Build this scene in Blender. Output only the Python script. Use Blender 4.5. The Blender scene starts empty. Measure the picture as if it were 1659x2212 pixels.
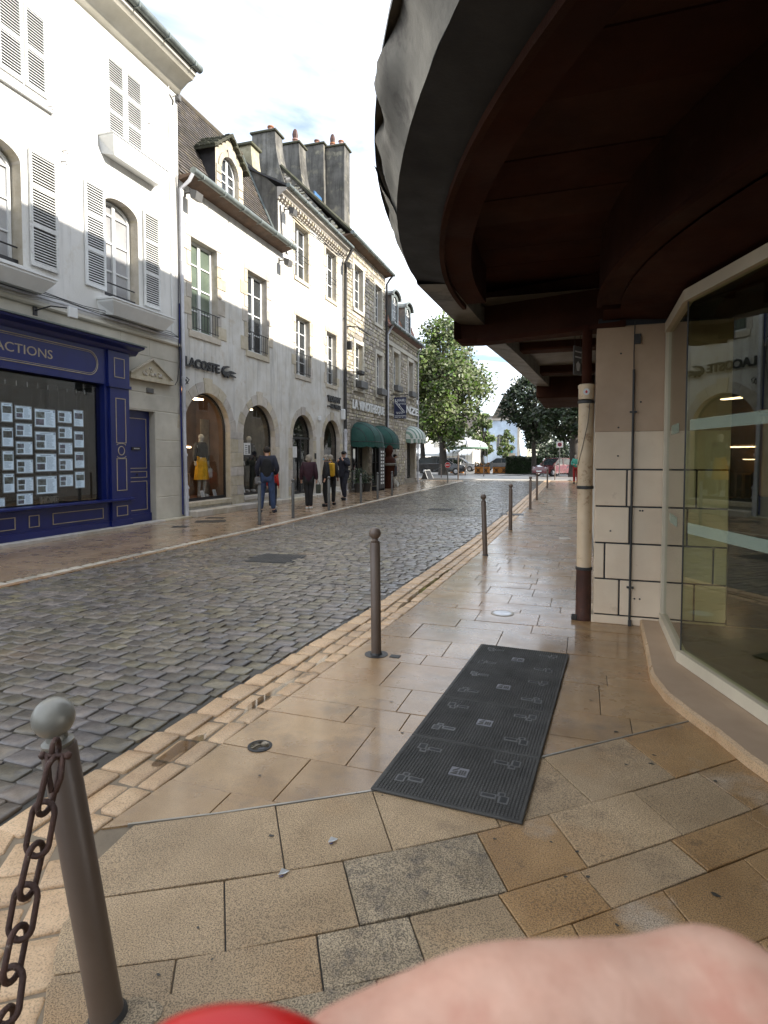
import bpy, bmesh, math, random
from mathutils import Vector, Matrix, noise as mnoise
R = math.radians
random.seed(7)
S = bpy.context.scene
COL = S.collection

# ---------------------------------------------------------------- camera
CAMH = 1.42
YAW = R(18.9)          # optical axis turned left of the street direction (+Y)
PITCH = R(2.5)
cd = bpy.data.cameras.new('camera')
cam = bpy.data.objects.new('camera', cd)
COL.objects.link(cam)
cam.location = (0, 0, CAMH)
cam.rotation_euler = (R(90) - PITCH, 0, YAW)
cd.sensor_fit = 'HORIZONTAL'
cd.sensor_width = 36
cd.lens = 36 * 1270 / 1659
CYP = 990 + 1270 * math.tan(PITCH)
cd.shift_y = (CYP - 1106) / 1659
cd.clip_start = .005
cd.clip_end = 2000
cd.dof.use_dof = True
cd.dof.focus_distance = 6.0
cd.dof.aperture_fstop = 26
S.camera = cam

# ---------------------------------------------------------------- world and sun
SUN_EL, SUN_AZ = R(30), R(4)       # azimuth measured from +X towards +Y
w = bpy.data.worlds.new('World')
S.world = w
w.use_nodes = True
nt = w.node_tree
nt.nodes.clear()
def wn(t, **k):
    n = nt.nodes.new(t)
    for a, b in k.items(): setattr(n, a, b)
    return n
sky = wn('ShaderNodeTexSky', sky_type='NISHITA', sun_disc=False)
sky.sun_elevation = SUN_EL
sky.sun_rotation = R(90) - SUN_AZ
sky.air_density = 1.0; sky.dust_density = .6; sky.ozone_density = 1.2
tc = wn('ShaderNodeTexCoord')
sep = wn('ShaderNodeSeparateXYZ'); nt.links.new(tc.outputs['Generated'], sep.inputs[0])
mz = wn('ShaderNodeMath', operation='MAXIMUM'); mz.inputs[1].default_value = .12
nt.links.new(sep.outputs[2], mz.inputs[0])
dv = wn('ShaderNodeVectorMath', operation='DIVIDE')
cmb = wn('ShaderNodeCombineXYZ')
for i in range(3): nt.links.new(mz.outputs[0], cmb.inputs[i])
nt.links.new(tc.outputs['Generated'], dv.inputs[0]); nt.links.new(cmb.outputs[0], dv.inputs[1])
nz = wn('ShaderNodeTexNoise'); nz.inputs['Scale'].default_value = .75; nz.inputs['Detail'].default_value = 7
nz.inputs['Roughness'].default_value = .56; nz.inputs['Distortion'].default_value = .4
mp = wn('ShaderNodeMapping'); mp.inputs['Location'].default_value = (3.1, 1.7, 0)
nt.links.new(dv.outputs[0], mp.inputs[0]); nt.links.new(mp.outputs[0], nz.inputs['Vector'])
cr = wn('ShaderNodeValToRGB')
cr.color_ramp.elements[0].position = .33; cr.color_ramp.elements[0].color = (0, 0, 0, 1)
cr.color_ramp.elements[1].position = .50; cr.color_ramp.elements[1].color = (1, 1, 1, 1)
nt.links.new(nz.outputs['Fac'], cr.inputs[0])
mx = wn('ShaderNodeMix', data_type='RGBA')
mf = wn('ShaderNodeMath', operation='MULTIPLY'); mf.inputs[1].default_value = .93
nt.links.new(cr.outputs[0], mf.inputs[0]); nt.links.new(mf.outputs[0], mx.inputs[0])
nt.links.new(sky.outputs[0], mx.inputs[6])
mx.inputs[7].default_value = (6.9, 7.4, 8.2, 1)
bg = wn('ShaderNodeBackground'); bg.inputs[1].default_value = .1
nt.links.new(mx.outputs[2], bg.inputs[0])
wo = wn('ShaderNodeOutputWorld'); nt.links.new(bg.outputs[0], wo.inputs[0])

sd = bpy.data.lights.new('sun', 'SUN')
sun = bpy.data.objects.new('sun', sd); COL.objects.link(sun)
sd.energy = 3.6; sd.angle = R(.5); sd.color = (1, .93, .82)
sv = Vector((math.cos(SUN_EL) * math.cos(SUN_AZ), math.cos(SUN_EL) * math.sin(SUN_AZ), math.sin(SUN_EL)))
sun.rotation_euler = sv.to_track_quat('Z', 'Y').to_euler()
sun.location = (20, 0, 30)
S.view_settings.view_transform = 'Standard'
S.view_settings.look = 'None'
S.view_settings.gamma = 1
S.view_settings.exposure = 1.5
S.view_settings.use_curve_mapping = False
S.render.engine = 'CYCLES'
S.cycles.max_bounces = 7
S.cycles.diffuse_bounces = 3
S.cycles.glossy_bounces = 3
S.cycles.transparent_max_bounces = 12
S.cycles.caustics_reflective = False
S.cycles.caustics_refractive = False
S.cycles.sample_clamp_indirect = 4

# ---------------------------------------------------------------- materials
def M(name, col, col2=None, rough=.6, nscale=4.0, big=.6, bigamt=.25, rand=0, bump=.15, bscale=60, metal=0,
      rvar=.1, emit=None, estr=0, spec=.5, coat=0, hue=0, speck=None, coatr=.08, stain=None, streak=None, dirt=None, dirtpos=(.55, .7), dscale=2.5):
    m = bpy.data.materials.new(name); m.use_nodes = True
    t = m.node_tree; N = t.nodes; L = t.links
    b = N['Principled BSDF']
    geo = N.new('ShaderNodeNewGeometry'); tcn = N.new('ShaderNodeTexCoord')
    def nn(scale, det=6, rg=.6):
        n = N.new('ShaderNodeTexNoise'); n.inputs['Scale'].default_value = scale
        n.inputs['Detail'].default_value = det; n.inputs['Roughness'].default_value = rg
        L.new(geo.outputs['Position'], n.inputs['Vector']); return n
    n1 = nn(nscale)
    mix = N.new('ShaderNodeMix'); mix.data_type = 'RGBA'
    c2 = col2 or tuple(c * .75 for c in col)
    mix.inputs[6].default_value = (*col, 1); mix.inputs[7].default_value = (*c2, 1)
    rp = N.new('ShaderNodeMapRange'); rp.inputs[1].default_value = .35; rp.inputs[2].default_value = .65
    L.new(n1.outputs['Fac'], rp.inputs[0]); L.new(rp.outputs[0], mix.inputs[0])
    out = mix.outputs[2]
    val = None
    n2 = nn(big, 4)
    mr = N.new('ShaderNodeMapRange'); mr.inputs[1].default_value = .3; mr.inputs[2].default_value = .7
    mr.inputs[3].default_value = 1 - bigamt; mr.inputs[4].default_value = 1 + bigamt * .5
    L.new(n2.outputs['Fac'], mr.inputs[0]); val = mr.outputs[0]
    hsv = N.new('ShaderNodeHueSaturation'); L.new(out, hsv.inputs['Color'])
    if rand:
        oi = N.new('ShaderNodeObjectInfo')
        a = N.new('ShaderNodeMath'); a.operation = 'ADD'
        L.new(oi.outputs['Random'], a.inputs[0]); L.new(geo.outputs['Random Per Island'], a.inputs[1])
        f = N.new('ShaderNodeMath'); f.operation = 'FRACT'; L.new(a.outputs[0], f.inputs[0])
        r2 = N.new('ShaderNodeMapRange'); r2.inputs[3].default_value = 1 - rand; r2.inputs[4].default_value = 1 + rand
        L.new(f.outputs[0], r2.inputs[0])
        mm = N.new('ShaderNodeMath'); mm.operation = 'MULTIPLY'
        L.new(r2.outputs[0], mm.inputs[0]); L.new(val, mm.inputs[1]); val = mm.outputs[0]
        if hue:
            k = N.new('ShaderNodeMath'); k.operation = 'MULTIPLY'; k.inputs[1].default_value = 7.31
            L.new(f.outputs[0], k.inputs[0]); k2 = N.new('ShaderNodeMath'); k2.operation = 'FRACT'; L.new(k.outputs[0], k2.inputs[0])
            r3 = N.new('ShaderNodeMapRange'); r3.inputs[3].default_value = .5 - hue; r3.inputs[4].default_value = .5 + hue
            L.new(k2.outputs[0], r3.inputs[0]); L.new(r3.outputs[0], hsv.inputs['Hue'])
            r4 = N.new('ShaderNodeMapRange'); r4.inputs[3].default_value = .6; r4.inputs[4].default_value = 1.35
            L.new(k2.outputs[0], r4.inputs[0]); L.new(r4.outputs[0], hsv.inputs['Saturation'])
    L.new(val, hsv.inputs['Value'])
    out = hsv.outputs[0]
    if dirt:
        n3 = nn(dscale, 9, .7)
        dr = N.new('ShaderNodeMapRange'); dr.inputs[1].default_value = dirtpos[0]; dr.inputs[2].default_value = dirtpos[1]
        L.new(n3.outputs['Fac'], dr.inputs[0])
        dm = N.new('ShaderNodeMix'); dm.data_type = 'RGBA'
        L.new(dr.outputs[0], dm.inputs[0]); L.new(out, dm.inputs[6]); dm.inputs[7].default_value = (*dirt, 1)
        out = dm.outputs[2]
    if stain:
        n7 = nn(stain[1], 7, .6); q7 = N.new('ShaderNodeMapRange'); q7.inputs[1].default_value = stain[2]; q7.inputs[2].default_value = stain[3]
        L.new(n7.outputs['Fac'], q7.inputs[0]); m7 = N.new('ShaderNodeMix'); m7.data_type = 'RGBA'
        L.new(q7.outputs[0], m7.inputs[0]); L.new(out, m7.inputs[6]); m7.inputs[7].default_value = (*stain[0], 1); out = m7.outputs[2]
    if streak:
        vm = N.new('ShaderNodeVectorMath'); vm.operation = 'MULTIPLY'; vm.inputs[1].default_value = (5, 5, .42); L.new(geo.outputs['Position'], vm.inputs[0])
        n8 = N.new('ShaderNodeTexNoise'); n8.inputs['Scale'].default_value = 1; n8.inputs['Detail'].default_value = 7; n8.inputs['Roughness'].default_value = .68; L.new(vm.outputs[0], n8.inputs['Vector'])
        q8 = N.new('ShaderNodeMapRange'); q8.inputs[1].default_value = streak[0]; q8.inputs[2].default_value = streak[1]; q8.inputs[3].default_value = 1; q8.inputs[4].default_value = streak[2]
        L.new(n8.outputs['Fac'], q8.inputs[0]); s8 = N.new('ShaderNodeVectorMath'); s8.operation = 'SCALE'; L.new(out, s8.inputs[0]); L.new(q8.outputs[0], s8.inputs['Scale']); out = s8.outputs[0]
    if speck:
        n6 = nn(speck[0], 3, .6); sr = N.new('ShaderNodeMapRange'); sr.inputs[1].default_value = speck[1]; sr.inputs[2].default_value = speck[2]
        sr.inputs[3].default_value = 1.12; sr.inputs[4].default_value = speck[3]; L.new(n6.outputs['Fac'], sr.inputs[0])
        sm = N.new('ShaderNodeVectorMath'); sm.operation = 'SCALE'; L.new(out, sm.inputs[0]); L.new(sr.outputs[0], sm.inputs['Scale']); out = sm.outputs[0]
    L.new(out, b.inputs['Base Color'])
    if emit:
        b.inputs['Emission Color'].default_value = (*emit, 1); b.inputs['Emission Strength'].default_value = estr
    b.inputs['Metallic'].default_value = metal
    b.inputs['Specular IOR Level'].default_value = spec
    if coat: b.inputs['Coat Weight'].default_value = coat; b.inputs['Coat Roughness'].default_value = coatr
    rr = N.new('ShaderNodeMapRange'); rr.inputs[1].default_value = .35; rr.inputs[2].default_value = .65
    rr.inputs[3].default_value = max(.02, rough - rvar); rr.inputs[4].default_value = rough + rvar
    n5 = nn(nscale * .6, 5); L.new(n5.outputs['Fac'], rr.inputs[0]); L.new(rr.outputs[0], b.inputs['Roughness'])
    if bump:
        n4 = nn(bscale, 8, .65)
        bp = N.new('ShaderNodeBump'); bp.inputs['Strength'].default_value = bump; bp.inputs['Distance'].default_value = .01
        L.new(n4.outputs['Fac'], bp.inputs['Height']); L.new(bp.outputs[0], b.inputs['Normal'])
    return m

def glass_mat(name, tint=(1, 1, 1), refl=.12, rough=.0, ior=1.5):
    m = bpy.data.materials.new(name); m.use_nodes = True
    t = m.node_tree; N = t.nodes; L = t.links; N.clear()
    o = N.new('ShaderNodeOutputMaterial'); tr = N.new('ShaderNodeBsdfTransparent'); tr.inputs[0].default_value = (*tint, 1)
    gl = N.new('ShaderNodeBsdfGlossy'); gl.inputs['Roughness'].default_value = rough
    lw = N.new('ShaderNodeLayerWeight'); lw.inputs[0].default_value = .5      # facing term: same on both sides of a thin pane
    pw = N.new('ShaderNodeMath'); pw.operation = 'POWER'; pw.inputs[1].default_value = 4.0; L.new(lw.outputs['Facing'], pw.inputs[0])
    ad = N.new('ShaderNodeMath'); ad.operation = 'MULTIPLY_ADD'; ad.inputs[1].default_value = 1 - refl; ad.inputs[2].default_value = refl; ad.use_clamp = True
    L.new(pw.outputs[0], ad.inputs[0])
    mi = N.new('ShaderNodeMixShader'); L.new(ad.outputs[0], mi.inputs[0]); L.new(tr.outputs[0], mi.inputs[1]); L.new(gl.outputs[0], mi.inputs[2])
    L.new(mi.outputs[0], o.inputs[0]); return m

MT = {}
MT['cobble'] = M('cobble_granite', (.150, .120, .088), (.092, .076, .058), rough=.42, nscale=14, rand=.4, hue=.03, bump=.55, bscale=45, rvar=.14, big=.8, bigamt=.35, spec=.5, coat=.42, coatr=.22, stain=((.16, .11, .065), 1.1, .56, .72), dirt=(.05, .044, .036), dirtpos=(.56, .7), dscale=9)
MT['joint'] = M('joint_dirt', (.055, .048, .038), (.03, .027, .022), rough=.5, bump=.5, bscale=30)
MT['jointgrey'] = M('grey_mortar', (.27, .215, .15), (.19, .15, .105), rough=.85, spec=.2, bump=.4, bscale=40)
MT['sett'] = M('sandstone_sett', (.58, .40, .235), (.47, .30, .165), rough=.4, nscale=5, rand=.13, speck=(160, .5, .62, .72), bump=.5, bscale=70, rvar=.15, dirt=(.16, .12, .08), dirtpos=(.6, .74))
MT['settgrey'] = M('grey_sett', (.50, .44, .36), (.38, .34, .27), rough=.4, nscale=7, rand=.2, bump=.5, bscale=60)
MT['slabworn'] = M('worn_slab', (.48, .375, .245), (.35, .265, .165), rough=.65, nscale=5, rand=.1, speck=(200, .44, .58, .35), bump=1.0, bscale=45, rvar=.14, big=1.5, bigamt=.3, dirt=(.17, .135, .10), dirtpos=(.50, .66), dscale=14)
MT['slaborange'] = M('rusty_slab', (.44, .265, .115), (.33, .18, .066), rough=.42, nscale=2.5, rand=.1, speck=(230, .46, .60, .42), bump=.6, bscale=120, rvar=.14, big=1.1, bigamt=.3, stain=((.46, .36, .26), 1.5, .52, .62), dirt=(.12, .07, .035), dirtpos=(.6, .72), dscale=6, coat=.25, coatr=.2)
MT['skyblue'] = M('skylight_glass', (.05, .16, .34), rough=.3, bump=0)
MT['slab'] = M('pavement_slab', (.37, .235, .115), (.28, .168, .076), stain=((.33, .175, .07), .7, .5, .66), rough=.34, nscale=5, rand=.08, coat=.6, coatr=.13, speck=(240, .5, .64, .7), bump=.25, bscale=170, rvar=.16, big=.9, bigamt=.35, dirt=(.15, .10, .062), dirtpos=(.52, .70), dscale=2.4)
MT['slabr'] = M('rough_slab', (.50, .36, .215), (.39, .27, .15), rough=.55, nscale=2.2, rand=.1, stain=((.46, .27, .12), .85, .5, .66), speck=(230, .46, .60, .40), bump=.7, bscale=130, rvar=.14, big=1.2, bigamt=.25, dirt=(.17, .115, .07), dirtpos=(.56, .74), dscale=2.6)
MT['walk'] = M('left_pavement', (.36, .25, .155), (.30, .20, .12), rough=.3, nscale=4, rand=.04, coat=.6, coatr=.15, bump=.2, bscale=90, rvar=.14)
MT['plaza'] = M('plaza_paving', (.3, .29, .27), (.22, .21, .2), rough=.4, nscale=3, bump=.2, bscale=20)
MT['plwhite'] = M('warm_render', (.70, .69, .66), (.66, .65, .61), rough=.85, nscale=1.5, bigamt=.08, bump=.35, bscale=35, dirt=(.52, .47, .38), dirtpos=(.58, .8), dscale=1.4, streak=(.52, .74, .72))
MT['plgrey'] = M('aged_render', (.65, .64, .605), (.56, .535, .475), rough=.85, nscale=2.2, bigamt=.12, bump=.35, bscale=30, dirt=(.46, .385, .28), dirtpos=(.57, .74), dscale=1.7, streak=(.5, .72, .62))
MT['limestone'] = M('limestone', (.54, .49, .41), (.44, .39, .31), rough=.8, nscale=6, rand=.1, hue=.01, bump=.5, bscale=40, dirt=(.3, .24, .17), dirtpos=(.6, .75), dscale=5)
MT['ashlar'] = M('smooth_stone', (.56, .53, .45), (.5, .47, .39), rough=.75, nscale=3, rand=.05, bump=.25, bscale=50, dirt=(.35, .3, .22), dirtpos=(.62, .8))
MT['rubble'] = M('rubble_stone', (.50, .45, .365), (.36, .32, .25), rough=.85, nscale=8, rand=.4, hue=.025, bump=.6, bscale=35)
MT['mortar'] = M('mortar', (.30, .27, .22), (.22, .195, .155), rough=.9, bump=.4, bscale=40)
MT['gablegrey'] = M('grey_render', (.21, .20, .18), (.12, .115, .10), rough=.9, nscale=1.6, big=.5, bigamt=.5, bump=.7, bscale=14, dirt=(.055, .05, .042), dirtpos=(.5, .68), dscale=1.1, stain=((.27, .25, .19), 2.2, .56, .7), streak=(.46, .66, .45))
MT['tile'] = M('brown_tile', (.10, .082, .066), (.065, .055, .046), rough=.75, rand=.35, hue=.02, bump=.3, bscale=60)
MT['redtile'] = M('red_tile', (.36, .17, .11), (.25, .12, .08), rough=.8, rand=.35, hue=.015, bump=.3, bscale=50)
MT['slate'] = M('dark_slate', (.06, .06, .065), (.04, .04, .045), rough=.6, rand=.3, bump=.3)
MT['moss'] = M('mossy_tile', (.09, .085, .06), (.05, .055, .03), rough=.9, rand=.4, bump=.6)
MT['zinc'] = M('zinc', (.2, .225, .21), (.13, .15, .145), rough=.45, metal=.4, nscale=6, bump=.1)
MT['soffitwood'] = M('eaves_wood', (.13, .078, .05), (.08, .05, .034), rough=.8, bump=.3)
MT['white'] = M('white_paint', (.72, .73, .72), (.66, .67, .66), rough=.5, bigamt=.05, bump=.05)
MT['peel'] = M('peeling_paint', (.7, .7, .68), (.6, .6, .57), rough=.6, nscale=12, bump=.3, dirt=(.3, .28, .25), dirtpos=(.6, .68), dscale=9)
MT['pipewhite'] = M('pipe_white', (.6, .61, .64), (.5, .5, .54), rough=.5, bump=.05, dirt=(.35, .3, .3), dirtpos=(.6, .75))
MT['blue'] = M('blue_gloss', (.005, .014, .125), (.004, .011, .105), rough=.36, rvar=.03, bigamt=.1, bump=.04, bscale=20, spec=.6)
MT['gilt'] = M('gilt_line', (.42, .36, .26), (.34, .29, .21), rough=.5, bump=.05)
MT['dark'] = M('black_paint', (.012, .012, .014), rough=.45, bump=.03)
MT['iron'] = M('wrought_iron', (.03, .03, .034), rough=.5, bump=.1)
MT['pane'] = M('window_pane', (.055, .06, .062), (.03, .033, .035), rough=.06, rvar=.03, nscale=2, bump=.02, bscale=3, spec=.8)
MT['panegreen'] = M('window_pane_green', (.16, .2, .15), (.1, .13, .1), rough=.07, rvar=.03, nscale=1.5, bump=0, spec=.8)
MT['curtain'] = M('net_curtain_pane', (.42, .42, .42), (.34, .34, .35), rough=.12, rvar=.04, nscale=2, bump=.02, bscale=4, spec=.7)
MT['lead'] = M('weathered_lead', (.17, .155, .125), (.11, .1, .08), rough=.5, metal=.25, nscale=3, bump=.25, bscale=25, dirt=(.06, .055, .05), dirtpos=(.58, .7))
MT['fascia'] = M('canopy_sheet', (.24, .225, .19), (.15, .14, .12), rough=.5, metal=.2, nscale=5, bump=.25, bscale=25, dirt=(.045, .035, .03), dirtpos=(.56, .68))
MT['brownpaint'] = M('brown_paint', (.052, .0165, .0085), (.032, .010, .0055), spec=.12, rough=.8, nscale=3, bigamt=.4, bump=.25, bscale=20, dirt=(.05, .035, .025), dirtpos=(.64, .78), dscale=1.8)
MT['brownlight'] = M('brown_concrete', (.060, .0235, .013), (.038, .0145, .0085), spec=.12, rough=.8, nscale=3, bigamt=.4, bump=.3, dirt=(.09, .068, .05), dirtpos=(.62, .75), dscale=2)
MT['black'] = M('black_sheet', (.008, .008, .009), (.012, .012, .012), rough=.6, bump=.15)
MT['pillar'] = M('pillar_block', (.80, .66, .49), (.74, .59, .43), rough=.7, nscale=3, rand=.05, bump=.2, bscale=70, dirt=(.36, .24, .15), dirtpos=(.62, .78))
MT['pillartan'] = M('pillar_tan', (.50, .36, .245), (.44, .31, .205), rough=.7, nscale=3, bump=.15, bscale=60)
MT['rustpipe'] = M('painted_cast_iron', (.74, .59, .41), (.66, .50, .32), rough=.5, nscale=7, bump=.2, bscale=40, dirt=(.2, .075, .03), dirtpos=(.58, .68), dscale=7)
MT['rust'] = M('rusty_iron', (.085, .03, .018), (.045, .02, .014), rough=.65, nscale=9, bump=.5, bscale=60, dirt=(.33, .22, .13), dirtpos=(.64, .68), dscale=6)
MT['frame'] = M('cream_frame', (.68, .60, .45), (.62, .54, .41), rough=.45, bump=.05)
MT['bollard'] = M('brown_grey_paint', (.14, .102, .078), (.115, .082, .062), rough=.42, nscale=5, rand=.1, bump=.08, bscale=60, spec=.5)
MT['charcoalpole'] = M('grey_pole_paint', (.13, .13, .125), (.1, .1, .095), rough=.4, bump=.05)
MT['ball'] = M('worn_ball_paint', (.27, .26, .225), (.21, .20, .17), rough=.3, nscale=6, bump=.06, dirt=(.03, .028, .026), dirtpos=(.63, .65), dscale=22, metal=.2)
MT['chain'] = M('rusted_chain', (.10, .05, .035), (.055, .03, .024), rough=.55, metal=.35, nscale=30, bump=.5, bscale=140, dirt=(.24, .19, .15), dirtpos=(.6, .68), dscale=50)
MT['mat'] = M('dark_rubber', (.075, .072, .066), (.052, .05, .046), spec=.3, rough=.6, nscale=6, bump=.3, bscale=200, dirt=(.12, .11, .09), dirtpos=(.66, .8), dscale=5)
MT['plate'] = M('emblem_plate', (.17, .165, .18), (.13, .13, .14), rough=.5, bump=.1)
MT['matplate'] = M('grey_plate', (.115, .112, .108), (.085, .084, .08), rough=.55, bump=.1)
MT['metalstrip'] = M('metal_strip', (.4, .38, .34), rough=.35, metal=.6, bump=.1)
MT['castiron'] = M('cast_iron', (.038, .036, .034), (.026, .025, .024), rough=.55, bump=.4, bscale=90)
MT['leaf'] = M('tree_leaf', (.115, .15, .036), (.07, .105, .028), rough=.6, nscale=.9, rand=.4, hue=.03, bump=0, big=.35, bigamt=.3)
MT['leafdark'] = M('dark_leaf', (.042, .062, .024), (.028, .044, .018), rough=.6, nscale=1, rand=.4, hue=.02, bump=0)
MT['hedge'] = M('hedge_leaf', (.035, .058, .02), (.02, .034, .012), rough=.7, nscale=2, rand=.4, hue=.03, bump=0)
MT['bark'] = M('bark', (.06, .05, .04), (.035, .03, .025), rough=.9, bump=.6, bscale=20)
MT['awngreen'] = M('green_canvas', (.006, .06, .045), (.004, .045, .034), rough=.75, bigamt=.15, bump=.2, bscale=30)
MT['awnstripe'] = M('pale_canvas', (.6, .62, .56), (.5, .52, .47), rough=.8, bump=.1)
MT['awnstripeg'] = M('sage_canvas', (.2, .3, .24), (.16, .25, .2), rough=.8, bump=.1)
MT['shopwall'] = M('shop_interior', (.22, .13, .08), (.15, .09, .055), rough=.8, bump=.05)
MT['shopwood'] = M('shop_floor', (.26, .12, .06), (.2, .09, .045), rough=.4, bump=.05)
MT['lamp'] = M('shop_lamp', (1, .8, .55), rough=.5, emit=(1, .72, .42), estr=6, bump=0)
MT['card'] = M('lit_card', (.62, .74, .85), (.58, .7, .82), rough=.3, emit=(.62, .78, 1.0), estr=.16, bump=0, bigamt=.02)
MT['cardframe'] = M('acrylic_frame', (.3, .33, .36), rough=.2, bump=0)
MT['photo'] = M('card_photo', (.22, .27, .33), (.06, .07, .06), rough=.3, nscale=14, bump=0, rand=.5, hue=.12)
MT['print'] = M('card_print', (.3, .4, .55), rough=.5, bump=0)
MT['skin'] = M('skin', (.60, .36, .26), (.52, .29, .2), rough=.5, nscale=40, bump=.08, bscale=220)
MT['fingerskin'] = M('finger_skin', (.72, .43, .31), (.64, .34, .235), rough=.5, nscale=110, bump=.3, bscale=900, big=60, bigamt=.16, stain=((.58, .25, .17), 55, .52, .72))
MT['nail'] = M('nail', (.8, .5, .4), rough=.4, bump=0)
MT['redplastic'] = M('red_plastic', (.62, .012, .008), (.5, .008, .006), rough=.35, bump=0)
MT['tent'] = M('white_canvas', (.8, .82, .82), (.74, .77, .78), rough=.7, bump=.1)
MT['orange'] = M('orange_panel', (.62, .24, .04), (.5, .19, .03), rough=.6, bump=.1)
MT['planterdark'] = M('planter_lattice', (.03, .035, .03), rough=.6, bump=.1)
MT['redcar'] = M('red_car_paint', (.13, .006, .01), rough=.25, coat=.6, bump=0)
MT['blackcar'] = M('black_car_paint', (.012, .013, .016), rough=.2, coat=.6, bump=0)
MT['carglass'] = M('car_glass', (.04, .05, .055), rough=.05, bump=0, spec=.8)
MT['rubber'] = M('rubber', (.015, .015, .015), rough=.8, bump=.1)
MT['chrome'] = M('bright_metal', (.6, .6, .62), rough=.3, metal=.8, bump=0)
MT['signred'] = M('sign_red', (.6, .02, .02), rough=.4, bump=0)
MT['signblue'] = M('sign_navy', (.02, .025, .07), rough=.4, bump=0)
MT['churchblue'] = M('pale_blue_render', (.5, .6, .72), (.44, .54, .66), rough=.85, bump=.1)
MT['teal'] = M('teal_banner', (.0, .3, .27), rough=.6, bump=0)
def cloth(n, c): MT[n] = M(n, c, tuple(x * .7 for x in c), rough=.85, nscale=10, bump=.3, bscale=60)
cloth('navy', (.018, .02, .035)); cloth('jeans', (.035, .06, .13)); cloth('maroon', (.035, .008, .016)); cloth('blackcloth', (.012, .012, .013))
cloth('redcloth', (.5, .03, .02)); cloth('greyhair', (.35, .31, .25)); cloth('darkhair', (.03, .022, .016)); cloth('yellowcloth', (.75, .42, .02))
cloth('whitecloth', (.6, .6, .58)); cloth('turq', (.07, .35, .27)); cloth('bluecloth', (.02, .03, .16)); cloth('maskblue', (.3, .5, .62)); cloth('greycloth', (.1, .1, .11)); cloth('olive', (.05, .055, .04))
cloth('mannequin', (.55, .55, .52)); cloth('floral', (.2, .2, .2)); cloth('dogwhite', (.6, .58, .52)); cloth('darkred', (.3, .015, .015)); cloth('tartan', (.03, .06, .03)); cloth('charcoal', (.05, .05, .055))
MT['glass'] = glass_mat('shop_glass', (.86, .88, .88), .07)
MT['glassgreen'] = glass_mat('green_shop_glass', (.88, .91, .77), .11)
MT['water'] = glass_mat('water', (.62, .56, .47), .04, .02)
MT['frost'] = glass_mat('frosted_band', (.45, .62, .55), .12, .5)
fm = bpy.data.materials.new('frosted_film'); fm.use_nodes = True
fb = fm.node_tree.nodes['Principled BSDF']; fb.inputs['Base Color'].default_value = (.42, .52, .42, 1); fb.inputs['Roughness'].default_value = .6; fb.inputs['Alpha'].default_value = .36
MT['frost'] = fm
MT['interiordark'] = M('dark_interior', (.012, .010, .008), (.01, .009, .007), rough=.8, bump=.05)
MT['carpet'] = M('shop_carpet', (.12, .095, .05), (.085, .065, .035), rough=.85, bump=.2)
MT['orangepanel'] = M('wood_panel', (.3, .15, .05), (.24, .12, .04), rough=.5, bump=.05)

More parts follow.
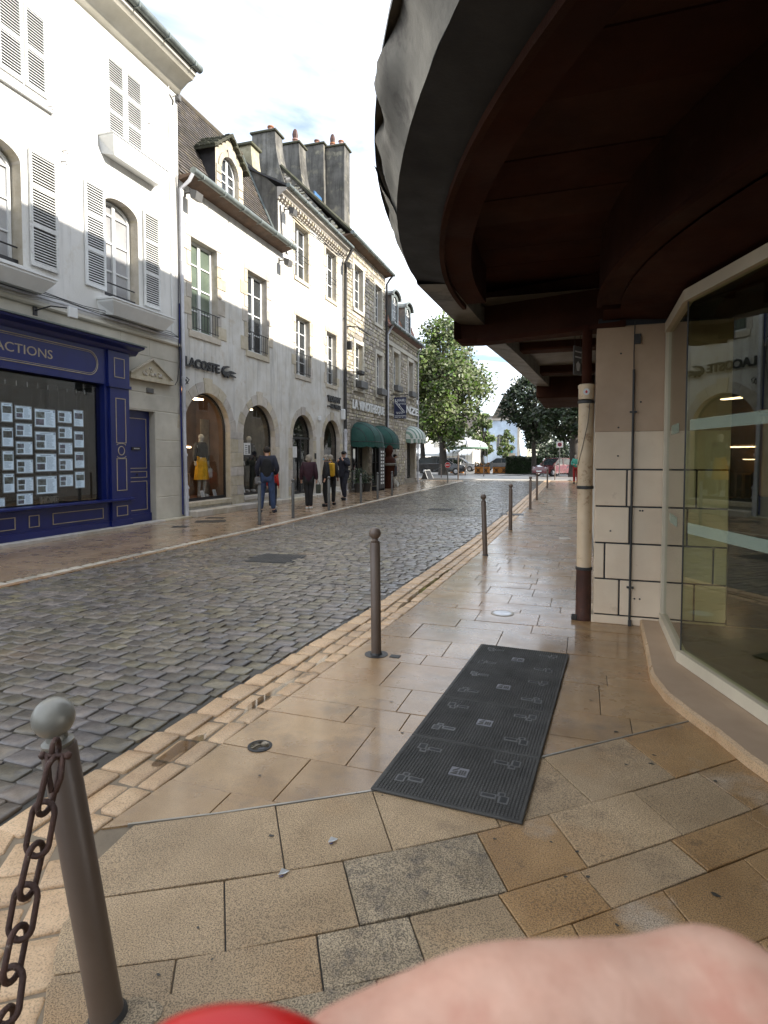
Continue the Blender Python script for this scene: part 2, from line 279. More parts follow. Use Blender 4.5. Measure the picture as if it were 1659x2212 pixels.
# ---------------------------------------------------------------- mesh helpers
class MB:
    def __init__(s): s.v = []; s.f = []; s.m = []; s.cur = 0
    def add(s, vs, fs, mi=None):
        o = len(s.v); s.v += [tuple(v) for v in vs]
        for f in fs: s.f.append(tuple(i + o for i in f)); s.m.append(s.cur if mi is None else mi)
        return s
    def box(s, x0, x1, y0, y1, z0, z1, mi=None):
        vs = [(x, y, z) for x in (x0, x1) for y in (y0, y1) for z in (z0, z1)]
        return s.add(vs, [(0, 1, 3, 2), (4, 6, 7, 5), (0, 4, 5, 1), (2, 3, 7, 6), (0, 2, 6, 4), (1, 5, 7, 3)], mi)
    def cbox(s, x0, x1, y0, y1, z0, z1, c=.01, mi=None):
        c = min(c, abs(x1 - x0) / 3, abs(y1 - y0) / 3, abs(z1 - z0) / 3)
        bm = bmesh.new(); bmesh.ops.create_cube(bm, size=1)
        for v in bm.verts: v.co = Vector(((x0 + x1) / 2 + v.co.x * (x1 - x0), (y0 + y1) / 2 + v.co.y * (y1 - y0), (z0 + z1) / 2 + v.co.z * (z1 - z0)))
        bmesh.ops.bevel(bm, geom=list(bm.edges), offset=c, segments=1, affect='EDGES')
        bm.verts.index_update()
        s.add([v.co[:] for v in bm.verts], [[v.index for v in f.verts] for f in bm.faces], mi); bm.free(); return s
    def prism(s, pts, a, b, axis='y', mi=None):
        """polygon pts (2D) extruded along an axis from a to b"""
        def P(p, t): return {'y': (p[0], t, p[1]), 'z': (p[0], p[1], t), 'x': (t, p[0], p[1])}[axis]
        n = len(pts); vs = [P(p, a) for p in pts] + [P(p, b) for p in pts]
        fs = [tuple(range(n))[::-1], tuple(range(n, 2 * n))] + [(i, (i + 1) % n, (i + 1) % n + n, i + n) for i in range(n)]
        return s.add(vs, fs, mi)
    def tube(s, path, r, seg=8, cap=True, mi=None, closed=False):
        pts = [Vector(p) for p in path]; n = len(pts); vs = []
        rr = r if isinstance(r, (list, tuple)) else [r] * n
        prev = None
        for i, p in enumerate(pts):
            a = pts[(i - 1) % n] if (closed or i > 0) else p; b = pts[(i + 1) % n] if (closed or i < n - 1) else p
            t = (b - a).normalized()
            if prev is None:
                u = t.orthogonal().normalized()
            else:
                u = (prev - t * prev.dot(t))
                u = u.normalized() if u.length > 1e-6 else t.orthogonal().normalized()
            prev = u; w_ = t.cross(u)
            for k in range(seg):
                an = 2 * math.pi * k / seg; vs.append(p + (u * math.cos(an) + w_ * math.sin(an)) * rr[i])
        fs = []
        m_ = n if closed else n - 1
        for i in range(m_):
            for k in range(seg):
                j = (i + 1) % n
                fs.append((i * seg + k, i * seg + (k + 1) % seg, j * seg + (k + 1) % seg, j * seg + k))
        if cap and not closed: fs.append(tuple(range(seg))[::-1]); fs.append(tuple(range((n - 1) * seg, n * seg)))
        return s.add(vs, fs, mi)
    def lathe(s, prof, cx=0, cy=0, seg=16, mi=None, M4=None):
        vs = []
        for r, z in prof:
            for k in range(seg):
                a = 2 * math.pi * k / seg; v = Vector((cx + r * math.cos(a), cy + r * math.sin(a), z))
                vs.append(M4 @ v if M4 else v)
        fs = []
        for i in range(len(prof) - 1):
            for k in range(seg): fs.append((i * seg + k, i * seg + (k + 1) % seg, (i + 1) * seg + (k + 1) % seg, (i + 1) * seg + k))
        fs.append(tuple(range(seg))[::-1]); fs.append(tuple(range((len(prof) - 1) * seg, len(prof) * seg)))
        return s.add(vs, fs, mi)
    def sphere(s, c, r, seg=12, rings=8, sc=(1, 1, 1), mi=None):
        vs = [(c[0], c[1], c[2] - r * sc[2])]; fs = []
        for i in range(1, rings):
            ph = -math.pi / 2 + math.pi * i / rings
            for k in range(seg):
                a = 2 * math.pi * k / seg
                vs.append((c[0] + r * sc[0] * math.cos(ph) * math.cos(a), c[1] + r * sc[1] * math.cos(ph) * math.sin(a), c[2] + r * sc[2] * math.sin(ph)))
        vs.append((c[0], c[1], c[2] + r * sc[2])); top = len(vs) - 1
        for k in range(seg):
            fs.append((0, 1 + (k + 1) % seg, 1 + k)); fs.append((top, top - seg + k, top - seg + (k + 1) % seg))
        for i in range(rings - 2):
            for k in range(seg): fs.append((1 + i * seg + k, 1 + i * seg + (k + 1) % seg, 1 + (i + 1) * seg + (k + 1) % seg, 1 + (i + 1) * seg + k))
        return s.add(vs, fs, mi)
    def quad(s, a, b, c, d, mi=None): return s.add([a, b, c, d], [(0, 1, 2, 3)], mi)
    def mesh(s, name, mats, smooth=False, off=(0, 0, 0)):
        me = bpy.data.meshes.new(name)
        me.from_pydata([(v[0] - off[0], v[1] - off[1], v[2] - off[2]) for v in s.v], [], s.f)
        for m_ in (mats if isinstance(mats, (list, tuple)) else [mats]): me.materials.append(MT[m_] if isinstance(m_, str) else m_)
        if any(s.m): me.polygons.foreach_set('material_index', s.m)
        bm = bmesh.new(); bm.from_mesh(me); bmesh.ops.recalc_face_normals(bm, faces=bm.faces); bm.to_mesh(me); bm.free()
        if smooth:
            me.polygons.foreach_set('use_smooth', [True] * len(me.polygons))
            if smooth is not True: me.set_sharp_from_angle(angle=R(smooth))
        return me

def tag(o, label=None, cat=None, group=None, kind=None):
    if label: o['label'] = label
    if cat: o['category'] = cat
    if group: o['group'] = group
    if kind: o['kind'] = kind
    return o
BASE = {}
def thing(name, loc, rz, label, cat, group=None, off=(0, 0, 0)):
    """an Empty at the thing's base; parts give their vertices in the frame whose point `off` sits at loc"""
    o = bpy.data.objects.new(name, None); COL.objects.link(o)
    o.location = loc; o.rotation_euler = (0, 0, rz); o.empty_display_size = .2
    BASE[o] = off
    return tag(o, label, cat, group)
def part(name, mb, mat, parent=None, smooth=False, label=None, kind=None, off=None):
    of = BASE.get(parent, (0, 0, 0)) if off is None else off
    me = mb.mesh(name, mat, smooth, of)
    o = bpy.data.objects.new(name, me); COL.objects.link(o)
    if parent is not None: o.parent = parent; BASE[o] = of
    if label: o['label'] = label
    if kind: o['kind'] = kind
    return o
def inst(name, me, parent, loc, rz=0, scale=(1, 1, 1)):
    o = bpy.data.objects.new(name, me); COL.objects.link(o); o.parent = parent
    o.location = loc; o.rotation_euler = (0, 0, rz); o.scale = scale
    return o
def single(name, mb, mat, label, cat, group=None, smooth=False, kind=None, loc=(0, 0, 0)):
    o = part(name, mb, mat, None, smooth, off=loc); o.location = loc
    return tag(o, label, cat, group, kind)
def text_mesh(txt, size, depth=.01, bold=0, align='LEFT', shear=0, sx=1):
    cu = bpy.data.curves.new('t', 'FONT'); cu.body = txt; cu.size = size; cu.extrude = depth / 2; cu.offset = bold
    cu.align_x = align; cu.shear = shear; cu.resolution_u = 3
    ob = bpy.data.objects.new('t', cu); COL.objects.link(ob)
    dg = bpy.context.evaluated_depsgraph_get()
    me = bpy.data.meshes.new_from_object(ob.evaluated_get(dg))
    vs = [(v.co.x * sx, v.co.y, v.co.z) for v in me.vertices]; fs = [tuple(p.vertices) for p in me.polygons]
    COL.objects.unlink(ob); bpy.data.objects.remove(ob); bpy.data.curves.remove(cu); bpy.data.meshes.remove(me)
    return vs, fs
def text_wall(mb, txt, s0, z0, wid, hgt, y, depth=.02, bold=0, mi=None, T=None, shear=0):
    """text on a plane of constant y, fitted to wid x hgt from lower left (s0, z0)"""
    vs, fs = text_mesh(txt, 1, 1, bold, shear=shear)
    x0 = min(v[0] for v in vs); x1 = max(v[0] for v in vs); y0 = min(v[1] for v in vs); y1 = max(v[1] for v in vs)
    out = []
    for v in vs:
        p = (s0 + (v[0] - x0) / (x1 - x0) * wid, y - v[2] * depth, z0 + (v[1] - y0) / (y1 - y0) * hgt)
        out.append(T(p) if T else p)
    mb.add(out, fs, mi)

# projection used only to decide how far the pieces go and which ones are large enough
def proj(X, Y, Z=0):
    r = X * math.cos(YAW) + Y * math.sin(YAW); f = -X * math.sin(YAW) + Y * math.cos(YAW); u = Z - CAMH
    F = f * math.cos(PITCH) - u * math.sin(PITCH); U = u * math.cos(PITCH) + f * math.sin(PITCH)
    if F < .05: return None
    return 829.5 + 1270 * r / F, CYP - 1270 * U / F, F
def interp(tab, y):
    if y <= tab[0][0]: return tab[0][1]
    for (a, b), (c, d) in zip(tab, tab[1:]):
        if y <= c: return b + (d - b) * (y - a) / (c - a)
    return tab[-1][1]
# ================================================================ GROUND
g = MB()
g.quad((-400, -60, -.06), (400, -60, -.06), (400, 600, -.06), (-400, 600, -.06))
single('ground', g, 'joint', None, None, kind='structure')
RE = [(0, -2.2), (1.6, -2.15), (2, -2.12), (3.9, -2.0), (5.2, -1.93), (9.3, -1.88), (12, -1.9), (17, -1.97), (21, -2.07), (29, -2.25), (38, -2.45)]
LE = [(-5, -6.0), (4, -6.05), (10, -6.08), (14, -6.25), (21, -6.6), (32, -6.95), (38, -7.2)]
re_ = lambda y: interp(RE, y)
le_ = lambda y: interp(LE, y)

def cobble_variant(seed, lx, ly, dome=.006, lowpoly=False):
    rnd = random.Random(seed); mb = MB()
    pts = []
    hx, hy = lx / 2, ly / 2; c = .011
    ring = [(-hx + c, -hy), (hx - c, -hy), (hx, -hy + c), (hx, hy - c), (hx - c, hy), (-hx + c, hy), (-hx, hy - c), (-hx, -hy + c)]
    if not lowpoly:
        j = [(rnd.uniform(-.007, .007), rnd.uniform(-.006, .006)) for _ in ring]
        vs = []
        t1, t2 = rnd.uniform(-.022, .022), rnd.uniform(-.03, .03)
        for sc_, z in ((1, -.03), (.99, -.006), (.93, -.0005), (.5, dome * .7)):
            for (x, y), (a, b) in zip(ring, j):
                X, Y = (x + a) * sc_, (y + b) * sc_
                vs.append((X, Y, z + X * t1 + Y * t2 + (rnd.uniform(-.0018, .0018) if sc_ < .9 else 0)))
        vs.append((0, 0, dome + rnd.uniform(-.002, .003)))
        fs = []
        for r_ in range(3):
            for k in range(8): fs.append((r_ * 8 + k, r_ * 8 + (k + 1) % 8, (r_ + 1) * 8 + (k + 1) % 8, (r_ + 1) * 8 + k))
        for k in range(8): fs.append((24 + k, 24 + (k + 1) % 8, 32))
        mb.add(vs, fs)
    else:
        q = [(-hx, -hy), (hx, -hy), (hx, hy), (-hx, hy)]
        vs = [(x, y, -.025) for x, y in q] + [(x * .94, y * .92, rnd.uniform(-.002, .003)) for x, y in q]
        mb.add(vs, [(0, 1, 5, 4), (1, 2, 6, 5), (2, 3, 7, 6), (3, 0, 4, 7), (4, 5, 6, 7)])
    return mb
VC = [cobble_variant(i, .9, .9 if 0 else .9, .006) for i in range(1)]
road_bed = MB()
ys = [-3 + i * 1.0 for i in range(42)]
vs = []; fs = []
for i, y in enumerate(ys):
    vs += [(le_(y) - .05, y, -.0095), (re_(y) + .012, y, -.0095)]
    if i: fs.append((2 * i - 2, 2 * i - 1, 2 * i + 1, 2 * i))
road_bed.add(vs, fs)
road = single('road', road_bed, 'joint', None, None, kind='structure')
rnd = random.Random(3)
cob = []
y = 1.0
while y < 38.3:
    rw = rnd.uniform(.108, .132) if y < 20 else rnd.uniform(.12, .15)
    x = le_(y) + rnd.uniform(-.1, 0)
    while x < re_(y) - .04:
        L_ = rnd.uniform(.13, .2)
        L_ = min(L_, re_(y) - x + .0)
        if L_ < .06: break
        cob.append((x + L_ / 2, y + rw / 2, L_ - .008, rw - .008)); x += L_
    y += rw
# iron covers set in the road replace the cobbles there
covers = [(-4.15, 7.4, .62, .6, .12), (-3.8, 15.95, .62, .5, .1)]
def in_cover(x, y, m=.04):
    return any(abs(x - cx) < a / 2 + m and abs(y - cy) < b / 2 + m for cx, cy, a, b, _ in covers)
vis = []
for c in cob:
    if in_cover(c[0], c[1]): continue
    p = proj(c[0], c[1])
    if not p or p[0] < -500: continue
    size = c[2] * 1270 / p[2]
    on = -20 < p[0] < 1680 and p[1] < 2230
    vis.append((size if on else size * .01, c))
vis.sort(key=lambda t: -t[0])
variants = []
for i in range(14):
    variants.append(cobble_variant(50 + i, .16, .11).mesh('cobble', 'cobble', True))
for k, (sz, (x, y, a, b)) in enumerate(vis[:300]):
    o = inst('cobble', variants[k % 14], road, (x, y, .001 + rnd.uniform(-.004, .004)), rnd.uniform(-.05, .05) + (math.pi if k % 2 else 0), (a / .16, b / .11, 1))
rest = MB()
lowc = [cobble_variant(90 + i, .16, .11, lowpoly=True) for i in range(6)]
hic = [cobble_variant(70 + i, .16, .11) for i in range(6)]
for k, (sz, (x, y, a, b)) in enumerate(vis[300:]):
    src = (hic if y < 14 else lowc)[rnd.randrange(6)]
    an = rnd.uniform(-.07, .07); ca, sa = math.cos(an), math.sin(an); zz = rnd.uniform(-.004, .004)
    tx, ty = rnd.uniform(-.024, .024), rnd.uniform(-.034, .034)
    vs = []
    for (u, v, z) in src.v:
        u *= a / .16; v *= b / .11
        vs.append((x + u * ca - v * sa, y + u * sa + v * ca, z + zz + u * tx + v * ty))
    rest.add(vs, src.f)
part('cobble', rest, 'cobble', road, smooth=35, kind='stuff')
for (cx, cy, a, b, an) in covers:
    t = thing('manhole_cover', (cx, cy, 0), an, 'square iron cover in the cobbles, ' + ('nearest of the two in the road' if cy < 10 else 'further up the road'), 'manhole cover', 'iron covers in the road')
    m = MB(); m.cbox(-a / 2 - .03, a / 2 + .03, -b / 2 - .03, b / 2 + .03, -.03, .001, .004); part('frame', m, 'castiron', t)
    m = MB()
    for i in range(12):
        for j in range(12):
            m.box(-a / 2 + (i + .2) * a / 12, -a / 2 + (i + .8) * a / 12, -b / 2 + (j + .3) * b / 12, -b / 2 + (j + .7) * b / 12, .003, .006)
    m.cbox(-a / 2, a / 2, -b / 2, b / 2, -.02, .0035, .003)
    part('lid', m, 'castiron', t)

# ---- right border of pale setts (gutter)
def sett_bed():
    m = MB(); vs = []; fs = []
    for i in range(39):
        y = .3 + i; vs += [(re_(y) + .012 - (.9 if y < 1.4 else 0), y, -.0105), (re_(y) + .395 + (.8 if y < 1.4 else 0), y, -.0105)]
        if i: fs.append((2 * i - 2, 2 * i - 1, 2 * i + 1, 2 * i))
    m.add(vs, fs); return m
def box_piece(L_, W_, seed, h=.004):
    mb = cobble_variant(seed, L_, W_, h); return mb
sb = MB(); sb.quad((-2.6, .2, -.013), (1.4, .2, -.013), (1.4, 40, -.013), (-2.9, 40, -.013))
walk = single('right_pavement', sb, 'joint', None, None, kind='structure')
part('mortar_bed', sett_bed(), 'jointgrey', walk)
settv = [cobble_variant(200 + i, .2, .13, .002).mesh('sett', 'sett', True) for i in range(12)]
setts = []
rows = [(0.0, .155, .002), (.155, .115, -.006), (.272, .115, .0)]
for off, wd, dz in rows:
    y = 1.62 + rnd.uniform(-.1, .1)
    while y < 39:
        L_ = rnd.uniform(.17, .25) if off == 0 else rnd.uniform(.16, .24)
        xx = re_(y + L_ / 2) + off + wd / 2 + .01
        if not (y < 1.95 and off > .2 and False):
            setts.append((xx, y + L_ / 2, L_ - .014, wd - .012, math.pi / 2 + rnd.uniform(-.03, .03), dz))
        y += L_
# the fan of setts near the chained bollard
ux, uy = .54, -.84
for col in range(7):
    s = -.45 - .11 * col
    while s < 1.5:
        L_ = rnd.uniform(.15, .21)
        px_ = -1.70 + ux * (s + L_ / 2) - (-uy) * (.085 + .165 * col) * 1.0
        py_ = 1.72 + uy * (s + L_ / 2) - ux * (.085 + .165 * col)
        s += L_
        if px_ < -2.9: continue
        if py_ > 1.60 - (.0 if px_ > -2.1 else .0): continue
        setts.append((px_, py_, L_ - .016, .15, math.atan2(uy, ux) + rnd.uniform(-.05, .05), rnd.uniform(-.004, .003)))
def wsort(c):
    p = proj(c[0], c[1]); return -(c[2] * 1270 / p[2]) if p and -20 < p[0] < 1680 and p[1] < 2230 else 0
setts.sort(key=wsort)
sett_rest = MB(); sv = [cobble_variant(230 + i, .2, .13, .005) for i in range(6)]
for k, (x, y, L_, W_, an, dz) in enumerate(setts):
    if y < .3: continue
    if k < 290:
        inst('sett', settv[k % 12], walk, (x, y, dz + rnd.uniform(-.002, .002)), an, (L_ / .2, W_ / .13, 1))
    else:
        src = sv[k % 6]; ca, sa = math.cos(an), math.sin(an)
        sett_rest.add([(x + u * L_ / .2 * ca - v * W_ / .13 * sa, y + u * L_ / .2 * sa + v * W_ / .13 * ca, z + dz) for u, v, z in src.v], src.f)
part('sett', sett_rest, 'sett', walk, smooth=35, kind='stuff')

# ---- puddles lying in the gutter row
def blob(cx, cy, a, b, seed, z, n=26):
    r_ = random.Random(seed); ph = [r_.uniform(0, 6.28) for _ in range(4)]
    pts = []
    for i in range(n):
        t = 2 * math.pi * i / n
        k = 1 + .22 * math.sin(2 * t + ph[0]) + .16 * math.sin(3 * t + ph[1]) + .1 * math.sin(5 * t + ph[2])
        pts.append((cx + a * k * math.cos(t), cy + b * k * math.sin(t), z))
    return pts
for i, (cx, cy, a, b, lb) in enumerate([(-1.75, 3.05, .07, .33, 'bright puddle in the gutter setts left of the large round drain'), (-1.68, 3.75, .055, .3, 'narrow puddle in the gutter beside the middle bollard foot'),
                                      (-1.86, 2.35, .05, .16, 'small puddle among the pale setts nearest the camera'), (-1.62, 6.3, .05, 1.4, 'long thin puddle along the gutter beyond the middle bollard')]):
    m = MB(); p = blob(cx, cy, a, b, i, -.0032); m.add(p, [tuple(range(len(p)))])
    o = single('puddle', m, 'water', None, None, kind='structure')

# ---- slabs
def clip_half(poly, a, b):
    """keep what lies left of the line a -> b"""
    out = []
    d = lambda p: (b[0] - a[0]) * (p[1] - a[1]) - (b[1] - a[1]) * (p[0] - a[0])
    for i in range(len(poly)):
        p, q = poly[i], poly[(i + 1) % len(poly)]; dp, dq = d(p), d(q)
        if dp >= 0: out.append(p)
        if dp * dq < 0:
            t = dp / (dp - dq); out.append((p[0] + (q[0] - p[0]) * t, p[1] + (q[1] - p[1]) * t))
    return out
def area(p): return abs(sum(p[i][0] * p[(i + 1) % len(p)][1] - p[(i + 1) % len(p)][0] * p[i][1] for i in range(len(p)))) / 2
def inset(poly, d):
    n = len(poly); out = []
    A_ = sum(poly[i][0] * poly[(i + 1) % n][1] - poly[(i + 1) % n][0] * poly[i][1] for i in range(n))
    sgn = 1 if A_ > 0 else -1
    L_ = []
    for i in range(n):
        p, q = Vector(poly[i]), Vector(poly[(i + 1) % n]); e = (q - p)
        if e.length < 1e-5: return None
        nrm = Vector((-e.y, e.x)).normalized() * sgn; L_.append((p + nrm * d, e.normalized()))
    for i in range(n):
        (p, u), (q, v) = L_[i - 1], L_[i]
        den = u.x * v.y - u.y * v.x
        if abs(den) < .05: out.append(tuple(q)); continue
        t = ((q.x - p.x) * v.y - (q.y - p.y) * v.x) / den; r_ = p + u * t
        if (r_ - q).length > .05: r_ = q
        out.append(tuple(r_))
    return out
SC = [0]
def slab(poly, parent, mat, gap=.004, z=0, bev=.0022, joined=None):
    a = inset(poly, gap / 2)
    if not a or area(a) < .004: return
    b = inset(a, bev)
    if not b: return
    n = len(a); r_ = random.Random(SC[0]); SC[0] += 1
    tx, ty = r_.uniform(-.004, .004), r_.uniform(-.004, .004); cx = sum(p[0] for p in a) / n; cy = sum(p[1] for p in a) / n
    z += r_.uniform(-.0015, .0015)
    f = lambda p, dz: (p[0], p[1], z + dz + (p[0] - cx) * tx + (p[1] - cy) * ty)
    vs = [f(p, -.024) for p in a] + [f(p, -bev * .8) for p in a] + [f(p, 0) for p in b]
    fs = [(i, (i + 1) % n, (i + 1) % n + n, i + n) for i in range(n)] + [(i + n, (i + 1) % n + n, (i + 1) % n + 2 * n, i + 2 * n) for i in range(n)] + [tuple(range(2 * n, 3 * n))]
    if joined is not None: joined.add(vs, fs); return
    m = MB(); m.add(vs, fs)
    part('slab', m, mat, parent)
STRIP = [(-1.66, 1.78), (-1.37, 1.955), (-.85, 2.3), (-.17, 2.84), (.62, 3.55)]
MATQ = [(-.85, 2.30), (-.21, 2.31), (-.09, 4.46), (-.73, 4.41)]
yl = [1.7, 2.1, 2.46, 2.87, 3.085, 3.415, 3.86, 4.06, 4.42, 4.84, 5.08, 5.45, 5.58, 5.79, 6.16, 6.5]
while yl[-1] < 39: yl.append(yl[-1] + rnd.choice([.21, .28, .36, .42]))
known = {2: [-1.03, -.3, .2], 3: [-1.21, -.9, .1], 4: [-.985, -.2, .25], 5: [-1.2, -.45, .1], 6: [-1.06, -.5, .15], 7: [-.955, -.35], 8: [-1.3, -.62, -.11], 9: [-1.02, -.4], 10: [-.9, -.37], 11: [-1.15, -.55], 12: [-.95, -.2], 13: [-.7, -.3], 14: [-.97, -.5]}
far_slabs = MB(); ns = 0
def wallx(y): return .85 if y < 3.7 else (.50 if y < 5.3 else .13)
for i in range(len(yl) - 1):
    y0, y1 = yl[i], yl[i + 1]
    xl = lambda y: re_(y) + .395
    js = known.get(i)
    if js is None:
        js = []; x = xl(y0) + rnd.uniform(.25, .6)
        while x < wallx(y0) - .15: js.append(x); x += rnd.uniform(.34, .7)
    xs = [None] + [x for x in js if x < wallx(y0) - .06] + [wallx(y0)]
    for a, b in zip(xs, xs[1:]):
        poly = [(xl(y0) if a is None else a, y0), (b, y0), (b, y1), (xl(y1) if a is None else a, y1)]
        for p, q in zip(STRIP, STRIP[1:]): poly = clip_half(poly, p, q) if len(poly) > 2 else poly
        if len(poly) < 3: continue
        if y0 < 12: slab(poly, walk, 'slab')
        else: slab(poly, walk, 'slab', joined=far_slabs)
part('slab', far_slabs, 'slab', walk, kind='stuff')
# metal expansion strip
m = MB()
for p, q in zip(STRIP[:4] , STRIP[1:]):
    d = (Vector(q) - Vector(p)).normalized(); n_ = Vector((-d.y, d.x)) * .0045
    m.add([(p[0] - n_.x, p[1] - n_.y, -.01), (q[0] - n_.x, q[1] - n_.y, -.01), (q[0] + n_.x, q[1] + n_.y, -.01), (p[0] + n_.x, p[1] + n_.y, -.01),
           (p[0] - n_.x, p[1] - n_.y, .003), (q[0] - n_.x, q[1] - n_.y, .003), (q[0] + n_.x, q[1] + n_.y, .003), (p[0] + n_.x, p[1] + n_.y, .003)],
          [(4, 5, 6, 7), (0, 1, 5, 4), (2, 3, 7, 6)])
part('metal_strip', m, 'metalstrip', walk)
# oblique rows near the camera
S0 = [(-1.66, 1.775), (-1.37, 1.95), (-.85, 2.295), (-.17, 2.835), (.62, 3.545), (1.2, 4.2)]
L1 = [(-1.62, 1.36), (-1.47, 1.44), (-1.14, 1.635), (-.79, 1.86), (-.38, 2.16), (.05, 2.52), (.68, 3.09), (1.3, 3.7)]
L2 = [(-1.40, 1.16), (-1.24, 1.25), (-.97, 1.39), (-.74, 1.54), (-.49, 1.705), (-.24, 1.885), (0, 2.08), (.33, 2.37), (.55, 2.57), (1.4, 3.4)]
L3 = [(-1.22, .97), (-.98, 1.17), (-.69, 1.34), (-.4, 1.54), (-.14, 1.73), (.1, 1.93), (.42, 2.22), (.65, 2.42), (1.5, 3.25)]
L4 = [(x + .14, y - .23) for x, y in L3]; L5 = [(x + .14, y - .23) for x, y in L4]; L6 = [(x + .14, y - .23) for x, y in L5]; L7 = [(x + .14, y - .23) for x, y in L6]
def on_line(Ln, x):
    for (a, b), (c, d) in zip(Ln, Ln[1:]):
        if x <= c or (c, d) == Ln[-1]: return (x, b + (d - b) * (x - a) / (c - a))
J = [(S0, L1, [(-1.64, -1.60), (-1.18, -.96), (-.84, -.64), (-.47, -.29), (-.17, .05), (.2, .40), (.6, .8)]),
     (L1, L2, [(-1.55, -1.38), (-1.13, -.96), (-.79, -.63), (-.37, -.22), (-.12, .03), (.21, .37), (.5, .66), (.85, 1.0)]),
     (L2, L3, [(-1.38, -1.2), (-1.08, -.98), (-.74, -.64), (-.5, -.4), (-.25, -.14), (0, .10), (.32, .42), (.62, .72), (.95, 1.05)]),
     (L3, L4, [(-1.18, -1.05), (-.86, -.73), (-.52, -.40), (-.26, -.14), (-.02, .1), (.26, .38), (.55, .67), (.9, 1.02)]),
     (L4, L5, [(-1.0, -.87), (-.7, -.58), (-.38, -.25), (-.1, .02), (.2, .32), (.5, .62), (.85, .97)]),
     (L5, L6, [(-.87, -.73), (-.5, -.38), (-.2, -.08), (.1, .22), (.4, .52), (.8, .92)]),
     (L6, L7, [(-.7, -.58), (-.35, -.23), (0, .12), (.35, .47), (.7, .82)])]
for A_, B_, jj in J:
    for (a0, b0), (a1, b1) in zip(jj, jj[1:]):
        poly = [on_line(B_, b0), on_line(B_, b1), on_line(A_, a1), on_line(A_, a0)]
        cx_, cy_ = sum(p[0] for p in poly) / 4, sum(p[1] for p in poly) / 4
        mt_ = 'slabr'
        if A_ is L1 and abs(a0 + .79) < .01 or A_ is L2 and abs(a0 + .74) < .01 or A_ is L3 and abs(a0 + .86) < .01 or A_ is L4 and abs(a0 + .7) < .01: mt_ = 'slabworn'
        elif cx_ > -.32 and A_ is not S0 and (int(a0 * 100) % 3): mt_ = 'slaborange'
        elif A_ is S0 and a0 > .1: mt_ = 'slaborange'
        slab(poly, walk, mt_, gap=.005, bev=.0025)
# fill between setts fan and slabs in front
# ---- left pavement
lw = MB(); lw.quad((-9.6, -6, .008), (-6.2, -6, .008), (-7.0, 40, .008), (-10.4, 40, .008))
lwalk = single('left_pavement', lw, 'joint', None, None, kind='structure')
lm = MB(); cnt = 0
y = 3.2
fx = lambda y: -9 - (y - 11.6) * .0246
while y < 36:
    h_ = .62 if y < 20 else .9; x = le_(y) - .195
    nx = rnd.uniform(.35, .8)
    while x > fx(y) + .05:
        x2 = max(x - nx, fx(y) + .02)
        poly = [(x2, y), (x, y), (x + (le_(y + h_) - le_(y)) * 1, y + h_), (x2, y + h_)]
        slab(poly, lwalk, 'walk', gap=.003, z=.022, bev=.0015, joined=None if cnt < 240 else lm); cnt += 1
        x = x2; nx = rnd.uniform(.6, .95)
        if x - fx(y) < .1: break
    y += h_
if lm.v: part('slab', lm, 'walk', lwalk, kind='stuff')
# kerb row of pale setts and the smooth band beside it
km = MB(); kv = [cobble_variant(300 + i, .2, .13, .004) for i in range(5)]
kmesh = [c.mesh('sett', 'settgrey', True) for c in kv]
y = 3.3; k = 0
while y < 36:
    L_ = rnd.uniform(.18, .26); x = le_(y + L_ / 2) - .12; an = math.pi / 2 + .02
    if k < 120: inst('sett', kmesh[k % 5], lwalk, (x, y + L_ / 2, .018), an + rnd.uniform(-.04, .04), (L_ * .86 / .2, 1.0, 1))
    else:
        s_ = kv[k % 5]; km.add([(x - v * 1.05, y + L_ / 2 + u * L_ * .86 / .2, z + .018) for u, v, z in s_.v], s_.f)
    y += L_; k += 1
part('sett', km, 'settgrey', lwalk, smooth=35, kind='stuff')
m = MB(); ys_ = [3 + i * 1.1 for i in range(31)]
for a, b in zip(ys_, ys_[1:]):
    m.box(-.0, .0, 0, 0, 0, 0) if False else None
    xa, xb = le_(a), le_(b)
    m.add([(xa - .055, a + .004, -.02), (xa + .03, a + .004, -.02), (xb + .03, b - .004, -.02), (xb - .055, b - .004, -.02),
           (xa - .055, a + .004, .012), (xa + .03, a + .004, .008), (xb + .03, b - .004, .008), (xb - .055, b - .004, .012)],
          [(4, 5, 6, 7), (0, 1, 5, 4), (1, 2, 6, 5), (2, 3, 7, 6), (3, 0, 4, 7)])
part('kerb_band', m, 'slab', lwalk)
for i, (cx, cy, a, b, an, lb) in enumerate([(-7.85, 11.05, .62, .42, .55, 'larger dark cover in the left pavement by the first arch'), (-7.82, 9.98, .28, .22, .5, 'smaller dark cover in the left pavement near the blue shop'),
                                       (-8.2, 11.75, .4, .22, .3, 'narrow dark grating against the first arch step')]):
    t = thing('pavement_cover', (cx, cy, .024), an, lb, 'cover', 'covers in the left pavement')
    m = MB(); m.cbox(-a / 2, a / 2, -b / 2, b / 2, -.01, .004, .003); part('lid', m, 'castiron', t)
    m = MB(); m.box(-a / 2 - .015, a / 2 + .015, -b / 2 - .015, b / 2 + .015, -.01, .002); part('frame', m, 'joint', t)

